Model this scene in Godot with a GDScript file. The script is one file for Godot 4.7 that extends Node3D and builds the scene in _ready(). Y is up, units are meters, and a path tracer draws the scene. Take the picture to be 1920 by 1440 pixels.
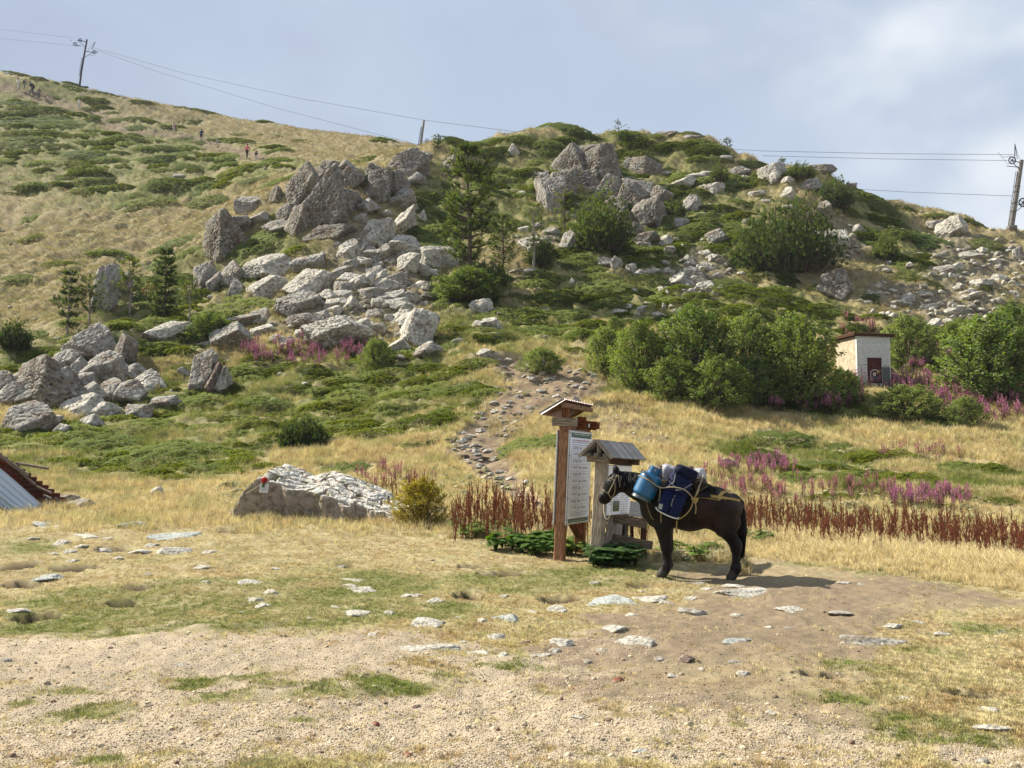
extends Node3D

const FOC := 1800.0
const EYE := 1.6
const PITCH := 0.0721
var rng := RandomNumberGenerator.new()
var na := FastNoiseLite.new()
var nb := FastNoiseLite.new()
var nc := FastNoiseLite.new()
var cell := FastNoiseLite.new()
var M := {}
var names := {}
var ranked := {}
var ranked_where := {}

# ---------------------------------------------------------------- scene set-up
func _ready():
	var cam := Camera3D.new()
	cam.name = "camera"
	cam.position = Vector3(0, EYE, 0)
	cam.rotation = Vector3(PITCH, 0, 0)
	cam.fov = rad_to_deg(2.0 * atan(720.0 / FOC))
	cam.near = 0.1
	cam.far = 5000.0
	add_child(cam)
	cam.current = true
	var env := Environment.new()
	env.background_mode = Environment.BG_SKY
	env.tonemap_mode = Environment.TONE_MAPPER_LINEAR
	env.tonemap_exposure = 2.2
	env.fog_enabled = true
	env.fog_density = 0.0002
	env.fog_light_color = Color(0.80, 0.85, 0.92)
	env.sdfgi_enabled = true
	env.ssao_enabled = true
	env.ssil_enabled = true
	var sky := Sky.new()
	var psm := PanoramaSkyMaterial.new()
	psm.panorama = sky_picture()
	psm.energy_multiplier = 0.485
	sky.sky_material = psm
	env.sky = sky
	var we := WorldEnvironment.new()
	we.name = "world_environment"
	we.environment = env
	add_child(we)
	var sun := DirectionalLight3D.new()
	sun.name = "sun"
	sun.light_energy = 1.6
	sun.light_color = Color(1.0, 0.965, 0.90)
	sun.light_angular_distance = 0.5
	sun.shadow_enabled = true
	sun.look_at_from_position(Vector3(-0.78, 0.74, -0.40), Vector3.ZERO, Vector3.UP)
	add_child(sun)
	rng.seed = 4711
	na.seed = 11; na.noise_type = FastNoiseLite.TYPE_SIMPLEX_SMOOTH; na.fractal_octaves = 3; na.frequency = 1.0
	nb.seed = 27; nb.noise_type = FastNoiseLite.TYPE_SIMPLEX_SMOOTH; nb.fractal_type = FastNoiseLite.FRACTAL_NONE; nb.frequency = 1.0
	nc.seed = 35; nc.noise_type = FastNoiseLite.TYPE_SIMPLEX_SMOOTH; nc.fractal_octaves = 4; nc.frequency = 1.0
	cell.seed = 5; cell.noise_type = FastNoiseLite.TYPE_CELLULAR; cell.cellular_return_type = FastNoiseLite.RETURN_DISTANCE2_SUB; cell.frequency = 1.0; cell.fractal_type = FastNoiseLite.FRACTAL_NONE
	make_materials()
	make_land()
	paint_masks()
	build_land()
	build_buildings()
	build_boards()
	build_rocks()
	build_slab_rock()
	build_trees()
	build_shrubs()
	build_lift()
	build_horse()
	build_people()
	build_meadow()
	build_ground_cover()
	finish_labels()

func sky_picture() -> ImageTexture:
	var w := 1024
	var h := 512
	var im := Image.create(w, h, false, Image.FORMAT_RGBF)
	var f := FastNoiseLite.new()
	f.seed = 92; f.noise_type = FastNoiseLite.TYPE_SIMPLEX_SMOOTH; f.fractal_octaves = 5; f.frequency = 1.0; f.fractal_gain = 0.5
	var g := FastNoiseLite.new()
	g.seed = 17; g.noise_type = FastNoiseLite.TYPE_SIMPLEX_SMOOTH; g.fractal_octaves = 2; g.frequency = 1.0
	for y in h:
		var el := (0.5 - (y + 0.5) / h) * PI
		for x in w:
			if el < -0.03:
				im.set_pixel(x, y, Color(0.30, 0.29, 0.26))
				continue
			var az := (x + 0.5) / w * TAU
			var d := Vector3(sin(az) * cos(el), sin(el), -cos(az) * cos(el))
			var q := Vector3(d.x, d.y * 1.7, d.z) + Vector3(11.3, 0.2, 6.1)
			var n1 := f.get_noise_3dv(q * 1.9)
			var n2 := g.get_noise_3dv(q * 0.9 + Vector3(0.0, 5.2, 1.0))
			var n3 := f.get_noise_3dv(q * 4.5 + Vector3(7, 2, 0))
			# high thin veil, thicker and broken into heaps towards the east
			var east := smoothstep(-0.25, 0.6, d.x + 0.12 * n2)
			var c := Color(0.455, 0.535, 0.69).lerp(Color(0.52, 0.63, 0.76), pow(1.0 - clampf(d.y, 0.0, 1.0), 4.0))
			c = c.lerp(Color(0.54, 0.625, 0.75), clampf(0.35 + n1 * 1.1 + n3 * 0.4, 0.0, 0.9))
			c = c.lerp(Color(0.40, 0.455, 0.60), smoothstep(-0.1, 0.4, n2 * 0.5 + n3 * 0.6 + 0.12) * lerpf(0.5, 0.95, east))
			c = c.lerp(Color(0.60, 0.68, 0.78), smoothstep(-0.1, 0.45, n1 + 0.4 * n3) * east * 0.8)
			c = c.lerp(Color(0.84, 0.88, 0.93), smoothstep(0.05, 0.55, n1 * 0.7 + n3 * 0.5 + east * 0.22 - 0.02) * smoothstep(0.15, 0.75, east))
			c = c.lerp(Color(0.62, 0.71, 0.79), 0.55 * exp(-maxf(d.y, 0.0) * 6.0) * clampf(0.7 + n1, 0.0, 1.0))
			im.set_pixel(x, y, c)
	return ImageTexture.create_from_image(im)

# ---------------------------------------------------------------- naming
func numbered(base: String) -> String:
	var k: int = names.get(base, -1) + 1
	names[base] = k
	return base if k == 0 else "%s_%03d" % [base, k]

func tag(o: Node, label: String, category := "", group := "", kind := "") -> Node:
	if label: o.set_meta("label", label)
	if category: o.set_meta("category", category)
	if group: o.set_meta("group", group)
	if kind: o.set_meta("kind", kind)
	return o

func top(called: String, xf := Transform3D()) -> Node3D:
	var o := Node3D.new()
	o.name = numbered(called)
	o.transform = xf
	add_child(o)
	return o

func item(called: String, mesh: Mesh, mat: Material, parent: Node = null, xf := Transform3D()) -> MeshInstance3D:
	var o := MeshInstance3D.new()
	o.mesh = mesh
	if mat: o.material_override = mat
	o.transform = xf
	if parent == null:
		o.name = numbered(called)
		add_child(o)
	else:
		o.name = called
		parent.add_child(o, true)
		if o.name != called:
			var k := 1
			while parent.has_node(NodePath("%s_%03d" % [called, k])): k += 1
			o.name = "%s_%03d" % [called, k]
	return o

const UNITS := ["", "first", "second", "third", "fourth", "fifth", "sixth", "seventh", "eighth", "ninth", "tenth", "eleventh", "twelfth", "thirteenth", "fourteenth", "fifteenth", "sixteenth", "seventeenth", "eighteenth", "nineteenth"]
const TENS := ["", "", "twenty", "thirty", "forty", "fifty", "sixty", "seventy", "eighty", "ninety"]
const TENTHS := ["", "", "twentieth", "thirtieth", "fortieth", "fiftieth", "sixtieth", "seventieth", "eightieth", "ninetieth"]
const PLAIN := ["", "one", "two", "three"]

func ordinal(n: int) -> String:
	if n >= 100:
		var rest := n % 100
		return PLAIN[n / 100] + "-hundredth" if rest == 0 else PLAIN[n / 100] + "-hundred-and-" + ordinal(rest)
	if n < 20: return UNITS[n]
	if n % 10 == 0: return TENTHS[n / 10]
	return TENS[n / 10] + "-" + UNITS[n % 10]

# things of one family in one place get the label «look, ordinal from the left where»
func rank(o: Node3D, look: String, where: String, category: String, group: String):
	o.set_meta("category", category)
	o.set_meta("group", group)
	var key := look + "|" + where
	if not ranked.has(key): ranked[key] = []
	ranked[key].append([o, pix(o.position).x])

func finish_labels():
	for key in ranked:
		var list: Array = ranked[key]
		var lw: PackedStringArray = key.split("|")
		list.sort_custom(func(a, b): return a[1] < b[1])
		for i in list.size():
			var o: Node3D = list[i][0]
			if list.size() == 1:
				o.set_meta("label", "%s %s" % [lw[0], lw[1]])
			elif i == 0:
				o.set_meta("label", "%s, first from the left %s" % [lw[0], lw[1]])
			else:
				o.set_meta("label", "%s, %s from the left %s" % [lw[0], ordinal(i + 1), lw[1]])

# ---------------------------------------------------------------- mesh builder
class MB:
	var v := PackedVector3Array()
	var n := PackedVector3Array()
	var c := PackedColorArray()
	var uv := PackedVector2Array()

	func tri(a: Vector3, b: Vector3, d: Vector3, col: Color):
		var f := (d - a).cross(b - a).normalized()
		v.append(a); v.append(b); v.append(d)
		n.append(f); n.append(f); n.append(f)
		c.append(col); c.append(col); c.append(col)
		uv.append(Vector2.ZERO); uv.append(Vector2.ZERO); uv.append(Vector2.ZERO)

	func trin(a: Vector3, b: Vector3, d: Vector3, m1: Vector3, m2: Vector3, m3: Vector3, c1: Color, c2: Color, c3: Color):
		var f := (d - a).cross(b - a)
		if f.dot(m1 + m2 + m3) >= 0.0:
			v.append(a); v.append(b); v.append(d)
			n.append(m1); n.append(m2); n.append(m3)
			c.append(c1); c.append(c2); c.append(c3)
		else:
			v.append(a); v.append(d); v.append(b)
			n.append(m1); n.append(m3); n.append(m2)
			c.append(c1); c.append(c3); c.append(c2)
		uv.append(Vector2.ZERO); uv.append(Vector2.ZERO); uv.append(Vector2.ZERO)

	func quad(a: Vector3, b: Vector3, d: Vector3, e: Vector3, col: Color, want := Vector3.ZERO):
		var f := (d - a).cross(b - a).normalized()
		if want != Vector3.ZERO and f.dot(want) < 0.0:
			f = -f
			v.append(a); v.append(d); v.append(b); v.append(a); v.append(e); v.append(d)
			uv.append(Vector2(0, 0)); uv.append(Vector2(1, 1)); uv.append(Vector2(1, 0)); uv.append(Vector2(0, 0)); uv.append(Vector2(0, 1)); uv.append(Vector2(1, 1))
		else:
			v.append(a); v.append(b); v.append(d); v.append(a); v.append(d); v.append(e)
			uv.append(Vector2(0, 0)); uv.append(Vector2(1, 0)); uv.append(Vector2(1, 1)); uv.append(Vector2(0, 0)); uv.append(Vector2(1, 1)); uv.append(Vector2(0, 1))
		for i in 6:
			n.append(f)
			c.append(col)

	# a box with chamfered edges, centred on xf
	func box(xf: Transform3D, s: Vector3, col: Color, bev := 0.0):
		var h := s * 0.5
		if bev <= 0.0:
			bev = minf(minf(s.x, s.y), s.z) * 0.08
		var i := h - Vector3.ONE * bev
		for ax in 3:
			var u := (ax + 1) % 3
			var w := (ax + 2) % 3
			for sg in [-1.0, 1.0]:
				var p := []
				for k in [[-1.0, -1.0], [1.0, -1.0], [1.0, 1.0], [-1.0, 1.0]]:
					var q := Vector3.ZERO
					q[ax] = h[ax] * sg
					q[u] = i[u] * k[0]
					q[w] = i[w] * k[1]
					p.append(xf * q)
				var nn := Vector3.ZERO
				nn[ax] = sg
				quad(p[0], p[1], p[2], p[3], col, xf.basis * nn)
			# edges along ax
			for s1 in [-1.0, 1.0]:
				for s2 in [-1.0, 1.0]:
					var a := Vector3.ZERO
					var b := Vector3.ZERO
					a[u] = h[u] * s1; a[w] = i[w] * s2
					b[u] = i[u] * s1; b[w] = h[w] * s2
					var a1 := a; var b1 := b
					a[ax] = -i[ax]; b[ax] = -i[ax]; a1[ax] = i[ax]; b1[ax] = i[ax]
					var nn := Vector3.ZERO
					nn[u] = s1; nn[w] = s2
					quad(xf * a, xf * b, xf * b1, xf * a1, col, xf.basis * nn)
		for sx in [-1.0, 1.0]:
			for sy in [-1.0, 1.0]:
				for sz in [-1.0, 1.0]:
					var sn := Vector3(sx, sy, sz)
					var a := xf * (Vector3(h.x, i.y, i.z) * sn)
					var b := xf * (Vector3(i.x, h.y, i.z) * sn)
					var d := xf * (Vector3(i.x, i.y, h.z) * sn)
					var m := (xf.basis * sn).normalized()
					trin(a, b, d, m, m, m, col, col, col)

	func tube(pts: Array, rad: Array, sides: int, col: Color, col2 = null, caps := true):
		var rings := []
		var nor := []
		var side := Vector3.ZERO
		for k in pts.size():
			var t: Vector3 = (pts[mini(k + 1, pts.size() - 1)] - pts[maxi(k - 1, 0)]).normalized()
			if side == Vector3.ZERO or absf(side.dot(t)) > 0.95:
				side = t.cross(Vector3.UP if absf(t.y) < 0.9 else Vector3.RIGHT)
			side = (side - t * side.dot(t)).normalized()
			var up := t.cross(side)
			var r := []
			var q := []
			for j in sides:
				var a := TAU * j / sides
				var d := side * cos(a) + up * sin(a)
				q.append(d)
				r.append(pts[k] + d * rad[mini(k, rad.size() - 1)])
			rings.append(r)
			nor.append(q)
		var last := pts.size() - 1
		for k in last:
			var ca: Color = col if col2 == null else col.lerp(col2, float(k) / last)
			var cb: Color = col if col2 == null else col.lerp(col2, float(k + 1) / last)
			for j in sides:
				var l := (j + 1) % sides
				trin(rings[k][j], rings[k][l], rings[k + 1][l], nor[k][j], nor[k][l], nor[k + 1][l], ca, ca, cb)
				trin(rings[k][j], rings[k + 1][l], rings[k + 1][j], nor[k][j], nor[k + 1][l], nor[k + 1][j], ca, cb, cb)
		if caps:
			for e in [0, last]:
				var m: Vector3 = (pts[0] - pts[1] if e == 0 else pts[last] - pts[last - 1]).normalized()
				for j in range(1, sides - 1):
					var cc: Color = col if (e == 0 or col2 == null) else col2
					trin(rings[e][0], rings[e][j], rings[e][j + 1], m, m, m, cc, cc, cc)

	# profile: Vector2(radius, height), turned about y
	func lathe(xf: Transform3D, prof: Array, seg: int, col: Color, smooth := true):
		for k in prof.size() - 1:
			var p: Vector2 = prof[k]
			var q: Vector2 = prof[k + 1]
			var sl := Vector2(q.y - p.y, p.x - q.x).normalized()
			for j in seg:
				var a := TAU * j / seg
				var b := TAU * (j + 1) / seg
				var da := Vector3(cos(a), 0, sin(a))
				var db := Vector3(cos(b), 0, sin(b))
				var ma := xf.basis * (da * sl.x + Vector3.UP * sl.y)
				var mb := xf.basis * (db * sl.x + Vector3.UP * sl.y)
				var p1 := xf * (da * p.x + Vector3.UP * p.y)
				var p2 := xf * (db * p.x + Vector3.UP * p.y)
				var q1 := xf * (da * q.x + Vector3.UP * q.y)
				var q2 := xf * (db * q.x + Vector3.UP * q.y)
				if p.x > 1e-5: trin(p1, p2, q2, ma, mb, mb, col, col, col)
				if q.x > 1e-5: trin(p1, q2, q1, ma, mb, ma, col, col, col)

	func mesh() -> ArrayMesh:
		var a := []
		a.resize(Mesh.ARRAY_MAX)
		a[Mesh.ARRAY_VERTEX] = v
		a[Mesh.ARRAY_NORMAL] = n
		a[Mesh.ARRAY_COLOR] = c
		a[Mesh.ARRAY_TEX_UV] = uv
		var m := ArrayMesh.new()
		if v.size(): m.add_surface_from_arrays(Mesh.PRIMITIVE_TRIANGLES, a)
		return m

static func at(p: Vector3, yaw := 0.0, roll := 0.0, pit := 0.0) -> Transform3D:
	return Transform3D(Basis.from_euler(Vector3(pit, yaw, roll)), p)

static func aim(a: Vector3, b: Vector3) -> Transform3D:   # y axis along a-b, centred between
	var y := (b - a).normalized()
	var x := y.cross(Vector3(0, 0, 1))
	if x.length() < 0.05: x = y.cross(Vector3(1, 0, 0))
	x = x.normalized()
	return Transform3D(Basis(x, y, x.cross(y)), (a + b) * 0.5)

func hue(c: Color, amt: float) -> Color:
	var k := 1.0 + rng.randf_range(-amt, amt)
	return Color(c.r * k * (1.0 + rng.randf_range(-amt, amt) * 0.3), c.g * k, c.b * k * (1.0 + rng.randf_range(-amt, amt) * 0.3))

# ---------------------------------------------------------------- materials
func noise_tex(seed_: int, freq: float, lo: Color, hi: Color, size := 512, oct := 4, mid = null) -> NoiseTexture2D:
	var f := FastNoiseLite.new()
	f.seed = seed_; f.noise_type = FastNoiseLite.TYPE_SIMPLEX_SMOOTH; f.frequency = freq; f.fractal_octaves = oct
	var t := NoiseTexture2D.new()
	t.width = size; t.height = size; t.seamless = true; t.noise = f
	var g := Gradient.new()
	g.set_color(0, lo); g.set_color(1, hi)
	if mid != null: g.add_point(0.5, mid)
	t.color_ramp = g
	return t

func mat(name_: String, rough := 0.9, spec := 0.3) -> StandardMaterial3D:
	var m := StandardMaterial3D.new()
	m.resource_name = name_
	m.vertex_color_use_as_albedo = true
	m.roughness = rough
	m.metallic_specular = spec
	M[name_] = m
	return m

func triplanar(m: StandardMaterial3D, tex: Texture2D, bump: Texture2D, metres: float, relief: float, world := true):
	m.albedo_texture = tex
	m.uv1_triplanar = true
	m.uv1_world_triplanar = world
	m.uv1_scale = Vector3.ONE / metres
	if bump:
		m.heightmap_enabled = true
		m.heightmap_texture = bump
		m.heightmap_scale = relief

func make_materials():
	var g := Color.GRAY
	var grain := noise_tex(3, 0.09, Color(0.68, 0.67, 0.65), Color(1, 1, 1), 1024, 3)
	var graingrey := noise_tex(3, 0.09, Color.BLACK, Color.WHITE, 1024, 3)
	var m := mat("ground", 0.96, 0.2)
	triplanar(m, grain, graingrey, 1.3, 0.7)
	var rt := noise_tex(8, 0.02, Color(0.50, 0.49, 0.47), Color(1.2, 1.2, 1.2).clamp(), 512, 6, Color(0.95, 0.95, 0.94))
	var rb := noise_tex(8, 0.02, Color.BLACK, Color.WHITE, 512, 6)
	m = mat("rock", 0.92, 0.25)
	triplanar(m, rt, rb, 2.2, 7.0)
	m = mat("stone", 0.9, 0.25)
	triplanar(m, rt, rb, 0.5, 1.2)
	m = mat("leaf", 0.75, 0.25)
	m.backlight_enabled = true; m.backlight = Color(0.9, 0.95, 0.5)
	m.albedo_color = Color(1.14, 1.11, 1.08)
	m = mat("petal", 0.8, 0.2)
	m.backlight_enabled = true; m.backlight = Color(0.6, 0.45, 0.6)
	m = mat("needle", 0.8, 0.2)
	m.backlight_enabled = true; m.backlight = Color(0.95, 0.95, 0.5)
	m.albedo_color = Color(1.27, 1.22, 1.13)
	m = mat("straw", 0.9, 0.2)
	m.backlight_enabled = true; m.backlight = Color(0.8, 0.8, 0.72)
	m.albedo_color = Color(1.06, 1.06, 1.06)
	mat("bark", 0.95, 0.2)
	mat("plain", 0.85, 0.25)
	var wt := noise_tex(31, 0.02, Color(0.55, 0.52, 0.50), Color(1, 1, 1), 256, 4)
	m = mat("timber", 0.9, 0.2)
	triplanar(m, wt, noise_tex(31, 0.02, Color.BLACK, Color.WHITE, 256, 4), 0.35, 0.6, false)
	m.uv1_scale = Vector3(9.0, 0.9, 9.0)
	m = mat("metal", 0.45, 0.5); m.metallic = 0.6
	m = mat("steel", 0.5, 0.5); m.metallic = 0.35
	m = mat("enamel", 0.38, 0.5)
	triplanar(m, noise_tex(51, 0.03, Color(0.72, 0.72, 0.72), Color(1, 1, 1), 256, 4), null, 0.3, 0.0, false)
	m = mat("nylon", 0.65, 0.25)
	triplanar(m, noise_tex(52, 0.05, Color(0.7, 0.7, 0.7), Color(1, 1, 1), 256, 3), noise_tex(52, 0.05, Color.BLACK, Color.WHITE, 256, 3), 0.4, 1.5, false)
	m = mat("coat", 0.5, 0.28)
	triplanar(m, noise_tex(53, 0.06, Color(0.6, 0.6, 0.6), Color(1, 1, 1), 256, 4), noise_tex(53, 0.06, Color.BLACK, Color.WHITE, 256, 4), 0.35, 0.9, false)
	m.uv1_scale = Vector3(3.0, 1.2, 3.0)
	mat("webbing", 0.85, 0.2)
	m = mat("plastic", 0.35, 0.5)
	m = mat("brick", 0.95, 0.2)
	triplanar(m, noise_tex(61, 0.05, Color(0.5, 0.45, 0.42), Color(1, 1, 1), 256, 4), noise_tex(61, 0.05, Color.BLACK, Color.WHITE, 256, 4), 0.4, 1.2, true)
	m = mat("plaster", 0.9, 0.2)
	var pt := noise_tex(64, 0.06, Color(0.10, 0.10, 0.10), Color(1, 1, 1), 512, 5)
	pt.color_ramp.add_point(0.27, Color(0.25, 0.25, 0.24))
	pt.color_ramp.add_point(0.36, Color(0.86, 0.86, 0.85))
	triplanar(m, pt, noise_tex(64, 0.035, Color.BLACK, Color.WHITE, 512, 4), 1.3, 1.5, false)
	m = mat("cement", 0.95, 0.2)
	triplanar(m, noise_tex(65, 0.012, Color(0.74, 0.73, 0.71), Color(1, 1, 1), 256, 5), null, 1.0, 0.0, false)

# ---------------------------------------------------------------- the land
const NU := 97
const ND := 960
var lut := PackedFloat32Array()
var TH := PackedFloat32Array()
var RR := PackedFloat32Array()
var HH := PackedFloat32Array()
var NT := 0
var NR := 0
var T0 := 0
var T1 := 0
var R0 := 0
var R1 := 0
var masks := {}

func tan_up(py: float) -> float:
	return tan(PITCH + atan((720.0 - py) / FOC))

# column profiles: position across the view, then (height in the view, distance) knots from near to far
func land_columns() -> Array:
	return [
		[-900, [[1020, 15.5], [950, 21], [880, 28], [800, 36], [700, 44], [620, 52], [560, 62], [500, 72], [420, 88], [330, 105], [220, 125], [120, 142], [60, 155]]],
		[0, [[1020, 15.5], [955, 20.5], [900, 26], [800, 36], [700, 44], [620, 52], [560, 62], [500, 72], [420, 88], [330, 105], [246, 125], [180, 142], [141, 155]]],
		[200, [[1020, 15.5], [955, 20.5], [900, 26.5], [800, 36], [700, 44], [620, 51], [560, 60], [500, 72], [420, 87], [330, 104], [256, 124], [210, 140], [184, 152]]],
		[380, [[1020, 15.5], [960, 20], [890, 27], [800, 36], [700, 44], [640, 50], [580, 58], [500, 66], [440, 73], [415, 85], [330, 103], [276, 122], [238, 138], [217, 150]]],
		[500, [[1030, 15], [965, 19.5], [900, 26], [800, 36], [700, 43], [640, 49], [560, 57], [480, 64], [400, 70], [355, 75], [345, 88], [294, 110], [262, 130], [241, 148]]],
		[640, [[1040, 14.5], [975, 19], [900, 26], [800, 35], [720, 41], [670, 45], [600, 52], [500, 60], [400, 67], [325, 73], [316, 85], [292, 115], [267, 146]]],
		[700, [[1046, 14.2], [982, 18.4], [900, 25.4], [800, 34.4], [720, 40.4], [670, 44.4], [600, 52], [500, 60.6], [400, 67.6], [322, 74], [300, 82], [292, 112], [276, 145]]],
		[750, [[1050, 14], [985, 18], [900, 25], [800, 34], [720, 40], [670, 44], [600, 52], [500, 61], [400, 68], [320, 75], [287, 80], [300, 110], [287, 145]]],
		[790, [[1051, 14], [988, 18], [900, 25], [800, 34], [720, 40], [670, 44], [600, 52], [500, 61], [400, 69], [320, 76.5], [277, 83], [306, 110], [300, 145]]],
		[830, [[1052, 14], [992, 17.8], [900, 24.5], [800, 33.5], [720, 39.5], [670, 43.5], [600, 51.5], [500, 61], [400, 70], [320, 78], [268, 86]]],
		[950, [[1056, 13.9], [1005, 17], [900, 23.7], [800, 32.6], [720, 38.6], [670, 43], [600, 51], [500, 61], [400, 71.5], [320, 82], [252, 92]]],
		[1050, [[1061, 13.7], [1020, 16], [900, 23], [800, 32], [720, 38], [670, 43], [600, 51], [500, 61], [400, 72], [300, 85], [245, 93]]],
		[1120, [[1066, 13.4], [1030, 16], [900, 23], [800, 32], [720, 38.5], [660, 44], [590, 52], [500, 61.5], [400, 72.5], [300, 85.5], [254, 94]]],
		[1230, [[1077, 12.85], [1035, 16], [900, 23.5], [800, 32], [720, 39], [650, 45], [580, 53], [500, 62], [400, 73], [300, 86], [251, 94]]],
		[1310, [[1086, 12.6], [1030, 17], [900, 24.5], [800, 32.5], [720, 39.5], [650, 46], [580, 53], [500, 62], [400, 73], [305, 84], [259, 92]]],
		[1400, [[1082, 12.8], [1015, 18], [900, 25.5], [800, 33.5], [720, 40], [650, 46.5], [580, 53.5], [500, 62], [400, 72.5], [330, 82], [292, 88]]],
		[1500, [[1070, 13.2], [1005, 18.5], [900, 26], [800, 34], [720, 41], [650, 47], [580, 54], [500, 62], [400, 72], [312, 82]]],
		[1600, [[1075, 13], [1005, 18.5], [900, 26], [800, 34], [720, 42], [650, 48], [580, 55], [500, 63.5], [410, 74], [352, 81]]],
		[1700, [[1080, 12.8], [1008, 18.3], [900, 26], [800, 34], [720, 42], [650, 48.5], [580, 55.5], [500, 66], [430, 76], [384, 83]]],
		[1800, [[1090, 12.5], [1015, 18], [900, 26], [800, 34], [740, 40], [650, 49], [580, 56], [500, 67], [440, 76], [402, 82]]],
		[1920, [[1100, 12.2], [1022, 17.5], [900, 26], [800, 34], [740, 40], [650, 50], [580, 58], [500, 68], [436, 78]]],
		[2800, [[1110, 12], [1040, 17], [920, 26], [830, 34], [780, 40], [700, 50], [640, 58], [580, 68], [520, 78]]],
	]

func make_land():
	var cols := land_columns()
	var us := PackedFloat32Array()
	var prof := []
	for c in cols:
		us.append((c[0] - 960.0) / FOC)
		var ds := [0.0, 4.0, 8.5]
		var hs := [0.0, 0.0, 0.0]
		for k in c[1]:
			ds.append(float(k[1]))
			hs.append(EYE + tan_up(k[0]) * k[1])
		var n := ds.size()
		ds.append(ds[n - 1] + 6.0); hs.append(hs[n - 1] - 0.6)
		ds.append(ds[n - 1] + 40.0); hs.append(hs[n - 1] - 16.0)
		ds.append(260.0); hs.append(hs[n - 1] - 40.0)
		n = ds.size()
		var sl := []
		for i in n - 1: sl.append((hs[i + 1] - hs[i]) / (ds[i + 1] - ds[i]))
		var tg := []
		for i in n:
			if i == 0: tg.append(sl[0])
			elif i == n - 1: tg.append(sl[n - 2])
			elif sl[i - 1] * sl[i] <= 0.0: tg.append(0.0)
			else: tg.append(2.0 * sl[i - 1] * sl[i] / (sl[i - 1] + sl[i]))
		var out := PackedFloat32Array()
		out.resize(ND)
		var k := 0
		for i in ND:
			var d := i * 0.25
			while k < n - 2 and d > ds[k + 1]: k += 1
			var w: float = ds[k + 1] - ds[k]
			var t: float = (d - ds[k]) / w
			var t2 := t * t
			var t3 := t2 * t
			out[i] = (2 * t3 - 3 * t2 + 1) * hs[k] + (t3 - 2 * t2 + t) * w * tg[k] + (3 * t2 - 2 * t3) * hs[k + 1] + (t3 - t2) * w * tg[k + 1]
		prof.append(out)
	lut.resize(NU * ND)
	for iu in NU:
		var u := -1.0 + 2.0 * iu / (NU - 1)
		var k := 0
		while k < us.size() - 2 and u > us[k + 1]: k += 1
		var t := clampf((u - us[k]) / (us[k + 1] - us[k]), 0.0, 1.0)
		var p0: PackedFloat32Array = prof[maxi(k - 1, 0)]
		var p1: PackedFloat32Array = prof[k]
		var p2: PackedFloat32Array = prof[k + 1]
		var p3: PackedFloat32Array = prof[mini(k + 2, prof.size() - 1)]
		var w := us[k + 1] - us[k]
		var wl := w if k == 0 else us[k] - us[k - 1]
		var wr := w if k + 2 >= us.size() else us[k + 2] - us[k + 1]
		for i in ND:
			var s0 := (p1[i] - p0[i]) / wl
			var s1 := (p2[i] - p1[i]) / w
			var s2 := (p3[i] - p2[i]) / wr
			var m1 := 0.0 if s0 * s1 <= 0.0 else 2.0 * s0 * s1 / (s0 + s1) * w
			var m2 := 0.0 if s1 * s2 <= 0.0 else 2.0 * s1 * s2 / (s1 + s2) * w
			var t2 := t * t
			var t3 := t2 * t
			lut[iu * ND + i] = (2 * t3 - 3 * t2 + 1) * p1[i] + (t3 - 2 * t2 + t) * m1 + (3 * t2 - 2 * t3) * p2[i] + (t3 - t2) * m2
	# grid: angles and radii
	for i in 31: TH.append(deg_to_rad(-180.0 + 4.0 * i))
	for i in 26: TH.append(deg_to_rad(-57.0 + 1.0 * i))
	T0 = TH.size()
	for i in 640: TH.append(deg_to_rad(-30.5 + 61.0 * i / 639.0))
	T1 = TH.size()
	for i in 26: TH.append(deg_to_rad(32.0 + 1.0 * i))
	for i in 31: TH.append(deg_to_rad(60.0 + 4.0 * i))
	for r in [0.3, 1.2, 2.2, 3.2, 3.9]: RR.append(r)
	R0 = RR.size()
	for i in 260: RR.append(1.0 / lerpf(1.0 / 4.6, 1.0 / 26.0, i / 260.0))
	for i in 250: RR.append(26.0 * pow(100.0 / 26.0, i / 250.0))
	for i in 64: RR.append(100.0 + 70.0 * i / 64.0)
	R1 = RR.size()
	for r in [172.0, 185.0, 205.0, 232.0, 300.0, 500.0, 1200.0, 3000.0]: RR.append(r)
	NT = TH.size()
	NR = RR.size()
	HH.resize(NT * NR)
	for j in NR:
		for i in NT:
			var x := sin(TH[i]) * RR[j]
			var z := -cos(TH[i]) * RR[j]
			HH[j * NT + i] = raw_height(x, z)

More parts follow.
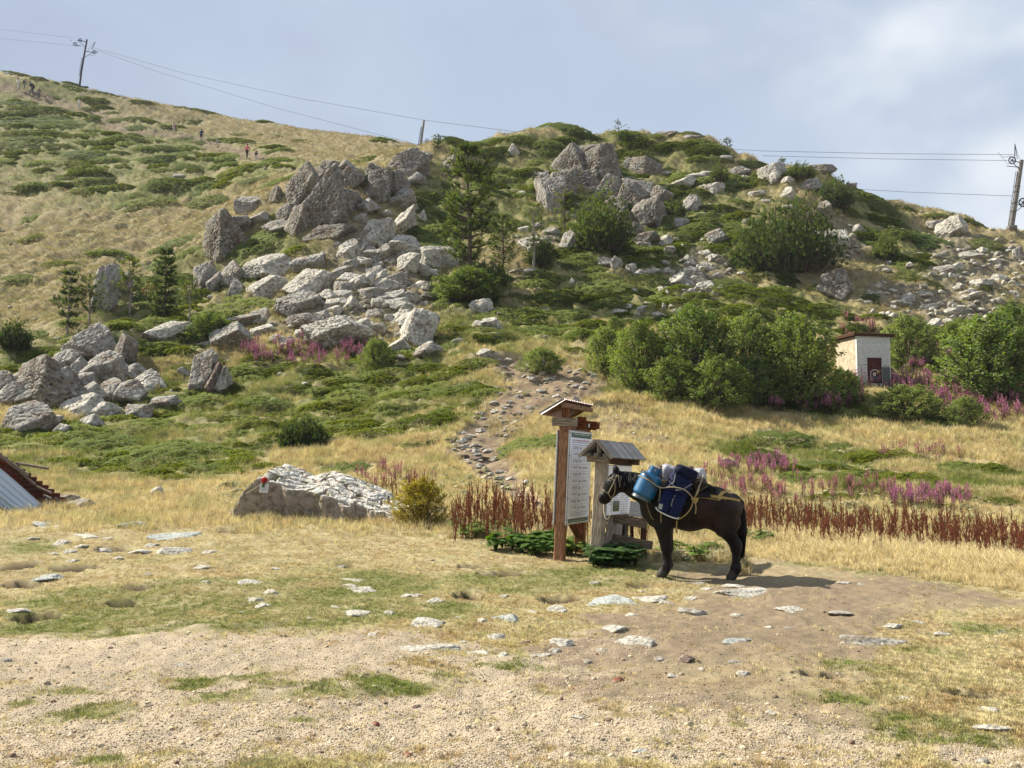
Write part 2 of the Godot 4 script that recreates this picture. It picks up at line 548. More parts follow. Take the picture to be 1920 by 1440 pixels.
func raw_height(x: float, z: float) -> float:
	var d := -z
	if d < 0.5:
		return 0.03 * nb.get_noise_2d(x * 0.7, z * 0.7)
	var fu := clampf((x / d + 1.0) * 0.5, 0.0, 1.0) * (NU - 1)
	var iu := mini(int(fu), NU - 2)
	fu -= iu
	var fd := minf(d * 4.0, ND - 1.001)
	var id := int(fd)
	fd -= id
	var o := iu * ND + id
	var h := lerpf(lerpf(lut[o], lut[o + 1], fd), lerpf(lut[o + ND], lut[o + ND + 1], fd), fu)
	if d > 238.0: h = lerpf(h, -30.0, smoothstep(238.0, 500.0, d))
	var k := smoothstep(14.0, 60.0, d)
	if d > 200.0: return h
	var calm := lerpf(1.0, 0.45, smoothstep(90.0, 130.0, d))
	h += 0.55 * calm * k * k * na.get_noise_2d(x * 0.10, z * 0.10)
	h += lerpf(0.035, 0.34 * calm, k) * nb.get_noise_2d(x * 0.45 + 31.0, z * 0.45)
	h += lerpf(0.022, 0.13, k) * nb.get_noise_2d(x * 1.7, z * 1.7 + 9.0)
	if d < 60.0:
		h += lerpf(0.012, 0.03, k) * nb.get_noise_2d(x * 5.3 + 7.0, z * 5.3)
	if d > 50.0:
		# little terraces that cattle tread into the slope
		var st := h * 1.1 + nb.get_noise_2d(x * 0.25, z * 0.25) * 1.3
		h += 0.16 * k * (absf(st - floorf(st) - 0.5) * 2.0 - 0.5)
	return h

func find_low(a: PackedFloat32Array, v: float) -> int:
	return clampi(a.bsearch(v) - 1, 0, a.size() - 2)

func ground(x: float, z: float) -> float:
	var th := atan2(x, -z)
	var r := sqrt(x * x + z * z)
	var i := find_low(TH, th)
	var j := find_low(RR, r)
	var a := clampf((th - TH[i]) / (TH[i + 1] - TH[i]), 0.0, 1.0)
	var b := clampf((r - RR[j]) / (RR[j + 1] - RR[j]), 0.0, 1.0)
	var o := j * NT + i
	return lerpf(lerpf(HH[o], HH[o + 1], a), lerpf(HH[o + NT], HH[o + NT + 1], a), b)

func on_ground(x: float, z: float, up := 0.0) -> Vector3:
	return Vector3(x, ground(x, z) + up, z)

func ground_normal(x: float, z: float, e := 0.5) -> Vector3:
	return Vector3(ground(x - e, z) - ground(x + e, z), 2.0 * e, ground(x, z - e) - ground(x, z + e)).normalized()

func ray(px: float, py: float) -> Vector3:
	return Basis.from_euler(Vector3(PITCH, 0, 0)) * Vector3((px - 960.0) / FOC, (720.0 - py) / FOC, -1.0)

# where a sight line from the viewpoint meets the land
func hit(px: float, py: float) -> Vector3:
	var d := ray(px, py)
	d /= -d.z
	var e := Vector3(0, EYE, 0)
	var t := 3.0
	var last := t
	while t < 240.0:
		var p := e + d * t
		if p.y < ground(p.x, p.z):
			for i in 12:
				var m := (t + last) * 0.5
				p = e + d * m
				if p.y < ground(p.x, p.z): t = m
				else: last = m
			p = e + d * t
			p.y = ground(p.x, p.z)
			return p
		last = t
		t += clampf((p.y - ground(p.x, p.z)) * 0.5, 0.1, 1.0) if t > 12.0 else 0.1
	# just over a ridge: the ground under the line that comes nearest
	var best := 60.0
	var gap := 1e9
	t = 40.0
	while t < 200.0:
		var p := e + d * t
		var gp := (p.y - ground(p.x, p.z)) / t
		if gp < gap:
			gap = gp
			best = t
		t += 0.5
	var q := e + d * best
	return on_ground(q.x, q.z)

# a point at a stated distance on a sight line
func far_point(px: float, py: float, dist: float) -> Vector3:
	var d := ray(px, py)
	return Vector3(0, EYE, 0) + d * (dist / -d.z)

func pix(p: Vector3) -> Vector2:
	var q := Basis.from_euler(Vector3(PITCH, 0, 0)).inverse() * (p - Vector3(0, EYE, 0))
	return Vector2(960.0 + FOC * q.x / -q.z, 720.0 - FOC * q.y / -q.z)

# ---------------------------------------------------------------- what the ground is made of
func splat(mask: String, px: float, py: float, w: float, h: float, amount := 1.0, soft := 0.6):
	if not masks.has(mask):
		var a := PackedFloat32Array()
		a.resize(NT * NR)
		masks[mask] = a
	var arr: PackedFloat32Array = masks[mask]
	var p := hit(px, py)
	var near := hit(px, minf(py + h * 0.5, 1600.0))
	var far := hit(px, py - h * 0.5)
	var rc := Vector2(p.x, p.z).length()
	var rn := Vector2(near.x, near.z).length()
	var rf := Vector2(far.x, far.z).length()
	if rf > rc * 1.6 + 3.0: rf = rc * 1.6
	var th := atan2(p.x, -p.z)
	var dw := w * 0.5 / FOC * 0.95
	var j0 := find_low(RR, rn - (rc - rn) * 0.6 - 0.2)
	var j1 := find_low(RR, rf + (rf - rc) * 0.6 + 0.2)
	var i0 := find_low(TH, th - dw * 1.6)
	var i1 := find_low(TH, th + dw * 1.6)
	for j in range(j0, j1 + 1):
		var b := (RR[j] - rc) / maxf(0.05, (rf - rc) if RR[j] > rc else (rc - rn))
		for i in range(i0, i1 + 1):
			var a := (TH[i] - th) / dw
			var q := a * a + b * b
			if q > 2.5: continue
			var x := sin(TH[i]) * RR[j]
			var z := cos(TH[i]) * RR[j]
			var s := 14.0 / maxf(rc, 4.0)
			q += 0.55 * nb.get_noise_2d(x * s, z * s) + 0.35 * nb.get_noise_2d(x * s * 3.1, z * s * 3.1)
			var f := amount * (1.0 - smoothstep(1.0 - soft, 1.0 + soft * 0.5, q))
			var o := j * NT + i
			if f > arr[o]: arr[o] = f
	masks[mask] = arr

func splat_line(mask: String, pts: Array, amount := 1.0):
	for k in pts.size() - 1:
		var a: Array = pts[k]
		var b: Array = pts[k + 1]
		var n := maxi(1, int(Vector2(b[0] - a[0], b[1] - a[1]).length() / 14.0))
		for i in n + 1:
			var t := float(i) / n
			splat(mask, lerpf(a[0], b[0], t), lerpf(a[1], b[1], t), lerpf(a[2], b[2], t), lerpf(a[3], b[3], t), amount)

func mk(mask: String, o: int) -> float:
	return masks[mask][o] if masks.has(mask) else 0.0

const PATH := [[1000, 950, 40, 18], [955, 905, 50, 20], [905, 868, 90, 26], [880, 845, 110, 30], [905, 822, 105, 28], [940, 795, 110, 28], [975, 765, 130, 30], [1020, 735, 160, 34], [1060, 712, 170, 28], [1000, 690, 120, 18], [935, 672, 80, 14]]

func paint_masks():
	# grit of the yard in front
	for e in [[300, 1330, 1100, 260], [900, 1370, 900, 220], [1400, 1390, 700, 140], [500, 1240, 800, 120], [200, 1230, 500, 90], [1000, 1260, 400, 80], [1150, 1210, 260, 60], [700, 1215, 260, 40], [60, 1215, 200, 50], [1850, 1420, 300, 60], [1780, 1390, 260, 40]]:
		splat("grit", e[0], e[1], e[2], e[3])
	# trodden earth of the track
	for e in [[1450, 1075, 240, 60], [1520, 1110, 420, 70], [1400, 1150, 420, 80], [1560, 1150, 360, 60], [1320, 1190, 420, 80], [1480, 1200, 400, 80], [1300, 1240, 340, 80], [1200, 1160, 240, 50], [1480, 1250, 320, 70], [1300, 1085, 220, 26], [1650, 1120, 240, 40], [1420, 1300, 420, 80], [1640, 1085, 260, 30], [1750, 1130, 200, 24], [1700, 1105, 260, 36], [1820, 1125, 200, 26], [1500, 1050, 160, 16], [1250, 1290, 500, 90], [1150, 1225, 400, 60], [1500, 1330, 360, 50]]:
		splat("dirt", e[0], e[1], e[2], e[3])
	splat_line("path", PATH.map(func(e): return [e[0], e[1], e[2] * 1.25, e[3] * 1.2]))
	splat_line("path", [[1120, 790, 120, 20], [1180, 805, 180, 36], [1240, 830, 120, 24], [1160, 770, 110, 20]], 0.8)
	splat_line("path", [[0, 160, 60, 10], [60, 178, 60, 10], [130, 200, 60, 12], [190, 215, 40, 10], [210, 235, 40, 14], [240, 246, 60, 12], [310, 250, 60, 10], [370, 262, 50, 10], [430, 280, 60, 12], [490, 295, 60, 14]], 0.9)
	# bare scree under the boulders
	for e in [[690, 540, 260, 200], [610, 600, 200, 90], [700, 470, 160, 90], [760, 620, 120, 60], [1010, 470, 100, 70], [1310, 510, 130, 90], [1820, 500, 180, 130], [1760, 580, 240, 80], [1580, 450, 80, 70]]:
		splat("scree", e[0], e[1], e[2], e[3], 0.85)
	# living turf
	for e in [[300, 1130, 620, 90], [520, 1120, 400, 90], [700, 1110, 300, 80], [120, 1170, 300, 50], [420, 1170, 420, 40], [640, 1160, 300, 60], [1000, 1090, 360, 50], [820, 1150, 200, 40], [60, 1030, 120, 20], [1180, 1070, 260, 24], [620, 1285, 520, 44], [740, 1290, 260, 36], [420, 1270, 260, 24], [170, 1335, 180, 30], [110, 1300, 120, 16], [190, 1430, 80, 24], [40, 1320, 60, 14], [360, 1290, 120, 12], [1560, 1310, 160, 24], [1700, 1350, 200, 30], [1720, 1380, 200, 30], [1850, 1390, 160, 30], [1600, 1250, 140, 24], [1390, 1360, 50, 10], [1720, 1220, 80, 20], [1850, 1180, 140, 20], [1680, 1075, 200, 22], [1500, 1060, 120, 14], [950, 1250, 200, 20], [560, 1350, 50, 10]]:
		splat("turf", e[0], e[1], e[2], e[3], 0.9, 0.9)
	# green of the slopes
	for e in [[1150, 340, 700, 150], [1250, 450, 560, 140], [960, 360, 260, 160], [1300, 560, 520, 120], [60, 190, 260, 90], [180, 260, 420, 90], [400, 300, 260, 70], [600, 740, 560, 160], [250, 840, 620, 150], [500, 720, 700, 110], [720, 770, 480, 120], [80, 700, 300, 140], [300, 620, 300, 120], [330, 540, 260, 110], [480, 480, 200, 120], [220, 300, 520, 110], [350, 350, 500, 60], [60, 250, 260, 120], [480, 320, 220, 40], [820, 430, 140, 240], [880, 580, 160, 160], [1000, 620, 260, 110], [1080, 540, 260, 100], [1080, 480, 200, 60], [1430, 580, 420, 120], [1200, 560, 240, 80], [1010, 275, 340, 40], [1290, 285, 260, 30], [1330, 400, 300, 60], [1650, 400, 180, 50], [1720, 480, 200, 90], [1500, 330, 120, 30], [1400, 480, 200, 120], [1480, 860, 330, 80], [1640, 905, 360, 50], [1850, 900, 200, 60], [1600, 770, 460, 50], [1250, 740, 320, 40], [1740, 660, 300, 100], [1150, 260, 240, 30]]:
		splat("green", e[0], e[1], e[2], e[3], 0.85, 0.9)
	# soil where the turf has broken away
	for e in [[880, 1062, 60, 8], [960, 1078, 150, 9], [870, 1118, 60, 14], [1040, 1125, 90, 16], [70, 1158, 90, 16], [440, 996, 60, 6], [265, 1102, 60, 6], [30, 1060, 90, 14], [140, 1064, 80, 10], [230, 1130, 60, 8], [1545, 1264, 110, 6], [1760, 1190, 60, 8], [1820, 1300, 140, 12], [40, 1095, 70, 12], [215, 1030, 60, 8], [640, 1060, 60, 6], [1200, 1100, 60, 8]]:
		splat("bare", e[0], e[1], e[2], e[3], 1.0, 0.28)

const STRAW := Color(0.49, 0.425, 0.25)
const GREEN := Color(0.175, 0.20, 0.06)
const EARTH := Color(0.29, 0.225, 0.16)
const GRIT := Color(0.50, 0.42, 0.31)
const SOIL := Color(0.075, 0.05, 0.032)

func land_colour(x: float, z: float, o: int) -> Color:
	var d := -z
	var k := smoothstep(16.0, 40.0, d)
	var n1 := nb.get_noise_2d(x * 0.33 + 50.0, z * 0.33)
	var n2 := nb.get_noise_2d(x * 1.9, z * 1.9 + 30.0)
	var far := smoothstep(20.0, 60.0, d)
	var green := clampf(mk("green", o) + mk("turf", o), 0.0, 1.0)
	var c := STRAW
	c = c.lerp(Color(0.33, 0.24, 0.125), clampf(0.3 + 0.6 * n2, 0.0, 0.7))
	c = c.lerp(Color(0.29, 0.245, 0.135), far * 0.75)
	c = c.lerp(GREEN, clampf(green * 0.8 + 0.35 * n1 + 0.22 * n2, 0.0, 0.9) * lerpf(0.9, 1.0, k))
	var s := mk("scree", o)
	if s > 0.0: c = c.lerp(Color(0.24, 0.21, 0.165), s * 0.8)
	var g := mk("grit", o)
	if g > 0.0:
		g *= 1.0 - mk("turf", o) * clampf(0.75 + n2, 0.0, 1.0)
		c = c.lerp(GRIT * (1.0 + 0.10 * n1), g)
	c = c.lerp(EARTH * (1.0 + 0.12 * n2), mk("dirt", o) * clampf(0.8 + n1 * 0.5, 0.0, 0.9) * (1.0 - 0.5 * mk("turf", o)))
	c = c.lerp(Color(0.26, 0.195, 0.135), mk("path", o) * clampf(0.9 + n2 * 0.6, 0.0, 1.0))
	c = c.lerp(SOIL, mk("bare", o))
	return c

func build_land():
	# dips where turf has broken away
	if masks.has("bare"):
		var b: PackedFloat32Array = masks["bare"]
		for o in HH.size():
			if b[o] > 0.0: HH[o] -= 0.085 * b[o]
	if masks.has("path"):
		var b: PackedFloat32Array = masks["path"]
		for o in HH.size():
			if b[o] > 0.0: HH[o] -= 0.12 * b[o]
	var v := PackedVector3Array()
	var n := PackedVector3Array()
	var c := PackedColorArray()
	v.resize(NT * NR); n.resize(NT * NR); c.resize(NT * NR)
	var st := PackedFloat32Array()
	var ct := PackedFloat32Array()
	for t in TH:
		st.append(sin(t)); ct.append(-cos(t))
	for j in NR:
		for i in NT:
			var o := j * NT + i
			v[o] = Vector3(st[i] * RR[j], HH[o], ct[i] * RR[j])
	for j in NR:
		var ja := maxi(j - 1, 0) * NT
		var jb := mini(j + 1, NR - 1) * NT
		for i in NT:
			var o := j * NT + i
			var e := v[j * NT + mini(i + 1, NT - 1)] - v[j * NT + maxi(i - 1, 0)]
			var f := v[jb + i] - v[ja + i]
			var m := f.cross(e)
			if m.y < 0.0: m = -m
			n[o] = m.normalized()
			c[o] = land_colour(v[o].x, v[o].z, o)
	var idx := PackedInt32Array()
	idx.resize((NT - 1) * (NR - 1) * 6)
	var q := 0
	for j in NR - 1:
		for i in NT - 1:
			var o := j * NT + i
			idx[q] = o; idx[q + 1] = o + NT; idx[q + 2] = o + 1
			idx[q + 3] = o + 1; idx[q + 4] = o + NT; idx[q + 5] = o + NT + 1
			q += 6
	var a := []
	a.resize(Mesh.ARRAY_MAX)
	a[Mesh.ARRAY_VERTEX] = v
	a[Mesh.ARRAY_NORMAL] = n
	a[Mesh.ARRAY_COLOR] = c
	a[Mesh.ARRAY_INDEX] = idx
	var m := ArrayMesh.new()
	m.add_surface_from_arrays(Mesh.PRIMITIVE_TRIANGLES, a)
	var g := item("ground", m, M.ground)
	tag(g, "grassy hillside with grit yard, earth track and footpath in front", "", "", "structure")

# a random spot of the visible land, spread evenly over the picture; returns [position, grid index]
func spot(j0: int, j1: int, th0 := -0.64, th1 := 0.64) -> Array:
	var j := rng.randi_range(j0, j1 - 1)
	var th := rng.randf_range(th0, th1)
	var r := lerpf(RR[j], RR[j + 1], rng.randf())
	var i := find_low(TH, th)
	var x := sin(th) * r
	var z := -cos(th) * r
	return [Vector3(x, ground(x, z), z), j * NT + i]

func row_at(r: float) -> int:
	return find_low(RR, r)

# ---------------------------------------------------------------- boards, hut, shed
# one straight piece of timber from a to b, its grain along it
func beam(parent: Node, called: String, a: Vector3, b: Vector3, w: float, t: float, col: Color, m: Material = null, twist := 0.0) -> MeshInstance3D:
	var k := MB.new()
	k.box(Transform3D.IDENTITY, Vector3(w, a.distance_to(b), t), col, minf(w, t) * 0.1)
	var xf := aim(a, b)
	if twist != 0.0: xf.basis = xf.basis * Basis(Vector3.UP, twist)
	return item(called, k.mesh(), m if m else M.timber, parent, xf)

# beam whose width lies along «side»
func board(parent: Node, called: String, a: Vector3, b: Vector3, side: Vector3, w: float, t: float, col: Color, m: Material = null) -> MeshInstance3D:
	var y := (b - a).normalized()
	var x := (side - y * side.dot(y)).normalized()
	var k := MB.new()
	k.box(Transform3D.IDENTITY, Vector3(w, a.distance_to(b), t), col, minf(w, t) * 0.1)
	return item(called, k.mesh(), m if m else M.timber, parent, Transform3D(Basis(x, y, x.cross(y)), (a + b) * 0.5))

func build_buildings():
	build_hut()
	build_shed()

func build_hut():
	var p := hit(1634, 722)
	var o := top("concrete_hut", at(p + Vector3(0.10, -0.15, 0), 0.15))
	tag(o, "small whitewashed concrete hut with dark red door standing among the shrubs", "hut")
	var k := (-p.z) / FOC
	var w := 67.0 * k / cos(0.15)
	var h := 92.0 * k + 0.15
	var dp := 1.75
	var fr := MB.new()
	var white := Color(0.84, 0.85, 0.84)
	# walls with a real door opening in the front one
	var dw := 0.66
	var dh := 1.12
	var dx := 0.02
	var bt := 0.22
	fr.box(at(Vector3(-(w * 0.5 + dx - dw * 0.5) * 0.5 + dx - dw * 0.5 + (w * 0.5 + dx - dw * 0.5) * 0.0, h * 0.5, 0)), Vector3(w * 0.5 + dx - dw * 0.5, h, 0.14), white, 0.01)
	fr.box(at(Vector3(dx + dw * 0.5 + (w * 0.5 - dx - dw * 0.5) * 0.5, h * 0.5, 0)), Vector3(w * 0.5 - dx - dw * 0.5, h, 0.14), white, 0.01)
	fr.box(at(Vector3(dx, (h + dh + bt) * 0.5, 0.001)), Vector3(dw, h - dh - bt, 0.14), white, 0.004)
	fr.box(at(Vector3(dx, bt * 0.5, 0.001)), Vector3(dw, bt, 0.14), white, 0.004)
	var fw := item("front_wall", fr.mesh(), M.plaster, o)
	tag(fw, "white front wall with flaking paint")
	var sd := MB.new()
	var cream := Color(0.56, 0.49, 0.36)
	sd.box(at(Vector3(-w * 0.5 + 0.07, h * 0.5, -dp * 0.5 - 0.07)), Vector3(0.14, h - 0.004, dp), cream, 0.01)
	sd.box(at(Vector3(w * 0.5 - 0.07, h * 0.5, -dp * 0.5 - 0.07)), Vector3(0.14, h - 0.004, dp), cream, 0.01)
	sd.box(at(Vector3(0, h * 0.5, -dp)), Vector3(w - 0.29, h - 0.006, 0.12), cream, 0.01)
	tag(item("side_wall", sd.mesh(), M.cement, o), "bare cream cement side wall")
	# a course line and a patch of missing render
	for e in [[-0.31, 0.445, 0.34, 0.018, 0.12], [0.37, 0.43, 0.2, 0.022, 0.10]]:
		var cr := MB.new()
		cr.box(at(Vector3(w * e[0], h * e[1], 0.071)), Vector3(w * e[2], e[3], 0.012), Color(e[4], e[4], e[4]), 0.003)
		item("crack", cr.mesh(), M.plain, o)
	var gp := MB.new()
	gp.box(at(Vector3(w * 0.355, h * 0.23, 0.071)), Vector3(w * 0.24, h * 0.36, 0.010), Color(0.19, 0.20, 0.195), 0.004)
	item("bare_patch", gp.mesh(), M.plaster, o)
	var rf := MB.new()
	rf.box(at(Vector3(0.02, h + 0.05, -dp * 0.5 - 0.03), 0.0, -0.02), Vector3(w + 0.36, 0.11, dp + 0.42), Color(0.13, 0.075, 0.05), 0.015)
	var roof := item("roof", rf.mesh(), M.timber, o)
	var eg := MB.new()
	eg.box(at(Vector3(0.02, h + 0.115, -dp * 0.5 - 0.03), 0.0, -0.02), Vector3(w + 0.40, 0.022, dp + 0.46), Color(0.22, 0.13, 0.085), 0.005)
	item("roof_felt", eg.mesh(), M.plain, roof)
	var dr := MB.new()
	dr.box(Transform3D.IDENTITY, Vector3(dw - 0.02, dh - 0.02, 0.05), Color(0.115, 0.045, 0.040), 0.006)
	var door := item("door", dr.mesh(), M.cement, o, at(Vector3(dx, bt + dh * 0.5, 0.03)))
	# sprayed bird head: outline, eye and beak laid thinly on the door
	var pa := MB.new()
	var wh := Color(0.72, 0.72, 0.70)
	var z := 0.0275
	var arc := []
	for i in 13:
		var a := PI * i / 12.0
		arc.append(Vector3(-cos(a) * 0.20 + 0.02, 0.0 + sin(a) * 0.13 - 0.10, z))
	arc.push_front(Vector3(-0.18, -0.42, z))
	for i in arc.size() - 1:
		var a: Vector3 = arc[i]
		var b: Vector3 = arc[i + 1]
		var s := (b - a).normalized().cross(Vector3(0, 0, 1)) * 0.011
		pa.quad(a - s, a + s, b + s, b - s, wh, Vector3(0, 0, 1))
	for i in 16:
		var a := TAU * i / 16.0
		var b := TAU * (i + 1) / 16.0
		var cc := Vector3(0.0, -0.16, z + 0.002)
		pa.tri(cc, cc + Vector3(cos(b), sin(b), 0) * 0.075, cc + Vector3(cos(a), sin(a), 0) * 0.075, wh)
		cc.z += 0.002
		pa.tri(cc, cc + Vector3(cos(b), sin(b), 0) * 0.030, cc + Vector3(cos(a), sin(a), 0) * 0.030, Color(0.02, 0.02, 0.02))
	pa.tri(Vector3(0.10, -0.02, z), Vector3(0.30, 0.0, z), Vector3(0.14, -0.15, z), Color(0.45, 0.36, 0.12))
	pa.quad(Vector3(-0.15, -0.42, z), Vector3(0.15, -0.42, z), Vector3(0.17, -0.25, z), Vector3(-0.13, -0.25, z), Color(0.10, 0.10, 0.12), Vector3(0, 0, 1))
	item("sprayed_drawing", pa.mesh(), M.plain, door)
	var hd := MB.new()
	hd.tube([Vector3(0.24, 0.05, 0.03), Vector3(0.24, 0.05, 0.07), Vector3(0.17, 0.05, 0.07)], [0.012], 6, Color(0.2, 0.2, 0.2))
	item("handle", hd.mesh(), M.metal, door)
	var fm := MB.new()
	for s in [-1.0, 1.0]: fm.box(at(Vector3(s * (dw * 0.5 - 0.012), 0, 0.03)), Vector3(0.03, dh - 0.01, 0.03), Color(0.06, 0.03, 0.03), 0.004)
	fm.box(at(Vector3(0, dh * 0.5 - 0.018, 0.031)), Vector3(dw - 0.06, 0.03, 0.03), Color(0.06, 0.03, 0.03), 0.004)
	item("frame", fm.mesh(), M.plain, door)
	for y in [0.36, -0.30]:
		var hg := MB.new()
		hg.box(at(Vector3(-dw * 0.5 + 0.11, y, 0.030)), Vector3(0.14, 0.03, 0.012), Color(0.05, 0.03, 0.03), 0.003)
		item("hinge", hg.mesh(), M.plain, door)

func build_shed():
	# ruined brick gable with sheets of roofing slumped against it
	var p := hit(70, 952)
	var k := -p.z / FOC
	var o := top("ruined_shed", at(Vector3(p.x, ground(p.x, p.z) - 0.1, p.z - 0.1), 0.12))
	tag(o, "collapsed red brick shed with grey metal roof sheets slumped on it", "shed")
	var bw := 0.25
	var bh := 0.088
	var shapes := []
	for i in 4:
		var b := MB.new()
		b.box(Transform3D.IDENTITY, Vector3(bw - 0.012, bh - 0.012, 0.13), [Color(0.25, 0.075, 0.045), Color(0.20, 0.06, 0.04), Color(0.29, 0.10, 0.06), Color(0.16, 0.06, 0.045)][i], 0.008)
		shapes.append(b.mesh())
	var xr := (148.0 - 70.0) * k
	var core := MB.new()
	for row in 27:
		var y := 0.02 + row * bh
		var steps := row
		var right := xr - steps * bw * 0.5
		var left := -2.6
		if right < left + bw: break
		var x := right - bw * 0.5
		core.box(at(Vector3((left + right - 0.02) * 0.5, y, -0.004)), Vector3(right - 0.02 - left, bh, 0.112), Color(0.22, 0.17, 0.14), 0.003)
		while x > left:
			item("brick", shapes[rng.randi() % 4], M.brick, o, at(Vector3(x, y, rng.randf_range(-0.012, 0.012)), rng.randf_range(-0.03, 0.03), rng.randf_range(-0.015, 0.015)))
			x -= bw
	item("mortar", core.mesh(), M.brick, o)
	# sheets: each a ribbed panel
	var sheet := func(called: String, a: Vector3, b: Vector3, c: Vector3, ribs: int, col: Color):
		var s := MB.new()
		var n := ribs * 8
		var nn := (b - a).cross(c - a).normalized()
		if nn.z < 0.0: nn = -nn
		for i in n:
			var t0 := float(i) / n
			var t1 := float(i + 1) / n
			var h0 := 0.028 * pow(maxf(0.0, cos(t0 * ribs * TAU)), 6.0)
			var h1 := 0.028 * pow(maxf(0.0, cos(t1 * ribs * TAU)), 6.0)
			for j in 10:
				var u0 := j / 10.0
				var u1 := (j + 1) / 10.0
				var f := func(t: float, u: float, h: float) -> Vector3:
					return a + (b - a) * u + (c - a) * t + nn * (h + 0.05 * sin(u * 5.0 + t * 3.0) * u)
				s.quad(f.call(t0, u0, h0), f.call(t1, u0, h1), f.call(t1, u1, h1), f.call(t0, u1, h0), col, nn)
				s.quad(f.call(t0, u0, h0 - 0.008), f.call(t1, u0, h1 - 0.008), f.call(t1, u1, h1 - 0.008), f.call(t0, u1, h0 - 0.008), col, -nn)
		return item(called, s.mesh(), M.steel, o)
	var q := func(px: float, py: float, zz: float) -> Vector3:
		return Vector3((px - 70.0) * k, (952.0 - py) * k + 0.1, zz)
	var g1 := Color(0.42, 0.47, 0.50)
	sheet.call("roof_sheet", q.call(-45, 838, 0.30), q.call(104, 948, 0.75), q.call(-70, 862, 0.80), 5, g1)
	sheet.call("roof_sheet", q.call(-75, 852, 0.66), q.call(78, 956, 1.25), q.call(-110, 900, 1.05), 4, Color(0.36, 0.41, 0.43))
	for e in [[-40, 822, 58, 893, 0.20, 0.09], [40, 886, 72, 909, 0.22, 0.06], [-60, 880, 60, 955, 1.32, 0.10], [72, 912, 102, 924, 0.28, 0.05], [88, 928, 106, 934, 0.40, 0.06], [108, 932, 122, 950, 0.36, 0.05], [30, 869, 92, 879, 0.16, 0.06], [96, 934, 104, 946, 0.5, 0.04]]:
		beam(o, "plank", q.call(e[0], e[1], e[4]), q.call(e[2], e[3], e[4] + 0.12), e[5], 0.03, hue(Color(0.36, 0.32, 0.26), 0.25), null, 0.6)

# print of a notice: bands, title lines, ruled rows with small signs
func notice(w: int, h: int, kind: int) -> StandardMaterial3D:
	var im := Image.create(w, h, true, Image.FORMAT_RGB8)
	var paper := Color(0.96, 0.97, 1.0)
	im.fill(paper)
	var r := RandomNumberGenerator.new()
	r.seed = 77 + kind
	var word := func(x0: int, y: int, x1: int, hh: int, col: Color):
		var x := x0
		while x < x1:
			var l := mini(r.randi_range(2, 4), x1 - x)
			if r.randf() < 0.86: im.fill_rect(Rect2i(x, y + r.randi_range(0, 1), maxi(1, l - 1), hh - r.randi_range(0, 1)), col)
			x += l
	if kind == 0:
		var green := Color(0.26, 0.38, 0.34)
		im.fill_rect(Rect2i(10, 6, w - 16, int(h * 0.055)), green)
		word.call(34, 14, w - 30, 9, Color(0.85, 0.9, 0.88))
		im.fill_rect(Rect2i(10, h - int(h * 0.05), w - 16, int(h * 0.045)), green)
		word.call(30, h - 20, w - 50, 7, Color(0.75, 0.82, 0.8))
		word.call(22, int(h * 0.085), w - 20, 11, Color(0.62, 0.22, 0.26))
		word.call(22, int(h * 0.108), w - 20, 9, Color(0.42, 0.43, 0.5))
		var y0 := int(h * 0.14)
		im.fill_rect(Rect2i(20, y0, w - 40, 3), Color(0.2, 0.24, 0.32))
		im.fill_rect(Rect2i(20, y0, 2, int(h * 0.75)), Color(0.3, 0.34, 0.42))
		im.fill_rect(Rect2i(w - 22, y0, 2, int(h * 0.75)), Color(0.3, 0.34, 0.42))
		for i in 10:
			var y := y0 + 14 + int(i * h * 0.0735)
			for l in 2 + (i + 1) % 2:
				word.call(32 + r.randi_range(0, 14), y + l * 10, int(w * 0.42), 6, Color(0.36, 0.22, 0.30))
			for l in 1 + i % 2:
				word.call(int(w * 0.6), y + 5 + l * 10, int(w * 0.86), 6, Color(0.36, 0.24, 0.32))
			im.fill_rect(Rect2i(int(w * 0.475), y, 5, 26), Color(0.12, 0.13, 0.16))
			im.fill_rect(Rect2i(int(w * 0.475), y + r.randi_range(0, 20), 16, 5), Color(0.12, 0.13, 0.16))
			im.fill_rect(Rect2i(int(w * 0.475) + 11, y + 8, 5, r.randi_range(8, 18)), Color(0.12, 0.13, 0.16))
			im.fill_rect(Rect2i(30, y + int(h * 0.055), int(w * 0.36), 2), Color(0.45, 0.5, 0.58))
			im.fill_rect(Rect2i(int(w * 0.6), y + int(h * 0.055), int(w * 0.3), 2), Color(0.45, 0.5, 0.58))
		im.fill_rect(Rect2i(20, y0 + int(h * 0.75), w - 40, 3), Color(0.2, 0.24, 0.32))
		word.call(26, int(h * 0.91), w - 30, 7, Color(0.4, 0.42, 0.5))
	else:
		word.call(int(w * 0.16), int(h * 0.13), int(w * 0.74), 12, Color(0.10, 0.10, 0.12))
		word.call(int(w * 0.8), int(h * 0.11), int(w * 0.93), 22, Color(0.2, 0.2, 0.25))
		im.fill_rect(Rect2i(int(w * 0.25), int(h * 0.72), int(w * 0.28), int(h * 0.22)), Color(0.30, 0.36, 0.24))
		for i in 12:
			word.call(int(w * 0.6), int(h * 0.55) + i * 12, int(w * 0.92), 6, Color(0.45, 0.5, 0.6))
			word.call(int(w * 0.08), int(h * 0.3) + i * 11, int(w * 0.5), 6, Color(0.5, 0.55, 0.62))
		im.fill_rect(Rect2i(int(w * 0.56), int(h * 0.5), 3, int(h * 0.45)), Color(0.3, 0.35, 0.45))
	im.generate_mipmaps()
	var m := StandardMaterial3D.new()
	m.resource_name = "notice_print"
	m.albedo_texture = ImageTexture.create_from_image(im)
	m.roughness = 0.5
	return m

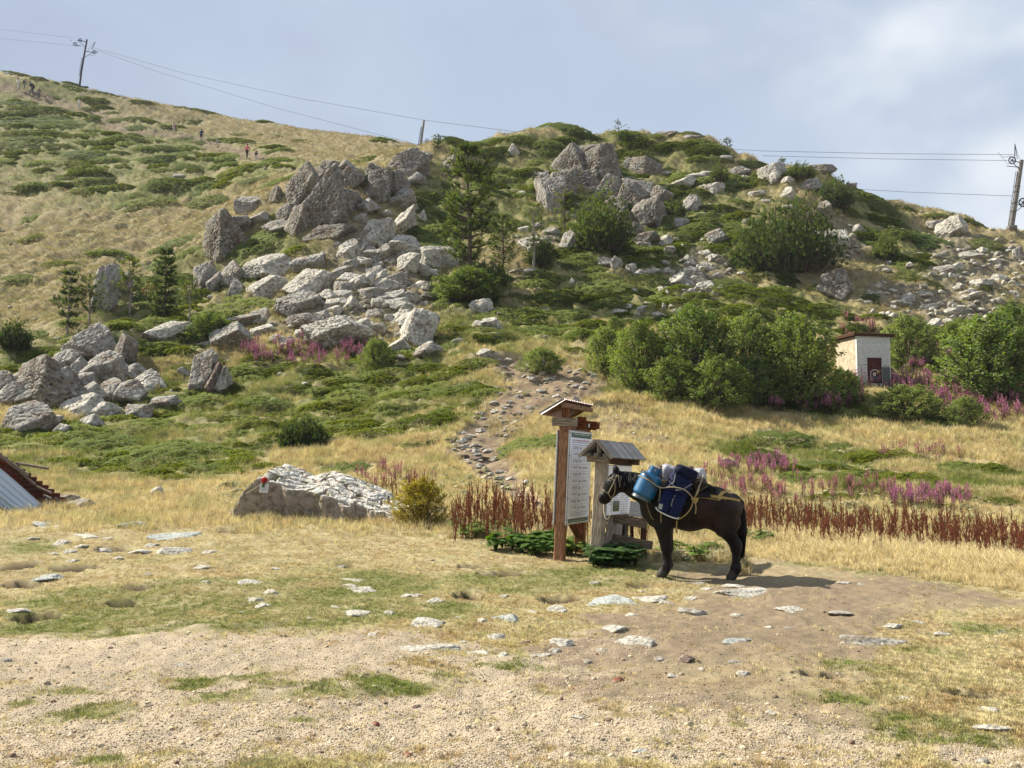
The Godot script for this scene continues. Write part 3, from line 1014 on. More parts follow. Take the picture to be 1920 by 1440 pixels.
# sheet of print over a panel: a, b top corners, c bottom under b, laid 3 mm off the panel
func print_sheet(parent: Node, a: Vector3, b: Vector3, c: Vector3, m: Material):
	var s := MB.new()
	var d := a + c - b
	var nn := (b - a).cross(c - b).normalized() * -1.0
	for q in [a, b, c, a, c, d]:
		s.v.append(q)
		s.n.append(nn)
		s.c.append(Color.WHITE)
	for q in [Vector2(0, 0), Vector2(1, 0), Vector2(1, 1), Vector2(0, 0), Vector2(1, 1), Vector2(0, 1)]:
		s.uv.append(q)
	item("print", s.mesh(), m, parent)

func build_boards():
	var red := Color(0.52, 0.29, 0.165)
	var worn := Color(0.33, 0.25, 0.18)
	# the tall notice board: two posts one behind the other, a panel on each side, a small roof
	var p := hit(1049, 1050)
	var ax := Vector3(0.38, 0, -0.925)
	var nx := Vector3(0.925, 0, 0.38)
	var o := top("notice_board", at(p, 0.0, -0.047))
	tag(o, "tall wooden notice board with white rules panel under a little roof", "notice board")
	var up := Vector3.UP
	var post := func(a: float, h: float, col: Color):
		board(o, "post", ax * a - up * 0.35, ax * a + up * h, nx, 0.155, 0.13, col)
	post.call(0.0, 2.06, red)
	post.call(0.94, 2.02, Color(0.48, 0.22, 0.105))
	for s in [1.0, -1.0]:
		var f: Vector3 = nx * (0.095 * s)
		var mid := ax * 0.47 + f
		var pm := MB.new()
		pm.box(Transform3D(Basis(ax, up, ax.cross(up)), mid + up * 1.235), Vector3(1.10, 1.42, 0.02), Color(0.72, 0.73, 0.74), 0.003)
		var pn := item("rules_panel", pm.mesh(), M.enamel, o)
		tag(pn, "white panel of printed rules" if s > 0 else "back panel on the far side")
		if s > 0.0:
			var g := nx * (0.095 + 0.0135)
			print_sheet(pn, ax * -0.05 + g + up * 1.925, ax * 0.99 + g + up * 1.925, ax * 0.99 + g + up * 0.545, notice(256, 768, 0))
		var bo := MB.new()
		for a in [-0.045, 0.985]:
			for y in [0.60, 0.92, 1.24, 1.56, 1.90]:
				bo.lathe(Transform3D(Basis(ax, nx * s, ax.cross(nx * s)), ax * a + nx * s * 0.105 + up * y), [Vector2(0.012, 0), Vector2(0.012, 0.008), Vector2(0, 0.01)], 6, Color(0.2, 0.2, 0.2))
		item("bolt", bo.mesh(), M.metal, pn)
	# lower brace, cross pieces and the roof
	board(o, "brace", ax * 0.30 + up * 0.62, ax * 0.86 + up * 0.30, nx, 0.10, 0.05, Color(0.30, 0.11, 0.055))
	board(o, "top_rail", ax * -0.12 + up * 2.00 + nx * 0.03, ax * 1.10 + up * 2.00 + nx * 0.03, up, 0.16, 0.05, Color(0.36, 0.21, 0.13))
	board(o, "ridge_beam", ax * -0.2 + up * 2.31 + nx * 0.03, ax * 1.15 + up * 2.31 + nx * 0.03, up, 0.07, 0.07, Color(0.40, 0.26, 0.17))
	board(o, "cross_beam", nx * -0.17 + up * 2.06 + ax * -0.10, nx * 0.22 + up * 2.06 + ax * -0.10, up, 0.125, 0.06, Color(0.40, 0.34, 0.26))
	board(o, "cross_beam", nx * -0.25 + up * 2.06 + ax * 1.02, nx * 0.22 + up * 2.06 + ax * 1.02, up, 0.11, 0.06, Color(0.30, 0.16, 0.09))
	board(o, "king_post", up * 2.05, up * 2.31, nx, 0.10, 0.08, Color(0.33, 0.15, 0.07))
	for s in [-1.0]:
		for a in [-0.04, 0.98]:
			board(o, "rafter", up * 2.345 + nx * 0.03 + ax * a, up * 2.175 + nx * (0.27 * s) + ax * a, ax, 0.06, 0.05, Color(0.32, 0.17, 0.09))
		if s > 0.0: continue
		# ribbed roofing, one slope falling away from the panel
		var rf := MB.new()
		var n := 90
		for i in n:
			var t0 := lerpf(-0.22, 1.18, float(i) / n)
			var t1 := lerpf(-0.22, 1.18, float(i + 1) / n)
			var h0 := 0.019 * cos(TAU * t0 / 0.085)
			var h1 := 0.019 * cos(TAU * t1 / 0.085)
			var sl: Vector3 = (nx * s * 0.38 - up * 0.235)
			var nr: Vector3 = (nx * s * 0.215 + up * 0.33).normalized()
			var b := up * 2.40 + nx * 0.05
			rf.quad(b + ax * t0 + nr * h0, b + ax * t1 + nr * h1, b + sl + ax * t1 + nr * h1, b + sl + ax * t0 + nr * h0, Color(0.16, 0.045, 0.035), nr)
			rf.quad(b + ax * t0 + nr * (h0 - 0.006), b + ax * t1 + nr * (h1 - 0.006), b + sl + ax * t1 + nr * (h1 - 0.006), b + sl + ax * t0 + nr * (h0 - 0.006), Color(0.20, 0.10, 0.08), -nr)
		item("roof_sheet", rf.mesh(), M.enamel, o)
		board(o, "barge_board", up * 2.40 + nx * 0.04 + ax * -0.235, up * 2.175 + nx * (0.335 * s) + ax * -0.235, nx, 0.035, 0.02, Color(0.55, 0.52, 0.48))
	# short direction planks nailed to the side
	var pl := board(o, "direction_plank", nx * 0.05 + up * 2.07 + ax * 0.40, nx * 0.20 + up * 2.07 + ax * 0.38, up, 0.19, 0.03, Color(0.26, 0.085, 0.03))
	var pl2 := board(o, "direction_plank", nx * 0.03 + up * 2.055 + ax * 0.90, nx * 0.215 + up * 2.05 + ax * 0.88, up, 0.14, 0.03, Color(0.24, 0.08, 0.03))
	var mk2 := MB.new()
	mk2.box(Transform3D(Basis(nx, up, nx.cross(up)), nx * 0.10 + up * 2.05 + ax * 0.855), Vector3(0.03, 0.06, 0.004), Color(0.8, 0.8, 0.78), 0.001)
	item("white_mark", mk2.mesh(), M.plain, o)

	# the lower map board with a plank roof
	var grey := Color(0.36, 0.335, 0.30)
	p = hit(1118, 1056)
	ax = Vector3(0.46, 0, -0.888)
	nx = Vector3(0.888, 0, 0.46)
	o = top("map_board", at(p, 0.0, -0.062))
	tag(o, "grey wooden map board with plank roof standing behind the horse's head", "map board")
	board(o, "post", up * 0.10, up * 1.50, nx, 0.17, 0.15, Color(0.60, 0.51, 0.40))
	var bl := MB.new()
	bl.box(Transform3D(Basis(nx, up, nx.cross(up)), up * -0.12), Vector3(0.19, 0.44, 0.17), Color(0.018, 0.018, 0.018), 0.02)
	item("tarred_foot", bl.mesh(), M.plain, o)
	board(o, "post", ax * 1.02 - up * 0.3, ax * 0.98 + up * 1.48, nx, 0.14, 0.13, Color(0.17, 0.14, 0.12))
	var pb := MB.new()
	var fm := nx * 0.085
	pb.box(Transform3D(Basis(ax, up, ax.cross(up)), ax * 0.52 + fm + up * 1.06), Vector3(0.98, 0.74, 0.02), Color(0.70, 0.71, 0.72), 0.003)
	var mp := item("map_panel", pb.mesh(), M.enamel, o)
	var mg := nx * (0.085 + 0.0135)
	print_sheet(mp, ax * 0.04 + mg + up * 1.42, ax * 1.0 + mg + up * 1.42, ax * 1.0 + mg + up * 0.70, notice(256, 256, 1))
	for e in [[0.10, 0.33, 0.26, 0.72], [0.34, 0.05, 0.46, 0.72], [0.52, 0.30, 0.60, 0.72], [0.72, -0.1, 0.76, 0.72], [0.86, -0.15, 0.90, 0.72]]:
		board(o, "support_plank", ax * e[0] + up * e[1], ax * e[2] + up * e[3], ax, 0.11, 0.035, hue(Color(0.55, 0.50, 0.43), 0.25))
	board(o, "rail", ax * -0.1 + up * 1.505, ax * 1.15 + up * 1.47, up, 0.10, 0.09, Color(0.20, 0.12, 0.08))
	board(o, "cross_beam", nx * -0.19 + up * 1.50 + ax * -0.10, nx * 0.15 + up * 1.50 + ax * -0.10, up, 0.09, 0.08, Color(0.44, 0.36, 0.27))
	board(o, "cross_beam", nx * -0.19 + up * 1.49 + ax * 1.06, nx * 0.19 + up * 1.49 + ax * 1.06, up, 0.09, 0.08, Color(0.25, 0.19, 0.14))
	board(o, "king_post", up * 1.52 + ax * -0.11, up * 1.73 + ax * -0.11, nx, 0.055, 0.06, grey)
	for s in [-0.15, -0.02, 0.12]:
		board(o, "beam_end", nx * s + up * 1.565 + ax * -0.2, nx * s + up * 1.565 + ax * 1.12, nx, 0.07, 0.05, Color(0.40, 0.37, 0.33))
	for s in [1.0, -1.0]:
		var x := -0.24
		while x < 1.2:
			var wd := rng.randf_range(0.09, 0.12)
			board(o, "roof_plank", up * (1.775 + 0.006 * rng.randf()) + ax * (x + wd * 0.5) + nx * 0.01 * s, up * 1.535 + nx * (0.25 * s) + ax * (x + wd * 0.5), ax, wd - 0.008, 0.022, hue(Color(0.54, 0.54, 0.54), 0.22))
			x += wd
		board(o, "barge_board", up * 1.775 + ax * -0.26 + nx * 0.01 * s, up * 1.525 + nx * (0.26 * s) + ax * -0.26, nx, 0.05, 0.02, Color(0.42, 0.38, 0.33))

	# brown handrail with a small white notice, beyond the map board
	p = hit(1207, 1050)
	o = top("handrail", at(p, 0.0))
	tag(o, "short brown wooden handrail beyond the map board", "handrail")
	var br := Color(0.15, 0.07, 0.04)
	board(o, "post", Vector3(0, -0.2, 0), Vector3(0.0, 0.62, 0), Vector3.RIGHT, 0.08, 0.07, br)
	board(o, "post", Vector3(-0.62, -0.2, -0.35), Vector3(-0.60, 0.70, -0.35), Vector3.RIGHT, 0.08, 0.07, br)
	board(o, "post", Vector3(-0.16, -0.1, -0.1), Vector3(-0.16, 0.78, -0.1), Vector3.RIGHT, 0.05, 0.05, Color(0.16, 0.05, 0.04))
	board(o, "rail", Vector3(-0.75, 0.66, -0.30), Vector3(0.05, 0.53, 0.06), Vector3.UP, 0.14, 0.05, Color(0.33, 0.26, 0.19))
	board(o, "rail", Vector3(-0.75, 0.36, -0.30), Vector3(0.12, 0.22, 0.08), Vector3.UP, 0.12, 0.05, Color(0.33, 0.26, 0.18))
	var wn := MB.new()
	wn.box(at(Vector3(-0.05, 0.74, -0.04), -0.3, -0.12), Vector3(0.30, 0.22, 0.015), Color(0.66, 0.67, 0.68), 0.003)
	item("small_notice", wn.mesh(), M.enamel, o)

# ---------------------------------------------------------------- rocks
# a fractured block: planes cut from a ball, roughened; n cells along each side of the cube it grows from
func rock_mesh(seed_: int, size: Vector3, n: int, tone: int, blocky := 0.6, bed := 0.03) -> ArrayMesh:
	var r := RandomNumberGenerator.new()
	r.seed = seed_
	var pn := PackedVector3Array()
	var pd := PackedFloat32Array()
	var jb := Basis.from_euler(Vector3(r.randf_range(-0.7, 0.7), r.randf_range(0, TAU), r.randf_range(-0.8, 0.8)))
	for ax in 3:
		for s in [1.0, -1.0]:
			var q := Vector3.ZERO
			q[ax] = s
			q += Vector3(r.randf_range(-0.18, 0.18), r.randf_range(-0.18, 0.18), r.randf_range(-0.18, 0.18))
			pn.append((jb * q).normalized())
			pd.append(r.randf_range(0.42, 0.85))
	# the big face that the block broke along, dipping downhill
	pn.append(Vector3(r.randf_range(-0.95, -0.2), r.randf_range(0.05, 0.35), 0.75).normalized() if tone == 2 else Vector3(r.randf_range(-0.65, 0.1), r.randf_range(0.55, 0.95), r.randf_range(0.25, 0.75)).normalized())
	pd.append(r.randf_range(0.30, 0.55))
	for i in 9:
		pn.append(Vector3(r.randfn(), r.randfn(), r.randfn()).normalized())
		pd.append(r.randf_range(0.58, 0.95))
	var off := Vector3(r.randf() * 90.0, r.randf() * 90.0, r.randf() * 90.0)
	var bedn := (jb * Vector3(0.15, 1, 0.1)).normalized()
	var big := maxf(size.x, maxf(size.y, size.z))
	var fq := clampf(big * 0.8, 1.2, 4.0)
	var pale: Color = [Color(0.50, 0.475, 0.415), Color(0.35, 0.33, 0.295), Color(0.245, 0.225, 0.195), Color(0.40, 0.425, 0.405), Color(0.23, 0.075, 0.05), Color(0.17, 0.125, 0.10)][tone]
	var lo := Vector3(9, 9, 9)
	var hi := -lo
	var verts := PackedVector3Array()
	var nors := PackedVector3Array()
	var cols := PackedColorArray()
	var idx := PackedInt32Array()
	var m := n + 3
	for f in 6:
		var ax := f / 2
		var s := 1.0 if f % 2 == 0 else -1.0
		var pts := PackedVector3Array()
		pts.resize(m * m)
		var cc := PackedColorArray()
		cc.resize(m * m)
		for j in m:
			for i in m:
				var a := tan((float(i - 1) / n - 0.5) * PI * 0.5)
				var b := tan((float(j - 1) / n - 0.5) * PI * 0.5)
				var d := Vector3.ZERO
				d[ax] = s
				d[(ax + 1) % 3] = a
				d[(ax + 2) % 3] = b
				d = d.normalized()
				var rad := 1.15
				var w2 := 9.0
				for k in pn.size():
					var c := pn[k].dot(d)
					if c > 0.05:
						var t := pd[k] / c
						if t < rad:
							w2 = rad
							rad = t
						elif t < w2: w2 = t
				rad -= 0.018 * maxf(0.0, 1.0 - (w2 - rad) / 0.05)
				var q := d * rad * fq + off
				var n1 := nc.get_noise_3dv(q * 0.8)
				var n2 := nb.get_noise_3dv(q * 3.3)
				rad *= 1.0 + 0.04 * n1 + 0.018 * n2
				var cr := absf(nb.get_noise_3dv(q * 1.05 + Vector3(40, 0, 0)))
				var crack := 1.0 - smoothstep(0.0, 0.05, cr)
				rad -= 0.075 * crack
				var cr2 := absf(nb.get_noise_3dv(q * Vector3(1.9, 0.7, 1.9) + Vector3(0, 60, 12)))
				rad -= 0.05 * (1.0 - smoothstep(0.0, 0.06, cr2))
				var st := bedn.dot(q) * 2.2 + n1 * 1.4
				var ft := st - floorf(st)
				rad += bed * (ft - 0.5)
				pts[j * m + i] = d * rad * size * 0.5
				var li := nc.get_noise_3dv(q * 1.7 + Vector3(0, 77, 0))
				var col := pale * (1.0 + 0.35 * n1 + 0.30 * li)
				col = col.lerp(pale.lerp(Color(0.56, 0.55, 0.50), 0.5), smoothstep(0.12, 0.4, li) * 0.6)
				col = col.lerp(Color(0.20, 0.13, 0.075), smoothstep(0.15, 0.5, nb.get_noise_3dv(q * 0.7 + Vector3(9, 9, 0))) * (0.18 if tone == 0 else (0.45 if tone < 3 else 0.0)))
				col = col.lerp(Color(0.07, 0.065, 0.055), smoothstep(0.2, 0.5, nb.get_noise_3dv(q * 2.4 + Vector3(0, 9, 30))) * 0.35)
				col.a = 1.0
				cc[j * m + i] = col
		var base := verts.size()
		for j in n + 1:
			for i in n + 1:
				var o := (j + 1) * m + i + 1
				var g := (pts[o + 1] - pts[o - 1]).cross(pts[o + m] - pts[o - m])
				if g.dot(pts[o]) < 0.0: g = -g
				verts.append(pts[o])
				lo = lo.min(pts[o]); hi = hi.max(pts[o])
				nors.append(g.normalized())
				cols.append(cc[o])
		for j in n:
			for i in n:
				var o := base + j * (n + 1) + i
				if s > 0.0:
					for q in [o, o + n + 1, o + 1, o + 1, o + n + 1, o + n + 2]: idx.append(q)
				else:
					for q in [o, o + 1, o + n + 1, o + 1, o + n + 2, o + n + 1]: idx.append(q)
	# fill the stated size exactly
	var fit := size / (hi - lo)
	var mid := (hi + lo) * 0.5
	for i in verts.size():
		verts[i] = (verts[i] - mid) * fit
		nors[i] = (nors[i] / fit).normalized()
	var a := []
	a.resize(Mesh.ARRAY_MAX)
	a[Mesh.ARRAY_VERTEX] = verts
	a[Mesh.ARRAY_NORMAL] = nors
	a[Mesh.ARRAY_COLOR] = cols
	a[Mesh.ARRAY_INDEX] = idx
	var me := ArrayMesh.new()
	me.add_surface_from_arrays(Mesh.PRIMITIVE_TRIANGLES, a)
	return me

const TONES := ["pale grey", "mid grey", "dark brown-grey", "blue-green", "brick-red", "dark brown"]
var small_rocks := {}

func small_rock(tone: int) -> Mesh:
	if not small_rocks.has(tone):
		var l := []
		for i in 7: l.append(rock_mesh(900 + tone * 40 + i, Vector3.ONE, 8, tone))
		small_rocks[tone] = l
	return small_rocks[tone][rng.randi() % 7]

# one boulder; centre column cx, foot by, width w and height h as seen
func boulder(cx: float, by: float, w: float, h: float, tone: int, where: String, group: String, res := 0, called := "boulder"):
	var p := hit(cx, by - h * 0.12)
	var k := Vector2(p.x, p.z).length() / FOC
	var sx := w * k * 1.13
	var sy := h * k * 1.3
	var sz := clampf((sx + sy) * 0.5, sx * 0.6, sx * 1.2)
	var px := w * h
	var size := "huge" if px > 5500 else ("large" if px > 1800 else ("middling" if px > 600 else "small"))
	var xf := Transform3D(Basis.IDENTITY, p + Vector3(0, sy * 0.22, -sz * 0.26))
	var o: MeshInstance3D
	if px > 600:
		var n := 42 if px > 5500 else (28 if px > 1800 else 18)
		o = item(called, rock_mesh(int(cx * 13 + by * 7), Vector3(sx, sy * 1.12, sz), n, tone, 0.6, 0.05), M.rock, null, xf)
	else:
		xf.basis = Basis.from_euler(Vector3(rng.randf_range(-0.6, 0.6), rng.randf_range(-1.2, 1.2), rng.randf_range(-0.7, 0.7)))
		xf.basis = Basis.from_scale(Vector3(sx, sy * 1.1, sz) * 0.95) * xf.basis
		o = item(called, small_rock(tone), M.rock, null, xf)
	rank(o, "%s %s %s" % [size, TONES[tone], called], where, called, group)

func build_rocks():
	# crag and boulder slide on the slope
	for e in [[600, 438, 95, 122, 2], [572, 393, 80, 85, 2], [420, 483, 95, 80, 2], [522, 445, 60, 40, 1], [466, 400, 55, 35, 1], [517, 380, 32, 32, 2], [548, 397, 34, 30, 2], [764, 336, 74, 58, 2], [714, 374, 46, 56, 2], [752, 397, 60, 55, 1], [662, 393, 34, 32, 2], [641, 330, 36, 32, 1], [600, 340, 40, 28, 2], [790, 300, 40, 20, 1], [620, 330, 50, 30, 2], [560, 438, 60, 50, 2], [655, 352, 50, 44, 2], [700, 345, 40, 40, 2], [738, 362, 56, 40, 2], [684, 402, 52, 34, 1], [778, 352, 40, 32, 1], [540, 424, 50, 40, 2], [396, 458, 40, 40, 2], [445, 440, 50, 34, 2], [612, 446, 90, 26, 2], [488, 420, 44, 24, 1], [640, 400, 50, 50, 2], [700, 380, 44, 30, 2]]:
		boulder(e[0], e[1], e[2], e[3], e[4], "in the crag above the slide", "rocks of the crag")
	for e in [[755, 440, 42, 55, 0], [703, 466, 66, 56, 0], [648, 489, 50, 42, 0], [757, 480, 66, 42, 0], [719, 488, 30, 34, 1], [674, 420, 30, 22, 1], [725, 407, 24, 15, 0], [792, 420, 18, 32, 0], [502, 526, 100, 54, 0], [577, 516, 58, 40, 1], [580, 562, 104, 62, 0], [495, 562, 76, 46, 0], [378, 545, 38, 52, 1], [396, 556, 34, 46, 1], [434, 540, 44, 50, 1], [440, 557, 24, 34, 1], [766, 512, 44, 36, 0], [824, 497, 66, 36, 0], [560, 600, 86, 55, 1], [570, 612, 70, 24, 2], [628, 662, 122, 66, 0], [780, 652, 80, 72, 0], [798, 672, 62, 32, 1], [747, 668, 42, 34, 0], [428, 654, 78, 48, 1], [490, 635, 44, 26, 0], [486, 605, 36, 28, 1], [440, 615, 90, 26, 1], [387, 654, 40, 14, 0], [565, 634, 26, 20, 0], [672, 668, 30, 12, 0], [745, 584, 72, 28, 0], [614, 566, 40, 24, 0], [655, 582, 46, 28, 0], [700, 600, 32, 20, 1], [720, 545, 50, 24, 0], [690, 560, 40, 22, 1], [660, 540, 36, 22, 0], [700, 520, 44, 22, 0], [745, 530, 40, 20, 1], [790, 540, 40, 16, 0], [640, 520, 36, 22, 1], [680, 500, 34, 20, 0], [720, 570, 40, 20, 1], [765, 565, 36, 16, 0], [640, 610, 36, 20, 0], [670, 622, 30, 16, 1], [700, 625, 40, 18, 0], [735, 610, 36, 22, 0], [520, 645, 30, 16, 0], [540, 652, 40, 16, 1], [600, 600, 34, 18, 1], [630, 590, 30, 18, 0], [812, 520, 36, 16, 0], [800, 560, 36, 12, 0]]:
		boulder(e[0], e[1], e[2], e[3], e[4], "in the boulder slide", "boulders of the slide")
	# outcrops by the left edge of the meadow
	for e in [[160, 678, 90, 66, 1], [186, 668, 38, 40, 1], [226, 684, 50, 52, 2], [72, 758, 134, 76, 2], [180, 732, 74, 66, 1], [140, 682, 34, 22, 0], [38, 815, 84, 54, 1], [10, 758, 28, 16, 0], [152, 735, 44, 34, 1], [162, 760, 60, 40, 1], [140, 782, 88, 40, 0], [182, 786, 66, 28, 0], [202, 757, 28, 28, 1], [237, 760, 60, 42, 1], [266, 738, 74, 42, 0], [245, 714, 56, 30, 1], [255, 792, 50, 30, 1], [303, 768, 52, 24, 1], [163, 806, 46, 26, 1], [118, 815, 28, 18, 0], [99, 798, 28, 18, 0], [337, 708, 32, 18, 2], [308, 640, 84, 36, 0], [186, 592, 56, 88, 1], [218, 560, 40, 46, 1], [294, 930, 22, 16, 0], [250, 655, 50, 12, 0], [330, 610, 30, 12, 0], [28, 762, 70, 50, 1], [104, 764, 60, 64, 1], [130, 728, 54, 50, 1], [62, 722, 84, 34, 1], [8, 735, 40, 34, 1], [206, 742, 40, 30, 1], [118, 700, 44, 40, 1], [212, 704, 36, 30, 1]]:
		boulder(e[0], e[1], e[2], e[3], e[4], "at the outcrop beside the meadow", "rocks of the meadow outcrop")
	for e in [[374, 742, 40, 78, 1], [398, 742, 46, 58, 5], [416, 742, 30, 48, 1], [386, 694, 30, 30, 1]]:
		boulder(e[0], e[1], e[2], e[3], e[4], "in the standing rock stack on the meadow", "rock stack on the meadow")
	# craggy middle hill
	for e in [[1075, 340, 80, 74, 2], [1128, 345, 80, 70, 2], [1102, 362, 90, 44, 2], [1034, 407, 50, 78, 1], [1212, 336, 66, 42, 2], [1190, 400, 60, 60, 2], [1222, 436, 66, 66, 2], [1198, 372, 56, 40, 1], [1176, 350, 34, 22, 1], [1184, 444, 44, 30, 2], [963, 295, 20, 26, 0], [1008, 335, 42, 24, 0], [1280, 354, 50, 24, 0], [1338, 362, 58, 20, 0], [1310, 337, 40, 16, 0], [1388, 334, 40, 22, 1], [1452, 348, 46, 44, 0], [1300, 404, 40, 38, 1], [1275, 427, 32, 20, 1], [1345, 455, 40, 28, 1], [1245, 460, 38, 20, 0], [1258, 483, 26, 24, 1], [1130, 505, 38, 24, 1], [1157, 508, 22, 26, 1], [1183, 518, 20, 30, 0], [1268, 538, 38, 28, 0], [1295, 524, 26, 26, 1], [1310, 530, 36, 14, 0], [1328, 548, 38, 22, 0], [1000, 480, 54, 44, 0], [1066, 472, 28, 46, 1], [1035, 440, 32, 14, 0], [902, 592, 42, 32, 0], [900, 614, 30, 14, 0], [918, 622, 46, 26, 0], [1160, 588, 46, 10, 0], [1215, 575, 40, 10, 0], [1115, 600, 26, 9, 0], [850, 335, 40, 44, 2], [870, 300, 24, 24, 2], [1250, 256, 70, 12, 2], [1300, 262, 30, 12, 1], [1360, 300, 26, 10, 1], [912, 670, 38, 16, 0], [860, 645, 30, 10, 0], [1330, 330, 30, 12, 0], [1400, 345, 34, 16, 0], [1370, 350, 26, 12, 1], [985, 440, 28, 18, 0], [1020, 465, 30, 22, 0], [1420, 370, 30, 16, 0], [1055, 368, 60, 50, 2], [1142, 372, 60, 46, 2], [1152, 402, 50, 36, 2], [1242, 384, 44, 36, 2], [1168, 428, 50, 40, 2], [1214, 462, 54, 26, 2], [1095, 300, 80, 30, 2], [1190, 322, 40, 30, 2], [1020, 372, 34, 50, 1]]:
		boulder(e[0], e[1], e[2], e[3], e[4], "on the craggy middle hill", "rocks of the middle hill")
	for e in [[1540, 330, 62, 26, 2], [1594, 346, 26, 18, 1], [1516, 362, 50, 30, 1], [1479, 375, 26, 26, 0], [1544, 404, 36, 28, 1], [1568, 480, 66, 50, 0], [1572, 564, 64, 54, 2], [1793, 446, 50, 38, 0], [1757, 430, 28, 18, 1], [1608, 438, 36, 16, 1], [1588, 390, 20, 24, 1], [1776, 517, 34, 20, 1], [1820, 487, 40, 16, 0], [1708, 568, 28, 20, 0], [1684, 573, 28, 12, 0], [1689, 492, 24, 12, 0], [1880, 532, 28, 18, 0], [1758, 615, 24, 20, 0], [1788, 590, 34, 12, 0], [1658, 600, 22, 14, 0], [1914, 490, 20, 24, 1], [1845, 536, 40, 14, 0], [1870, 500, 30, 14, 0], [1800, 505, 30, 12, 0], [1740, 580, 26, 12, 0], [1905, 560, 30, 14, 0], [1830, 560, 34, 12, 0], [1480, 400, 30, 20, 1]]:
		boulder(e[0], e[1], e[2], e[3], e[4], "on the stony slope under the lift pylon", "rocks of the pylon slope")
	boulder(1362, 880, 46, 18, 2, "in the meadow beyond the horse", "meadow rock")
	boulder(820, 968, 44, 16, 1, "beside the plaque rock", "rocks by the plaque rock")
	boulder(470, 958, 40, 18, 0, "beside the plaque rock", "rocks by the plaque rock")
	boulder(105, 950, 60, 18, 1, "by the ruined shed", "rocks by the shed")
	boulder(150, 952, 50, 14, 1, "by the ruined shed", "rocks by the shed")
	# far slope
	for e in [[335, 335, 26, 10, 0], [85, 345, 10, 5, 0], [150, 392, 10, 5, 0], [408, 268, 8, 6, 0], [496, 318, 8, 5, 0]]:
		boulder(e[0], e[1], e[2], e[3], e[4], "on the far grass slope", "stones of the far slope")
	# stones of the slide, each its own, then the finer rubble
	var done := 0
	while done < 120:
		var a := rng.randf() * TAU
		var q := sqrt(rng.randf())
		var cx := 690.0 + cos(a) * q * 130.0
		var cy := 545.0 + sin(a) * q * 95.0
		if cx < 620.0 and cy < 600.0: continue
		var w := 9.0 + 34.0 * pow(rng.randf(), 2.0)
		boulder(cx, cy, w, w * rng.randf_range(0.35, 0.8), 0 if rng.randf() < 0.7 else 1, "among the loose blocks of the slide", "loose blocks of the slide", 0, "block")
		done += 1
	for i in 120:
		var cx := rng.randf_range(960, 1480)
		var cy := rng.randf_range(300, 600)
		if rng.randf() < 0.4:
			cx = rng.randf_range(1240, 1350); cy = rng.randf_range(450, 560)
		boulder(cx, cy, rng.randf_range(9, 32), rng.randf_range(6, 15), 0 if rng.randf() < 0.75 else 1, "on the middle hill", "small rocks of the middle hill", 0, "block")
	for i in 70:
		var cx := rng.randf_range(1620, 1920)
		var cy := rng.randf_range(470, 620)
		boulder(cx, cy, rng.randf_range(9, 22), rng.randf_range(5, 12), 0 if rng.randf() < 0.8 else 1, "among the small rocks under the lift pylon", "small rocks under the lift pylon", 0, "block")
	for i in 110:
		var k := rng.randi() % (PATH.size() - 1)
		var t := rng.randf()
		var cx: float = lerpf(PATH[k][0], PATH[k + 1][0], t) + rng.randfn() * PATH[k][2] * 0.35
		var cy: float = lerpf(PATH[k][1], PATH[k + 1][1], t) + rng.randfn() * PATH[k][3] * 0.3
		var w := rng.randf_range(8, 20)
		boulder(cx, cy, w, w * 0.42, 0 if rng.randf() < 0.6 else 1, "on the stony footpath", "stones of the footpath", 0, "path stone")
	boulder(862, 862, 34, 10, 5, "across the footpath as a step", "footpath steps", 0, "step")
	boulder(900, 864, 30, 9, 5, "across the footpath as a step", "footpath steps", 0, "step")
	rubble()
	yard_stones()

func rubble():
	var list := []
	for i in 60000:
		var s := spot(row_at(20.0), R1)
		var o: int = s[1]
		var p: Vector3 = s[0]
		var m := mk("scree", o) * (1.0 if -p.z > 40.0 else 0.0)
		var f := mk("path", o)
		if rng.randf() < m * 0.28:
			list.append([p, rng.randf_range(0.12, 0.55), 0.7])
		elif rng.randf() < f * f * 0.35:
			list.append([p, (0.02 + 0.16 * pow(rng.randf(), 2.2)) * (1.0 if -p.z < 60.0 else 2.0), 0.5])
		elif rng.randf() < 0.008 and -p.z > 40.0:
			list.append([p, rng.randf_range(0.15, 0.5), 0.6])
	var mm := MultiMesh.new()
	mm.transform_format = MultiMesh.TRANSFORM_3D
	mm.use_colors = true
	mm.mesh = rock_mesh(3311, Vector3.ONE, 4, 0)
	mm.instance_count = list.size()
	for i in list.size():
		var e: Array = list[i]
		var b := Basis.from_euler(Vector3(rng.randf_range(-0.4, 0.4), rng.randf() * TAU, rng.randf_range(-0.4, 0.4))).scaled(Vector3(e[1], e[1] * e[2], e[1]))
		mm.set_instance_transform(i, Transform3D(b, e[0] + Vector3(0, e[1] * 0.12, 0)))
		var k := rng.randf_range(0.6, 1.2)
		mm.set_instance_color(i, Color(k, k * 0.98, k * 0.94))
	var g := MultiMeshInstance3D.new()
	g.multimesh = mm
	g.material_override = M.rock
	g.name = "rubble"
	add_child(g)
	tag(g, "fine grey rubble between the boulders and along the footpath", "", "", "stuff")

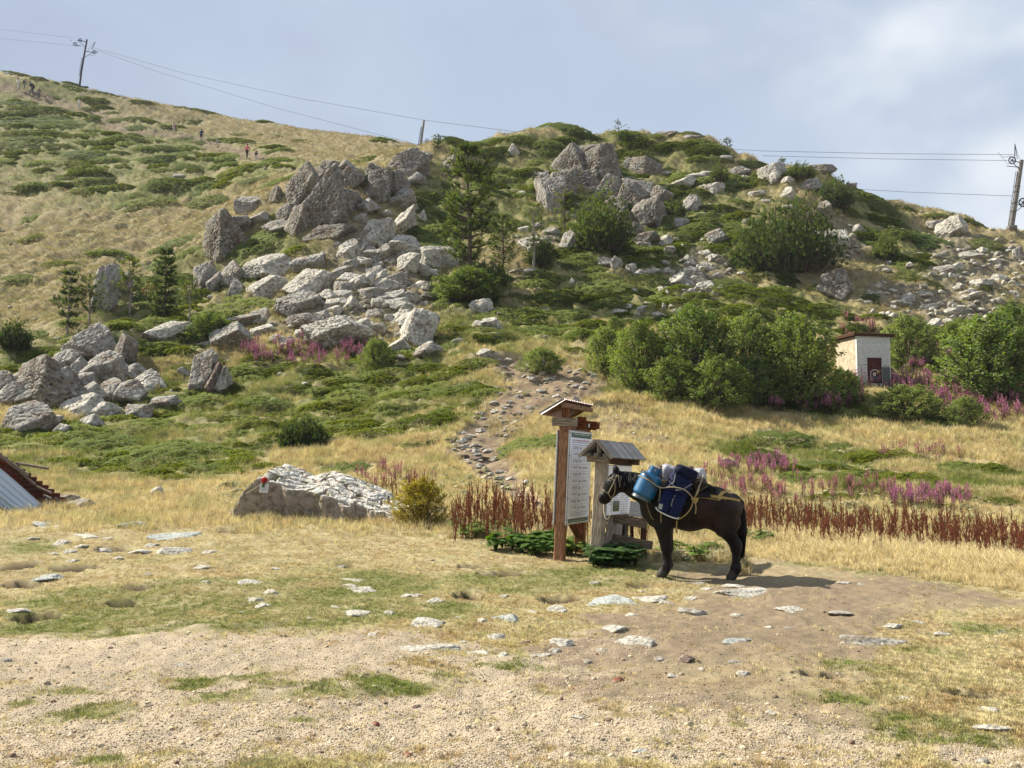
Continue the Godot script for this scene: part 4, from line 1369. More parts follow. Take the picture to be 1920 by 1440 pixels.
func yard_stone(cx: float, cy: float, w: float, h: float, tone: int, where: String):
	var p := hit(cx, cy)
	var k := Vector2(p.x, p.z).length() / FOC
	var sx := w * k * 1.15
	var slope := maxf(0.12, (EYE - p.y) / Vector2(p.x, p.z).length())
	# seen height is depth seen at a slant plus rise
	var rise := h * k * 0.55
	var dep := clampf(h * k * 0.5 / slope, sx * 0.3, sx * 0.8)
	var o: MeshInstance3D
	var thick := maxf(rise * 1.9, 0.02)
	var xf := Transform3D(Basis.from_euler(Vector3(rng.randf_range(-0.06, 0.06), rng.randf_range(-0.5, 0.5), rng.randf_range(-0.1, 0.1))), p + Vector3(0, thick * -0.10, 0))
	if w > 36.0:
		o = item("stone", rock_mesh(int(cx * 17 + cy * 3), Vector3(sx, thick, dep), 12, tone, 0.6, 0.05), M.stone, null, xf)
	else:
		xf.basis = xf.basis * Basis.from_scale(Vector3(sx, thick * 1.1, dep))
		o = item("stone", small_rock(tone), M.stone, null, xf)
	var size := "broad" if w > 55.0 else ("middling" if w > 27.0 else "small")
	rank(o, "%s %s stone" % [size, TONES[tone]], where, "stone", "stones lying in the yard")

func yard_stones():
	var a := "in the dry turf by the shed"
	for e in [[88, 983, 60, 10, 3], [112, 990, 62, 12, 0], [248, 985, 62, 18, 3], [330, 1008, 88, 26, 3], [327, 1035, 54, 20, 0], [117, 1020, 30, 16, 0], [135, 1036, 24, 12, 0], [193, 1035, 34, 16, 0], [260, 1035, 46, 12, 0], [160, 1006, 50, 8, 0], [85, 1083, 60, 14, 3], [137, 1053, 24, 9, 0], [378, 1065, 26, 10, 0], [385, 1092, 18, 9, 0], [278, 1078, 16, 8, 0], [37, 1145, 34, 10, 0], [395, 1036, 28, 9, 0], [205, 1012, 22, 10, 0], [220, 1048, 20, 8, 0], [150, 1026, 22, 10, 0], [100, 1040, 18, 8, 0], [285, 1022, 26, 7, 0], [60, 1010, 22, 6, 0], [360, 975, 20, 6, 0], [280, 962, 16, 5, 0], [195, 972, 12, 6, 0]]:
		yard_stone(e[0], e[1], e[2], e[3], e[4], a)
	a = "in the patchy turf of the yard"
	for e in [[470, 1093, 42, 14, 0], [508, 1112, 28, 14, 0], [472, 1125, 36, 9, 0], [490, 1138, 26, 14, 0], [518, 1067, 18, 8, 0], [672, 1106, 62, 13, 0], [655, 1098, 30, 6, 0], [660, 1150, 62, 14, 0], [665, 1088, 60, 6, 0], [762, 1118, 24, 9, 0], [783, 1117, 20, 7, 0], [822, 1128, 36, 16, 0], [730, 1152, 24, 14, 0], [800, 1168, 62, 24, 0], [858, 1160, 16, 9, 0], [902, 1165, 24, 12, 0], [952, 1162, 54, 26, 3], [928, 1195, 38, 16, 0], [983, 1208, 26, 14, 5], [800, 1215, 118, 18, 0], [895, 1225, 50, 14, 0], [807, 1240, 18, 9, 0], [825, 1248, 12, 9, 1], [1045, 1146, 38, 24, 0], [1000, 1149, 26, 9, 0], [340, 1247, 26, 6, 1], [945, 1118, 20, 6, 0], [806, 1050, 16, 4, 1], [640, 1063, 14, 6, 1], [625, 1140, 30, 8, 0], [455, 1150, 20, 8, 1], [700, 1190, 20, 8, 0], [580, 1160, 16, 7, 0], [868, 1205, 20, 8, 0]]:
		yard_stone(e[0], e[1], e[2], e[3], e[4], a)
	a = "beside the track near the horse"
	for e in [[1145, 1131, 82, 28, 3], [1115, 1094, 24, 8, 0], [1185, 1153, 24, 8, 0], [1215, 1126, 70, 14, 0], [1276, 1145, 14, 14, 1], [1372, 1099, 44, 9, 0], [1402, 1113, 104, 22, 0], [1310, 1094, 24, 8, 1], [1327, 1104, 24, 6, 0], [1298, 1122, 26, 9, 0], [1298, 1148, 46, 18, 1], [1482, 1144, 52, 16, 0], [1575, 1150, 38, 9, 1], [1584, 1093, 28, 6, 0], [1615, 1096, 14, 6, 0], [1383, 1202, 52, 10, 3], [1442, 1177, 18, 8, 0], [1480, 1178, 26, 5, 0], [1672, 1174, 40, 9, 0], [1640, 1205, 104, 26, 1], [1770, 1188, 34, 8, 0], [1880, 1186, 20, 5, 1], [1380, 1153, 22, 6, 0], [1725, 1167, 28, 5, 0], [1250, 1132, 30, 14, 0], [1200, 1110, 20, 6, 0]]:
		yard_stone(e[0], e[1], e[2], e[3], e[4], a)
	a = "on the bare grit of the yard"
	for e in [[1152, 1180, 46, 16, 0], [1185, 1206, 72, 30, 0], [1128, 1220, 26, 10, 0], [1050, 1205, 40, 14, 0], [1040, 1222, 24, 14, 0], [1005, 1230, 60, 9, 0], [945, 1228, 20, 12, 0], [1240, 1236, 24, 10, 1], [1263, 1268, 22, 11, 0], [1160, 1278, 22, 18, 4], [1073, 1292, 10, 7, 4], [703, 1357, 18, 9, 4], [763, 1416, 24, 12, 4], [1100, 1240, 18, 7, 1], [1378, 1241, 22, 7, 1], [1393, 1262, 28, 10, 0], [1290, 1238, 30, 20, 5], [1316, 1255, 14, 7, 0], [1447, 1337, 20, 9, 0], [1848, 1332, 40, 14, 0], [1866, 1366, 60, 12, 0], [1840, 1428, 24, 14, 1], [1700, 1310, 30, 9, 0], [1205, 1408, 34, 7, 3], [720, 1318, 12, 6, 5], [780, 1325, 14, 7, 5], [1140, 1350, 16, 6, 5], [520, 1385, 12, 6, 5], [600, 1412, 12, 7, 5], [470, 1418, 12, 7, 5], [280, 1324, 14, 6, 5], [1085, 1345, 26, 6, 0], [1600, 1415, 18, 6, 5], [1460, 1422, 20, 7, 5], [10, 1238, 20, 8, 1]]:
		yard_stone(e[0], e[1], e[2], e[3], e[4], a)

# the long ledge of rock that carries the plaque
func build_slab_rock():
	var p := hit(640, 972)
	var k := Vector2(p.x, p.z).length() / FOC
	var o := top("plaque_rock", at(p + Vector3(0, -0.08, 0), -0.10))
	tag(o, "long pale cracked rock ledge with a white plaque at its high end", "rock")
	var xs := [430, 442, 456, 476, 498, 525, 560, 600, 650, 700, 740, 780, 830, 850]
	var backs := [0.06, 0.34, 0.44, 0.95, 1.30, 1.22, 1.08, 1.14, 0.98, 0.74, 0.52, 0.32, 0.08, 0.0]
	var fronts := [0.02, 0.24, 0.34, 0.70, 0.94, 0.80, 0.58, 0.46, 0.36, 0.20, 0.08, -0.02, -0.08, -0.1]
	var nxv := 250
	var nz := 120
	var w := 420.0 * k
	var dp := 1.9
	var pos := PackedVector3Array()
	pos.resize(nxv * nz)
	for j in nz:
		var t := float(j) / (nz - 1)      # 0 front, 1 back
		for i in nxv:
			var s := float(i) / (nxv - 1)
			var px := 430.0 + 420.0 * s
			var q := 0
			while q < xs.size() - 2 and px > xs[q + 1]: q += 1
			var f := clampf((px - xs[q]) / (xs[q + 1] - xs[q]), 0.0, 1.0)
			var bk: float = lerpf(backs[q], backs[q + 1], f)
			var fr: float = lerpf(fronts[q], fronts[q + 1], f)
			var x := (s - 0.5) * w
			var z := 0.75 - t * dp + 0.10 * nb.get_noise_1d(x * 1.7) + 0.10 * x * 0.4
			var edge := smoothstep(0.0, 0.045, t - 0.02 - 0.11 * clampf(0.5 + 1.6 * nb.get_noise_1d(x * 1.9 + 8.0), 0.0, 1.0)) * (1.0 - smoothstep(0.93, 1.0, t)) * smoothstep(0.0, 0.02, s) * (1.0 - smoothstep(0.97, 1.0, s))
			var h := lerpf(fr, bk, pow(t, 0.75)) * 0.9
			# bedded steps and blocky cracks
			var cv := Vector3(x * 1.5 + 0.5 * nb.get_noise_2d(x * 1.5, z * 1.5), 0, z * 2.6 + 0.5 * nb.get_noise_2d(x * 1.5 + 9.0, z * 1.5))
			var cd := cell.get_noise_3dv(cv) + 1.0
			h -= 0.10 * (1.0 - smoothstep(0.0, 0.10, cd))
			var cd2 := cell.get_noise_3dv(cv * 2.6) + 1.0
			h -= 0.030 * (1.0 - smoothstep(0.0, 0.12, cd2))
			h += 0.035 * nb.get_noise_2d(x * 1.0, z * 1.0) + 0.010 * nb.get_noise_2d(x * 5.0, z * 5.0)
			var st := (x * 0.35 + z * 1.1) * 1.6 + nb.get_noise_2d(x * 0.8, z * 0.8) * 0.8
			h += 0.022 * (st - floorf(st) - 0.5)
			pos[j * nxv + i] = Vector3(x, lerpf(-0.35, h, edge), z)
	var nor := PackedVector3Array()
	var col := PackedColorArray()
	nor.resize(nxv * nz); col.resize(nxv * nz)
	for j in nz:
		for i in nxv:
			var q := j * nxv + i
			var e := pos[j * nxv + mini(i + 1, nxv - 1)] - pos[j * nxv + maxi(i - 1, 0)]
			var f := pos[mini(j + 1, nz - 1) * nxv + i] - pos[maxi(j - 1, 0) * nxv + i]
			var g := e.cross(f)
			if g.y < 0.0: g = -g
			nor[q] = g.normalized()
			var v := pos[q]
			var n1 := nc.get_noise_3dv(v * 2.2)
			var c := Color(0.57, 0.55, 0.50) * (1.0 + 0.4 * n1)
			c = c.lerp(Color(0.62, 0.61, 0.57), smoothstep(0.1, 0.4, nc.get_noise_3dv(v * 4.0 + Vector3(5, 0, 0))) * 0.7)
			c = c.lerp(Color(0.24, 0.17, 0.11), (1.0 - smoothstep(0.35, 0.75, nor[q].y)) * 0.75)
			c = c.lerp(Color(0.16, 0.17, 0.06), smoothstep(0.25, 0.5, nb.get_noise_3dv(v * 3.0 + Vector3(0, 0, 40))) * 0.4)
			c.a = 1.0
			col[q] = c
	var idx := PackedInt32Array()
	for j in nz - 1:
		for i in nxv - 1:
			var q := j * nxv + i
			for z in [q, q + nxv, q + 1, q + 1, q + nxv, q + nxv + 1]: idx.append(z)
	var a := []
	a.resize(Mesh.ARRAY_MAX)
	a[Mesh.ARRAY_VERTEX] = pos
	a[Mesh.ARRAY_NORMAL] = nor
	a[Mesh.ARRAY_COLOR] = col
	a[Mesh.ARRAY_INDEX] = idx
	var m := ArrayMesh.new()
	m.add_surface_from_arrays(Mesh.PRIMITIVE_TRIANGLES, a)
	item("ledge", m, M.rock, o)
	# plaque and wreath hang on its face
	var fx := (522.0 - 640.0) * k
	var pq := o.transform * Vector3(fx, 0.70, 0.86)
	var pl := top("plaque", at(pq, -0.1, -0.04, -0.12))
	tag(pl, "small white memorial plaque wired to the plaque rock", "plaque")
	var b := MB.new()
	b.box(Transform3D.IDENTITY, Vector3(0.17, 0.17, 0.012), Color(0.74, 0.74, 0.73), 0.002)
	item("plate", b.mesh(), M.enamel, pl)
	b = MB.new()
	for i in 5:
		var x := -0.06
		while x < 0.06:
			var l := rng.randf_range(0.01, 0.026)
			b.box(at(Vector3(x + l * 0.5, 0.045 - i * 0.022, 0.0075)), Vector3(l, 0.007, 0.003), Color(0.35, 0.35, 0.37), 0.0005)
			x += l + 0.008
	item("lettering", b.mesh(), M.plain, pl)
	b = MB.new()
	b.tube([Vector3(-0.08, 0.08, 0), Vector3(-0.02, 0.13, 0.0), Vector3(0.02, 0.14, 0.0), Vector3(0.08, 0.08, 0)], [0.005], 5, Color(0.6, 0.55, 0.45))
	b.tube([Vector3(-0.08, 0.07, 0), Vector3(-0.25, -0.06, 0.02), Vector3(-0.36, -0.12, 0.0)], [0.005], 5, Color(0.6, 0.55, 0.45))
	item("wire", b.mesh(), M.plain, pl)
	var fl := top("flower_bunch", at(pq + Vector3(-0.01, 0.16, 0.0)))
	tag(fl, "bunch of red flowers fixed above the white plaque", "flowers")
	b = MB.new()
	for i in 55:
		var d := Vector3(rng.randfn(), rng.randfn(), rng.randfn()).normalized()
		var c := d * rng.randf_range(0.03, 0.075) * Vector3(1, 0.8, 0.7)
		var u := d.cross(Vector3(0.3, 1, 0.2)).normalized() * 0.028
		var w2 := d.cross(u).normalized() * 0.028
		b.quad(c - u, c + w2, c + u, c - w2, hue(Color(0.42, 0.045, 0.06), 0.4), d)
	item("petals", b.mesh(), M.leaf, fl)
	b = MB.new()
	for i in 8:
		b.tube([Vector3(rng.randf_range(-0.04, 0.04), -0.04, 0.0), Vector3(rng.randf_range(-0.02, 0.02), -0.14, 0.02)], [0.005], 4, Color(0.06, 0.12, 0.03))
	item("stem", b.mesh(), M.plain, fl)

# ---------------------------------------------------------------- trees and shrubs
# tuft of needles: thin blades fanning from q along d
func needles(k: MB, q: Vector3, d: Vector3, len: float, n: int, wid: float, col: Color):
	for i in n:
		var s := Vector3(rng.randfn(), rng.randfn(), rng.randfn()) * 0.55
		var t := (d + s).normalized()
		var u := t.cross(Vector3(rng.randfn(), rng.randfn(), rng.randfn())).normalized() * wid
		var c := hue(col, 0.35)
		var b := q + t * len * rng.randf_range(0.7, 1.15)
		var m := (t.cross(u).normalized() + Vector3(0, 0.6, 0) + d * 0.4).normalized()
		k.trin(q - u, q + u, b, m, m, m, c, c, c)

func conifer(o: Node3D, h: float, w: float, bare: float, whorls: int, arms: int, tufts: int, col: Color, bark: Color, droop := 0.0, gap := 0.0, fat := 1.0):
	var tr := MB.new()
	var pts := []
	var rad := []
	var lean := Vector3(rng.randf_range(-0.04, 0.04), 0, rng.randf_range(-0.04, 0.04)) * h
	for i in 9:
		var t := i / 8.0
		pts.append(Vector3(sin(t * 5.0) * 0.01 * h, t * h * 0.98 - (0.3 if i == 0 else 0.0), cos(t * 4.0) * 0.01 * h) + lean * t * t)
		rad.append(lerpf(0.022 * h * fat, 0.004 * h, t))
	tr.tube(pts, rad, 7, bark)
	var cr := MB.new()
	for j in whorls:
		var t := bare + (1.0 - bare) * (float(j) + rng.randf() * (0.6 if droop > 0.0 else 1.9)) / (whorls + 1.0)
		var sp := clampf((t - bare) / (1.0 - bare), 0.0, 1.0)
		var prof := pow(1.0 - sp, 0.62) * rng.randf_range(0.7, 1.15)
		if droop <= 0.0: prof = (lerpf(0.45, 1.0, smoothstep(0.0, 0.3, sp)) * pow(1.0 - sp, 0.45) * 0.9 + 0.05) * rng.randf_range(0.6, 1.2)
		var q0: Vector3 = Vector3(0, t * h, 0) + lean * t * t
		for a in arms:
			if rng.randf() < gap: continue
			var an := TAU * (a + rng.randf() * 0.8) / arms + j * 1.3
			var l := w * 0.5 * prof * rng.randf_range(0.45, 1.2) + 0.12
			var dir := Vector3(cos(an), 0.25 - droop, sin(an)).normalized()
			var tip := q0 + dir * l + Vector3(0, 0.16 * l, 0)
			var mid := q0 + dir * l * 0.55
			tr.tube([q0, mid, tip], [0.010 * h * fat * (1.1 - t), 0.004 * h * fat, 0.002 * h], 4, bark * 0.8)
			var c := hue(col, 0.28)
			for i in tufts:
				var f := (i + 1.0) / tufts
				if f < (0.25 if droop > 0.0 else 0.45): continue
				var p := (q0.lerp(mid, f / 0.55) if f < 0.55 else mid.lerp(tip, (f - 0.55) / 0.45)) + Vector3(rng.randfn(), rng.randfn() * 0.6, rng.randfn()) * l * 0.10
				needles(cr, p, (dir + Vector3(0, 0.45, 0)).normalized(), 0.12 + 0.034 * h, 8, 0.012 + 0.003 * h, c)
	needles(cr, pts[8], Vector3.UP, 0.05 * h + 0.1, 8, 0.02, col)
	item("trunk", tr.mesh(), M.bark, o)
	item("crown", cr.mesh(), M.needle, o)

func tree_at(called: String, px: float, by: float, top_y: float, wpx: float) -> Array:
	var p := hit(px, by)
	var k := Vector2(p.x, p.z).length() / FOC
	var o := top(called, at(p - Vector3(0, 0.05, 0), 0.0))
	return [o, (by - top_y) * k, wpx * k]

func build_trees():
	var dark := Color(0.045, 0.072, 0.030)
	var mid := Color(0.062, 0.092, 0.036)
	var lite := Color(0.085, 0.115, 0.045)
	var bark := Color(0.11, 0.085, 0.065)
	var pale := Color(0.24, 0.215, 0.19)
	# [x, foot, tip, width, bare share, whorls, arms, tufts, colour, bark, droop, gap, label]
	var list := [
		[878, 545, 264, 134, 0.17, 19, 6, 14, mid, bark, 0.0, 0.24, "tallest dark pine with bare lower trunk on the middle hill"],
		[942, 522, 398, 84, 0.20, 13, 6, 7, mid, bark, 0.0, 0.15, "thinner pine close beside the tallest pine"],
		[1000, 505, 378, 62, 0.25, 10, 5, 6, lite, pale, 0.0, 0.35, "sparse pale-trunked pine downhill from the brown outcrop"],
		[1058, 440, 352, 46, 0.22, 9, 5, 6, lite, bark, 0.0, 0.25, "small young pine in front of the leaning outcrop slab"],
		[126, 628, 512, 44, 0.15, 13, 6, 6, dark, pale, 0.0, 0.12, "dark narrow pine on the outcrop at the left edge"],
		[166, 622, 522, 72, 0.28, 10, 6, 6, mid, pale, 0.0, 0.25, "open leaning pine beside the narrow dark pine"],
		[243, 590, 484, 54, 0.30, 12, 5, 7, lite, pale, 0.0, 0.2, "slim pine with pale bare trunk below the far slope"],
		[307, 594, 462, 58, 0.06, 16, 6, 6, dark, bark, 0.25, 0.05, "dark drooping spruce between two slim pale-trunked pines"],
		[355, 606, 520, 40, 0.35, 9, 5, 5, lite, pale, 0.0, 0.2, "small slim pine by the boulder slide"],
		[1160, 268, 222, 34, 0.10, 8, 4, 4, mid, bark, 0.0, 0.35, "ragged little pine on the crest of the middle hill"],
		[820, 281, 250, 24, 0.03, 8, 6, 4, dark, bark, 0.0, 0.05, "tiny bushy pine on the ridge by the half-hidden pylon"],
		[1364, 283, 257, 20, 0.05, 6, 5, 4, dark, bark, 0.0, 0.1, "tiny pine on the crest above the stony shoulder"],
		[1466, 318, 294, 14, 0.05, 6, 5, 4, mid, bark, 0.0, 0.1, "tiny pine on the skyline beside the pale cracked boulder"],
	]
	for e in list:
		var a := tree_at("pine_tree" if not "spruce" in e[12] else "spruce_tree", e[0], e[1], e[2], e[3])
		tag(a[0], e[12], "tree")
		conifer(a[0], a[1], a[2], e[4], e[5], e[6], e[7], e[8], e[9], e[10], e[11])
	# bushy mountain pines
	var bushes := [
		[1480, 512, 368, 205, dark, "big dark mountain pine bush on the stony shoulder"],
		[1130, 470, 338, 110, mid, "dark mountain pine bush below the brown outcrop"],
		[1350, 342, 304, 40, mid, "small round pine bush high on the stony shoulder"],
		[1266, 408, 368, 40, mid, "small round pine bush beside the dark cracked outcrop"],
		[1565, 390, 328, 66, dark, "pine bush under the pointed skyline rock"],
		[1500, 336, 302, 58, mid, "flat pine bush on the skyline beside the pale boulder"],
		[1662, 492, 430, 48, lite, "bright young pine bush on the pylon slope"],
		[25, 656, 602, 60, dark, "round dark pine bush at the left edge below the far slope"],
		[568, 842, 780, 96, dark, "dark juniper bush standing in the meadow above the plaque rock"],
		[1175, 268, 240, 40, dark, "low pine bush beside the ragged crest pine"],
		[1015, 500, 440, 60, dark, "shadowy low pine bush beneath the sparse pale-trunked pine"],
		[905, 545, 480, 110, dark, "low pine bush at the foot of the tallest pine"],
	]
	for e in bushes:
		var a := tree_at("pine_bush", e[0], e[1], e[2], e[3])
		tag(a[0], e[5], "bush")
		pine_bush(a[0], a[1], a[2], e[4], int(clampf(e[3] * 1.1, 26, 190)))

func pine_bush(o: Node3D, h: float, w: float, col: Color, shoots: int):
	var lb := MB.new()
	var cr := MB.new()
	for i in shoots:
		var a := rng.randf() * TAU
		var q := sqrt(rng.randf())
		var foot := Vector3(cos(a), 0, sin(a)) * q * w * 0.30
		var hh := h * (1.0 - 0.62 * q * q) * rng.randf_range(0.62, 1.05)
		var tip := Vector3(cos(a) * q * w * 0.5, hh, sin(a) * q * w * 0.42)
		var mid := foot.lerp(tip, 0.5) + Vector3(cos(a), -0.2, sin(a)) * w * 0.05
		lb.tube([foot, mid, tip], [0.03, 0.018, 0.006], 4, Color(0.10, 0.075, 0.055))
		var c := hue(col, 0.3)
		var n := 12
		for j in n:
			var f := 0.12 + 0.85 * (j + 1.0) / n
			var p := (foot.lerp(mid, f * 2.0) if f < 0.5 else mid.lerp(tip, f * 2.0 - 1.0)) + Vector3(rng.randfn(), rng.randfn(), rng.randfn()) * 0.07 * h
			needles(cr, p, (tip - mid).normalized(), 0.10 + 0.045 * h, 9, 0.014 + 0.004 * h, c * lerpf(0.85, 1.1, f))
	item("limb", lb.mesh(), M.bark, o)
	item("crown", cr.mesh(), M.needle, o)

# leafy willow one metre tall: leafy sprays over an uneven dome
func willow_mesh(sprays: int, leaves: int, col: Color, half: float) -> Array:
	var cr := MB.new()
	var lb := MB.new()
	for i in sprays:
		var a := rng.randf() * TAU
		var y := pow(rng.randf(), 0.85)
		var q := pow(rng.randf(), 0.35)
		var bulge := 1.0 + 0.42 * nb.get_noise_2d(cos(a) * 1.4 + half * 9.0, y * 2.4 + sin(a) * 1.4)
		var shell := (sqrt(maxf(0.03, 1.0 - pow(y, 2.4))) * 0.92 + 0.06) * bulge
		if y < 0.25: shell *= lerpf(0.80, 1.0, y * 4.0)
		var base := Vector3(cos(a) * q * shell * half, y * 0.88 * (1.0 + 0.12 * nb.get_noise_2d(a * 1.2, half * 20.0)), sin(a) * q * shell * half)
		var dir := (Vector3(base.x, 0.0, base.z) / half * 0.55 + Vector3(0, 0.75, 0) + Vector3(rng.randfn(), rng.randfn(), rng.randfn()) * 0.25).normalized()
		var l := rng.randf_range(0.08, 0.17)
		var c := hue(col, 0.30)
		if rng.randf() < 0.35: c = c.lerp(Color(0.17, 0.21, 0.085), 0.55)
		if i % 7 == 0: lb.tube([Vector3(base.x * 0.15, -0.05, base.z * 0.15), base * Vector3(0.6, 0.55, 0.6), base, base + dir * l * 0.6], [0.014, 0.010, 0.005, 0.002], 4, Color(0.11, 0.09, 0.065))
		for j in leaves:
			var f := rng.randf()
			var p := base + dir * l * (f - 0.4) + Vector3(rng.randfn(), rng.randfn(), rng.randfn()) * 0.024 * (1.3 - f)
			var t := (dir * 0.55 + Vector3(rng.randfn(), rng.randfn(), rng.randfn()) * 0.7).normalized()
			var ll := rng.randf_range(0.018, 0.034)
			var u := t.cross(Vector3(rng.randfn(), rng.randfn(), rng.randfn())).normalized() * ll * 0.34
			var cc := hue(c, 0.30)
			var m := t.cross(u).normalized()
			var outw := (Vector3(base.x, 0.0, base.z) / half + Vector3(0, 0.5, 0)).normalized()
			if m.dot(outw) < 0.0: m = -m
			m = (m + outw * 0.5).normalized()
			cr.trin(p, p + t * ll * 0.5 + u, p + t * ll, m, m, m, cc, cc, cc)
			cr.trin(p, p + t * ll, p + t * ll * 0.5 - u, m, m, m, cc, cc, cc)
	return [cr.mesh(), lb.mesh()]

# creeping juniper: feathery sprigs over a low cushion of unit radius
func juniper_mesh(n: int, col: Color, sprig: float) -> Mesh:
	var k := MB.new()
	for i in n:
		var a := rng.randf() * TAU
		var q := sqrt(rng.randf())
		var edge := 0.82 + 0.22 * nb.get_noise_2d(cos(a) * 1.6 + float(n), sin(a) * 1.6)
		var x := cos(a) * q * edge
		var z := sin(a) * q * edge
		var lump := 0.5 + 0.5 * nb.get_noise_2d(x * 3.2 + n, z * 3.2)
		var y := (1.0 - pow(q, 3.2)) * (0.55 + 0.65 * lump)
		var dir := Vector3(x * 0.5 + 0.5 * nb.get_noise_2d(x * 2.0, z * 2.0 + 9.0), 0.0, z * 0.5 + 0.4).normalized()
		var rise := rng.randf_range(0.6, 1.8)
		var t := (dir + Vector3(rng.randfn() * 0.5, rise, rng.randfn() * 0.5)).normalized()
		var l := sprig * rng.randf_range(0.6, 1.3)
		var p := Vector3(x, y * 0.85 - 0.08, z)
		var u := t.cross(Vector3(rng.randfn(), rng.randfn(), rng.randfn())).normalized() * l * 0.22
		var c := hue(col, 0.25) * (0.75 + 0.5 * lump)
		var tip := p + t * l * Vector3(1, 1.6, 1)
		var m := (Vector3(t.x * 0.5, 1.0, t.z * 0.5) + u.normalized() * 0.7).normalized()
		var ct := c.lerp(Color(0.15, 0.19, 0.085), 0.3)
		k.trin(p - u, p + u, tip, m, m, m, c, c, ct)
		k.trin(p + t * l * 0.3, p + t * l * 0.5 + u * 2.2, tip * 0.7 + p * 0.3 + u, m, m, m, c, ct, ct)
	return k.mesh()

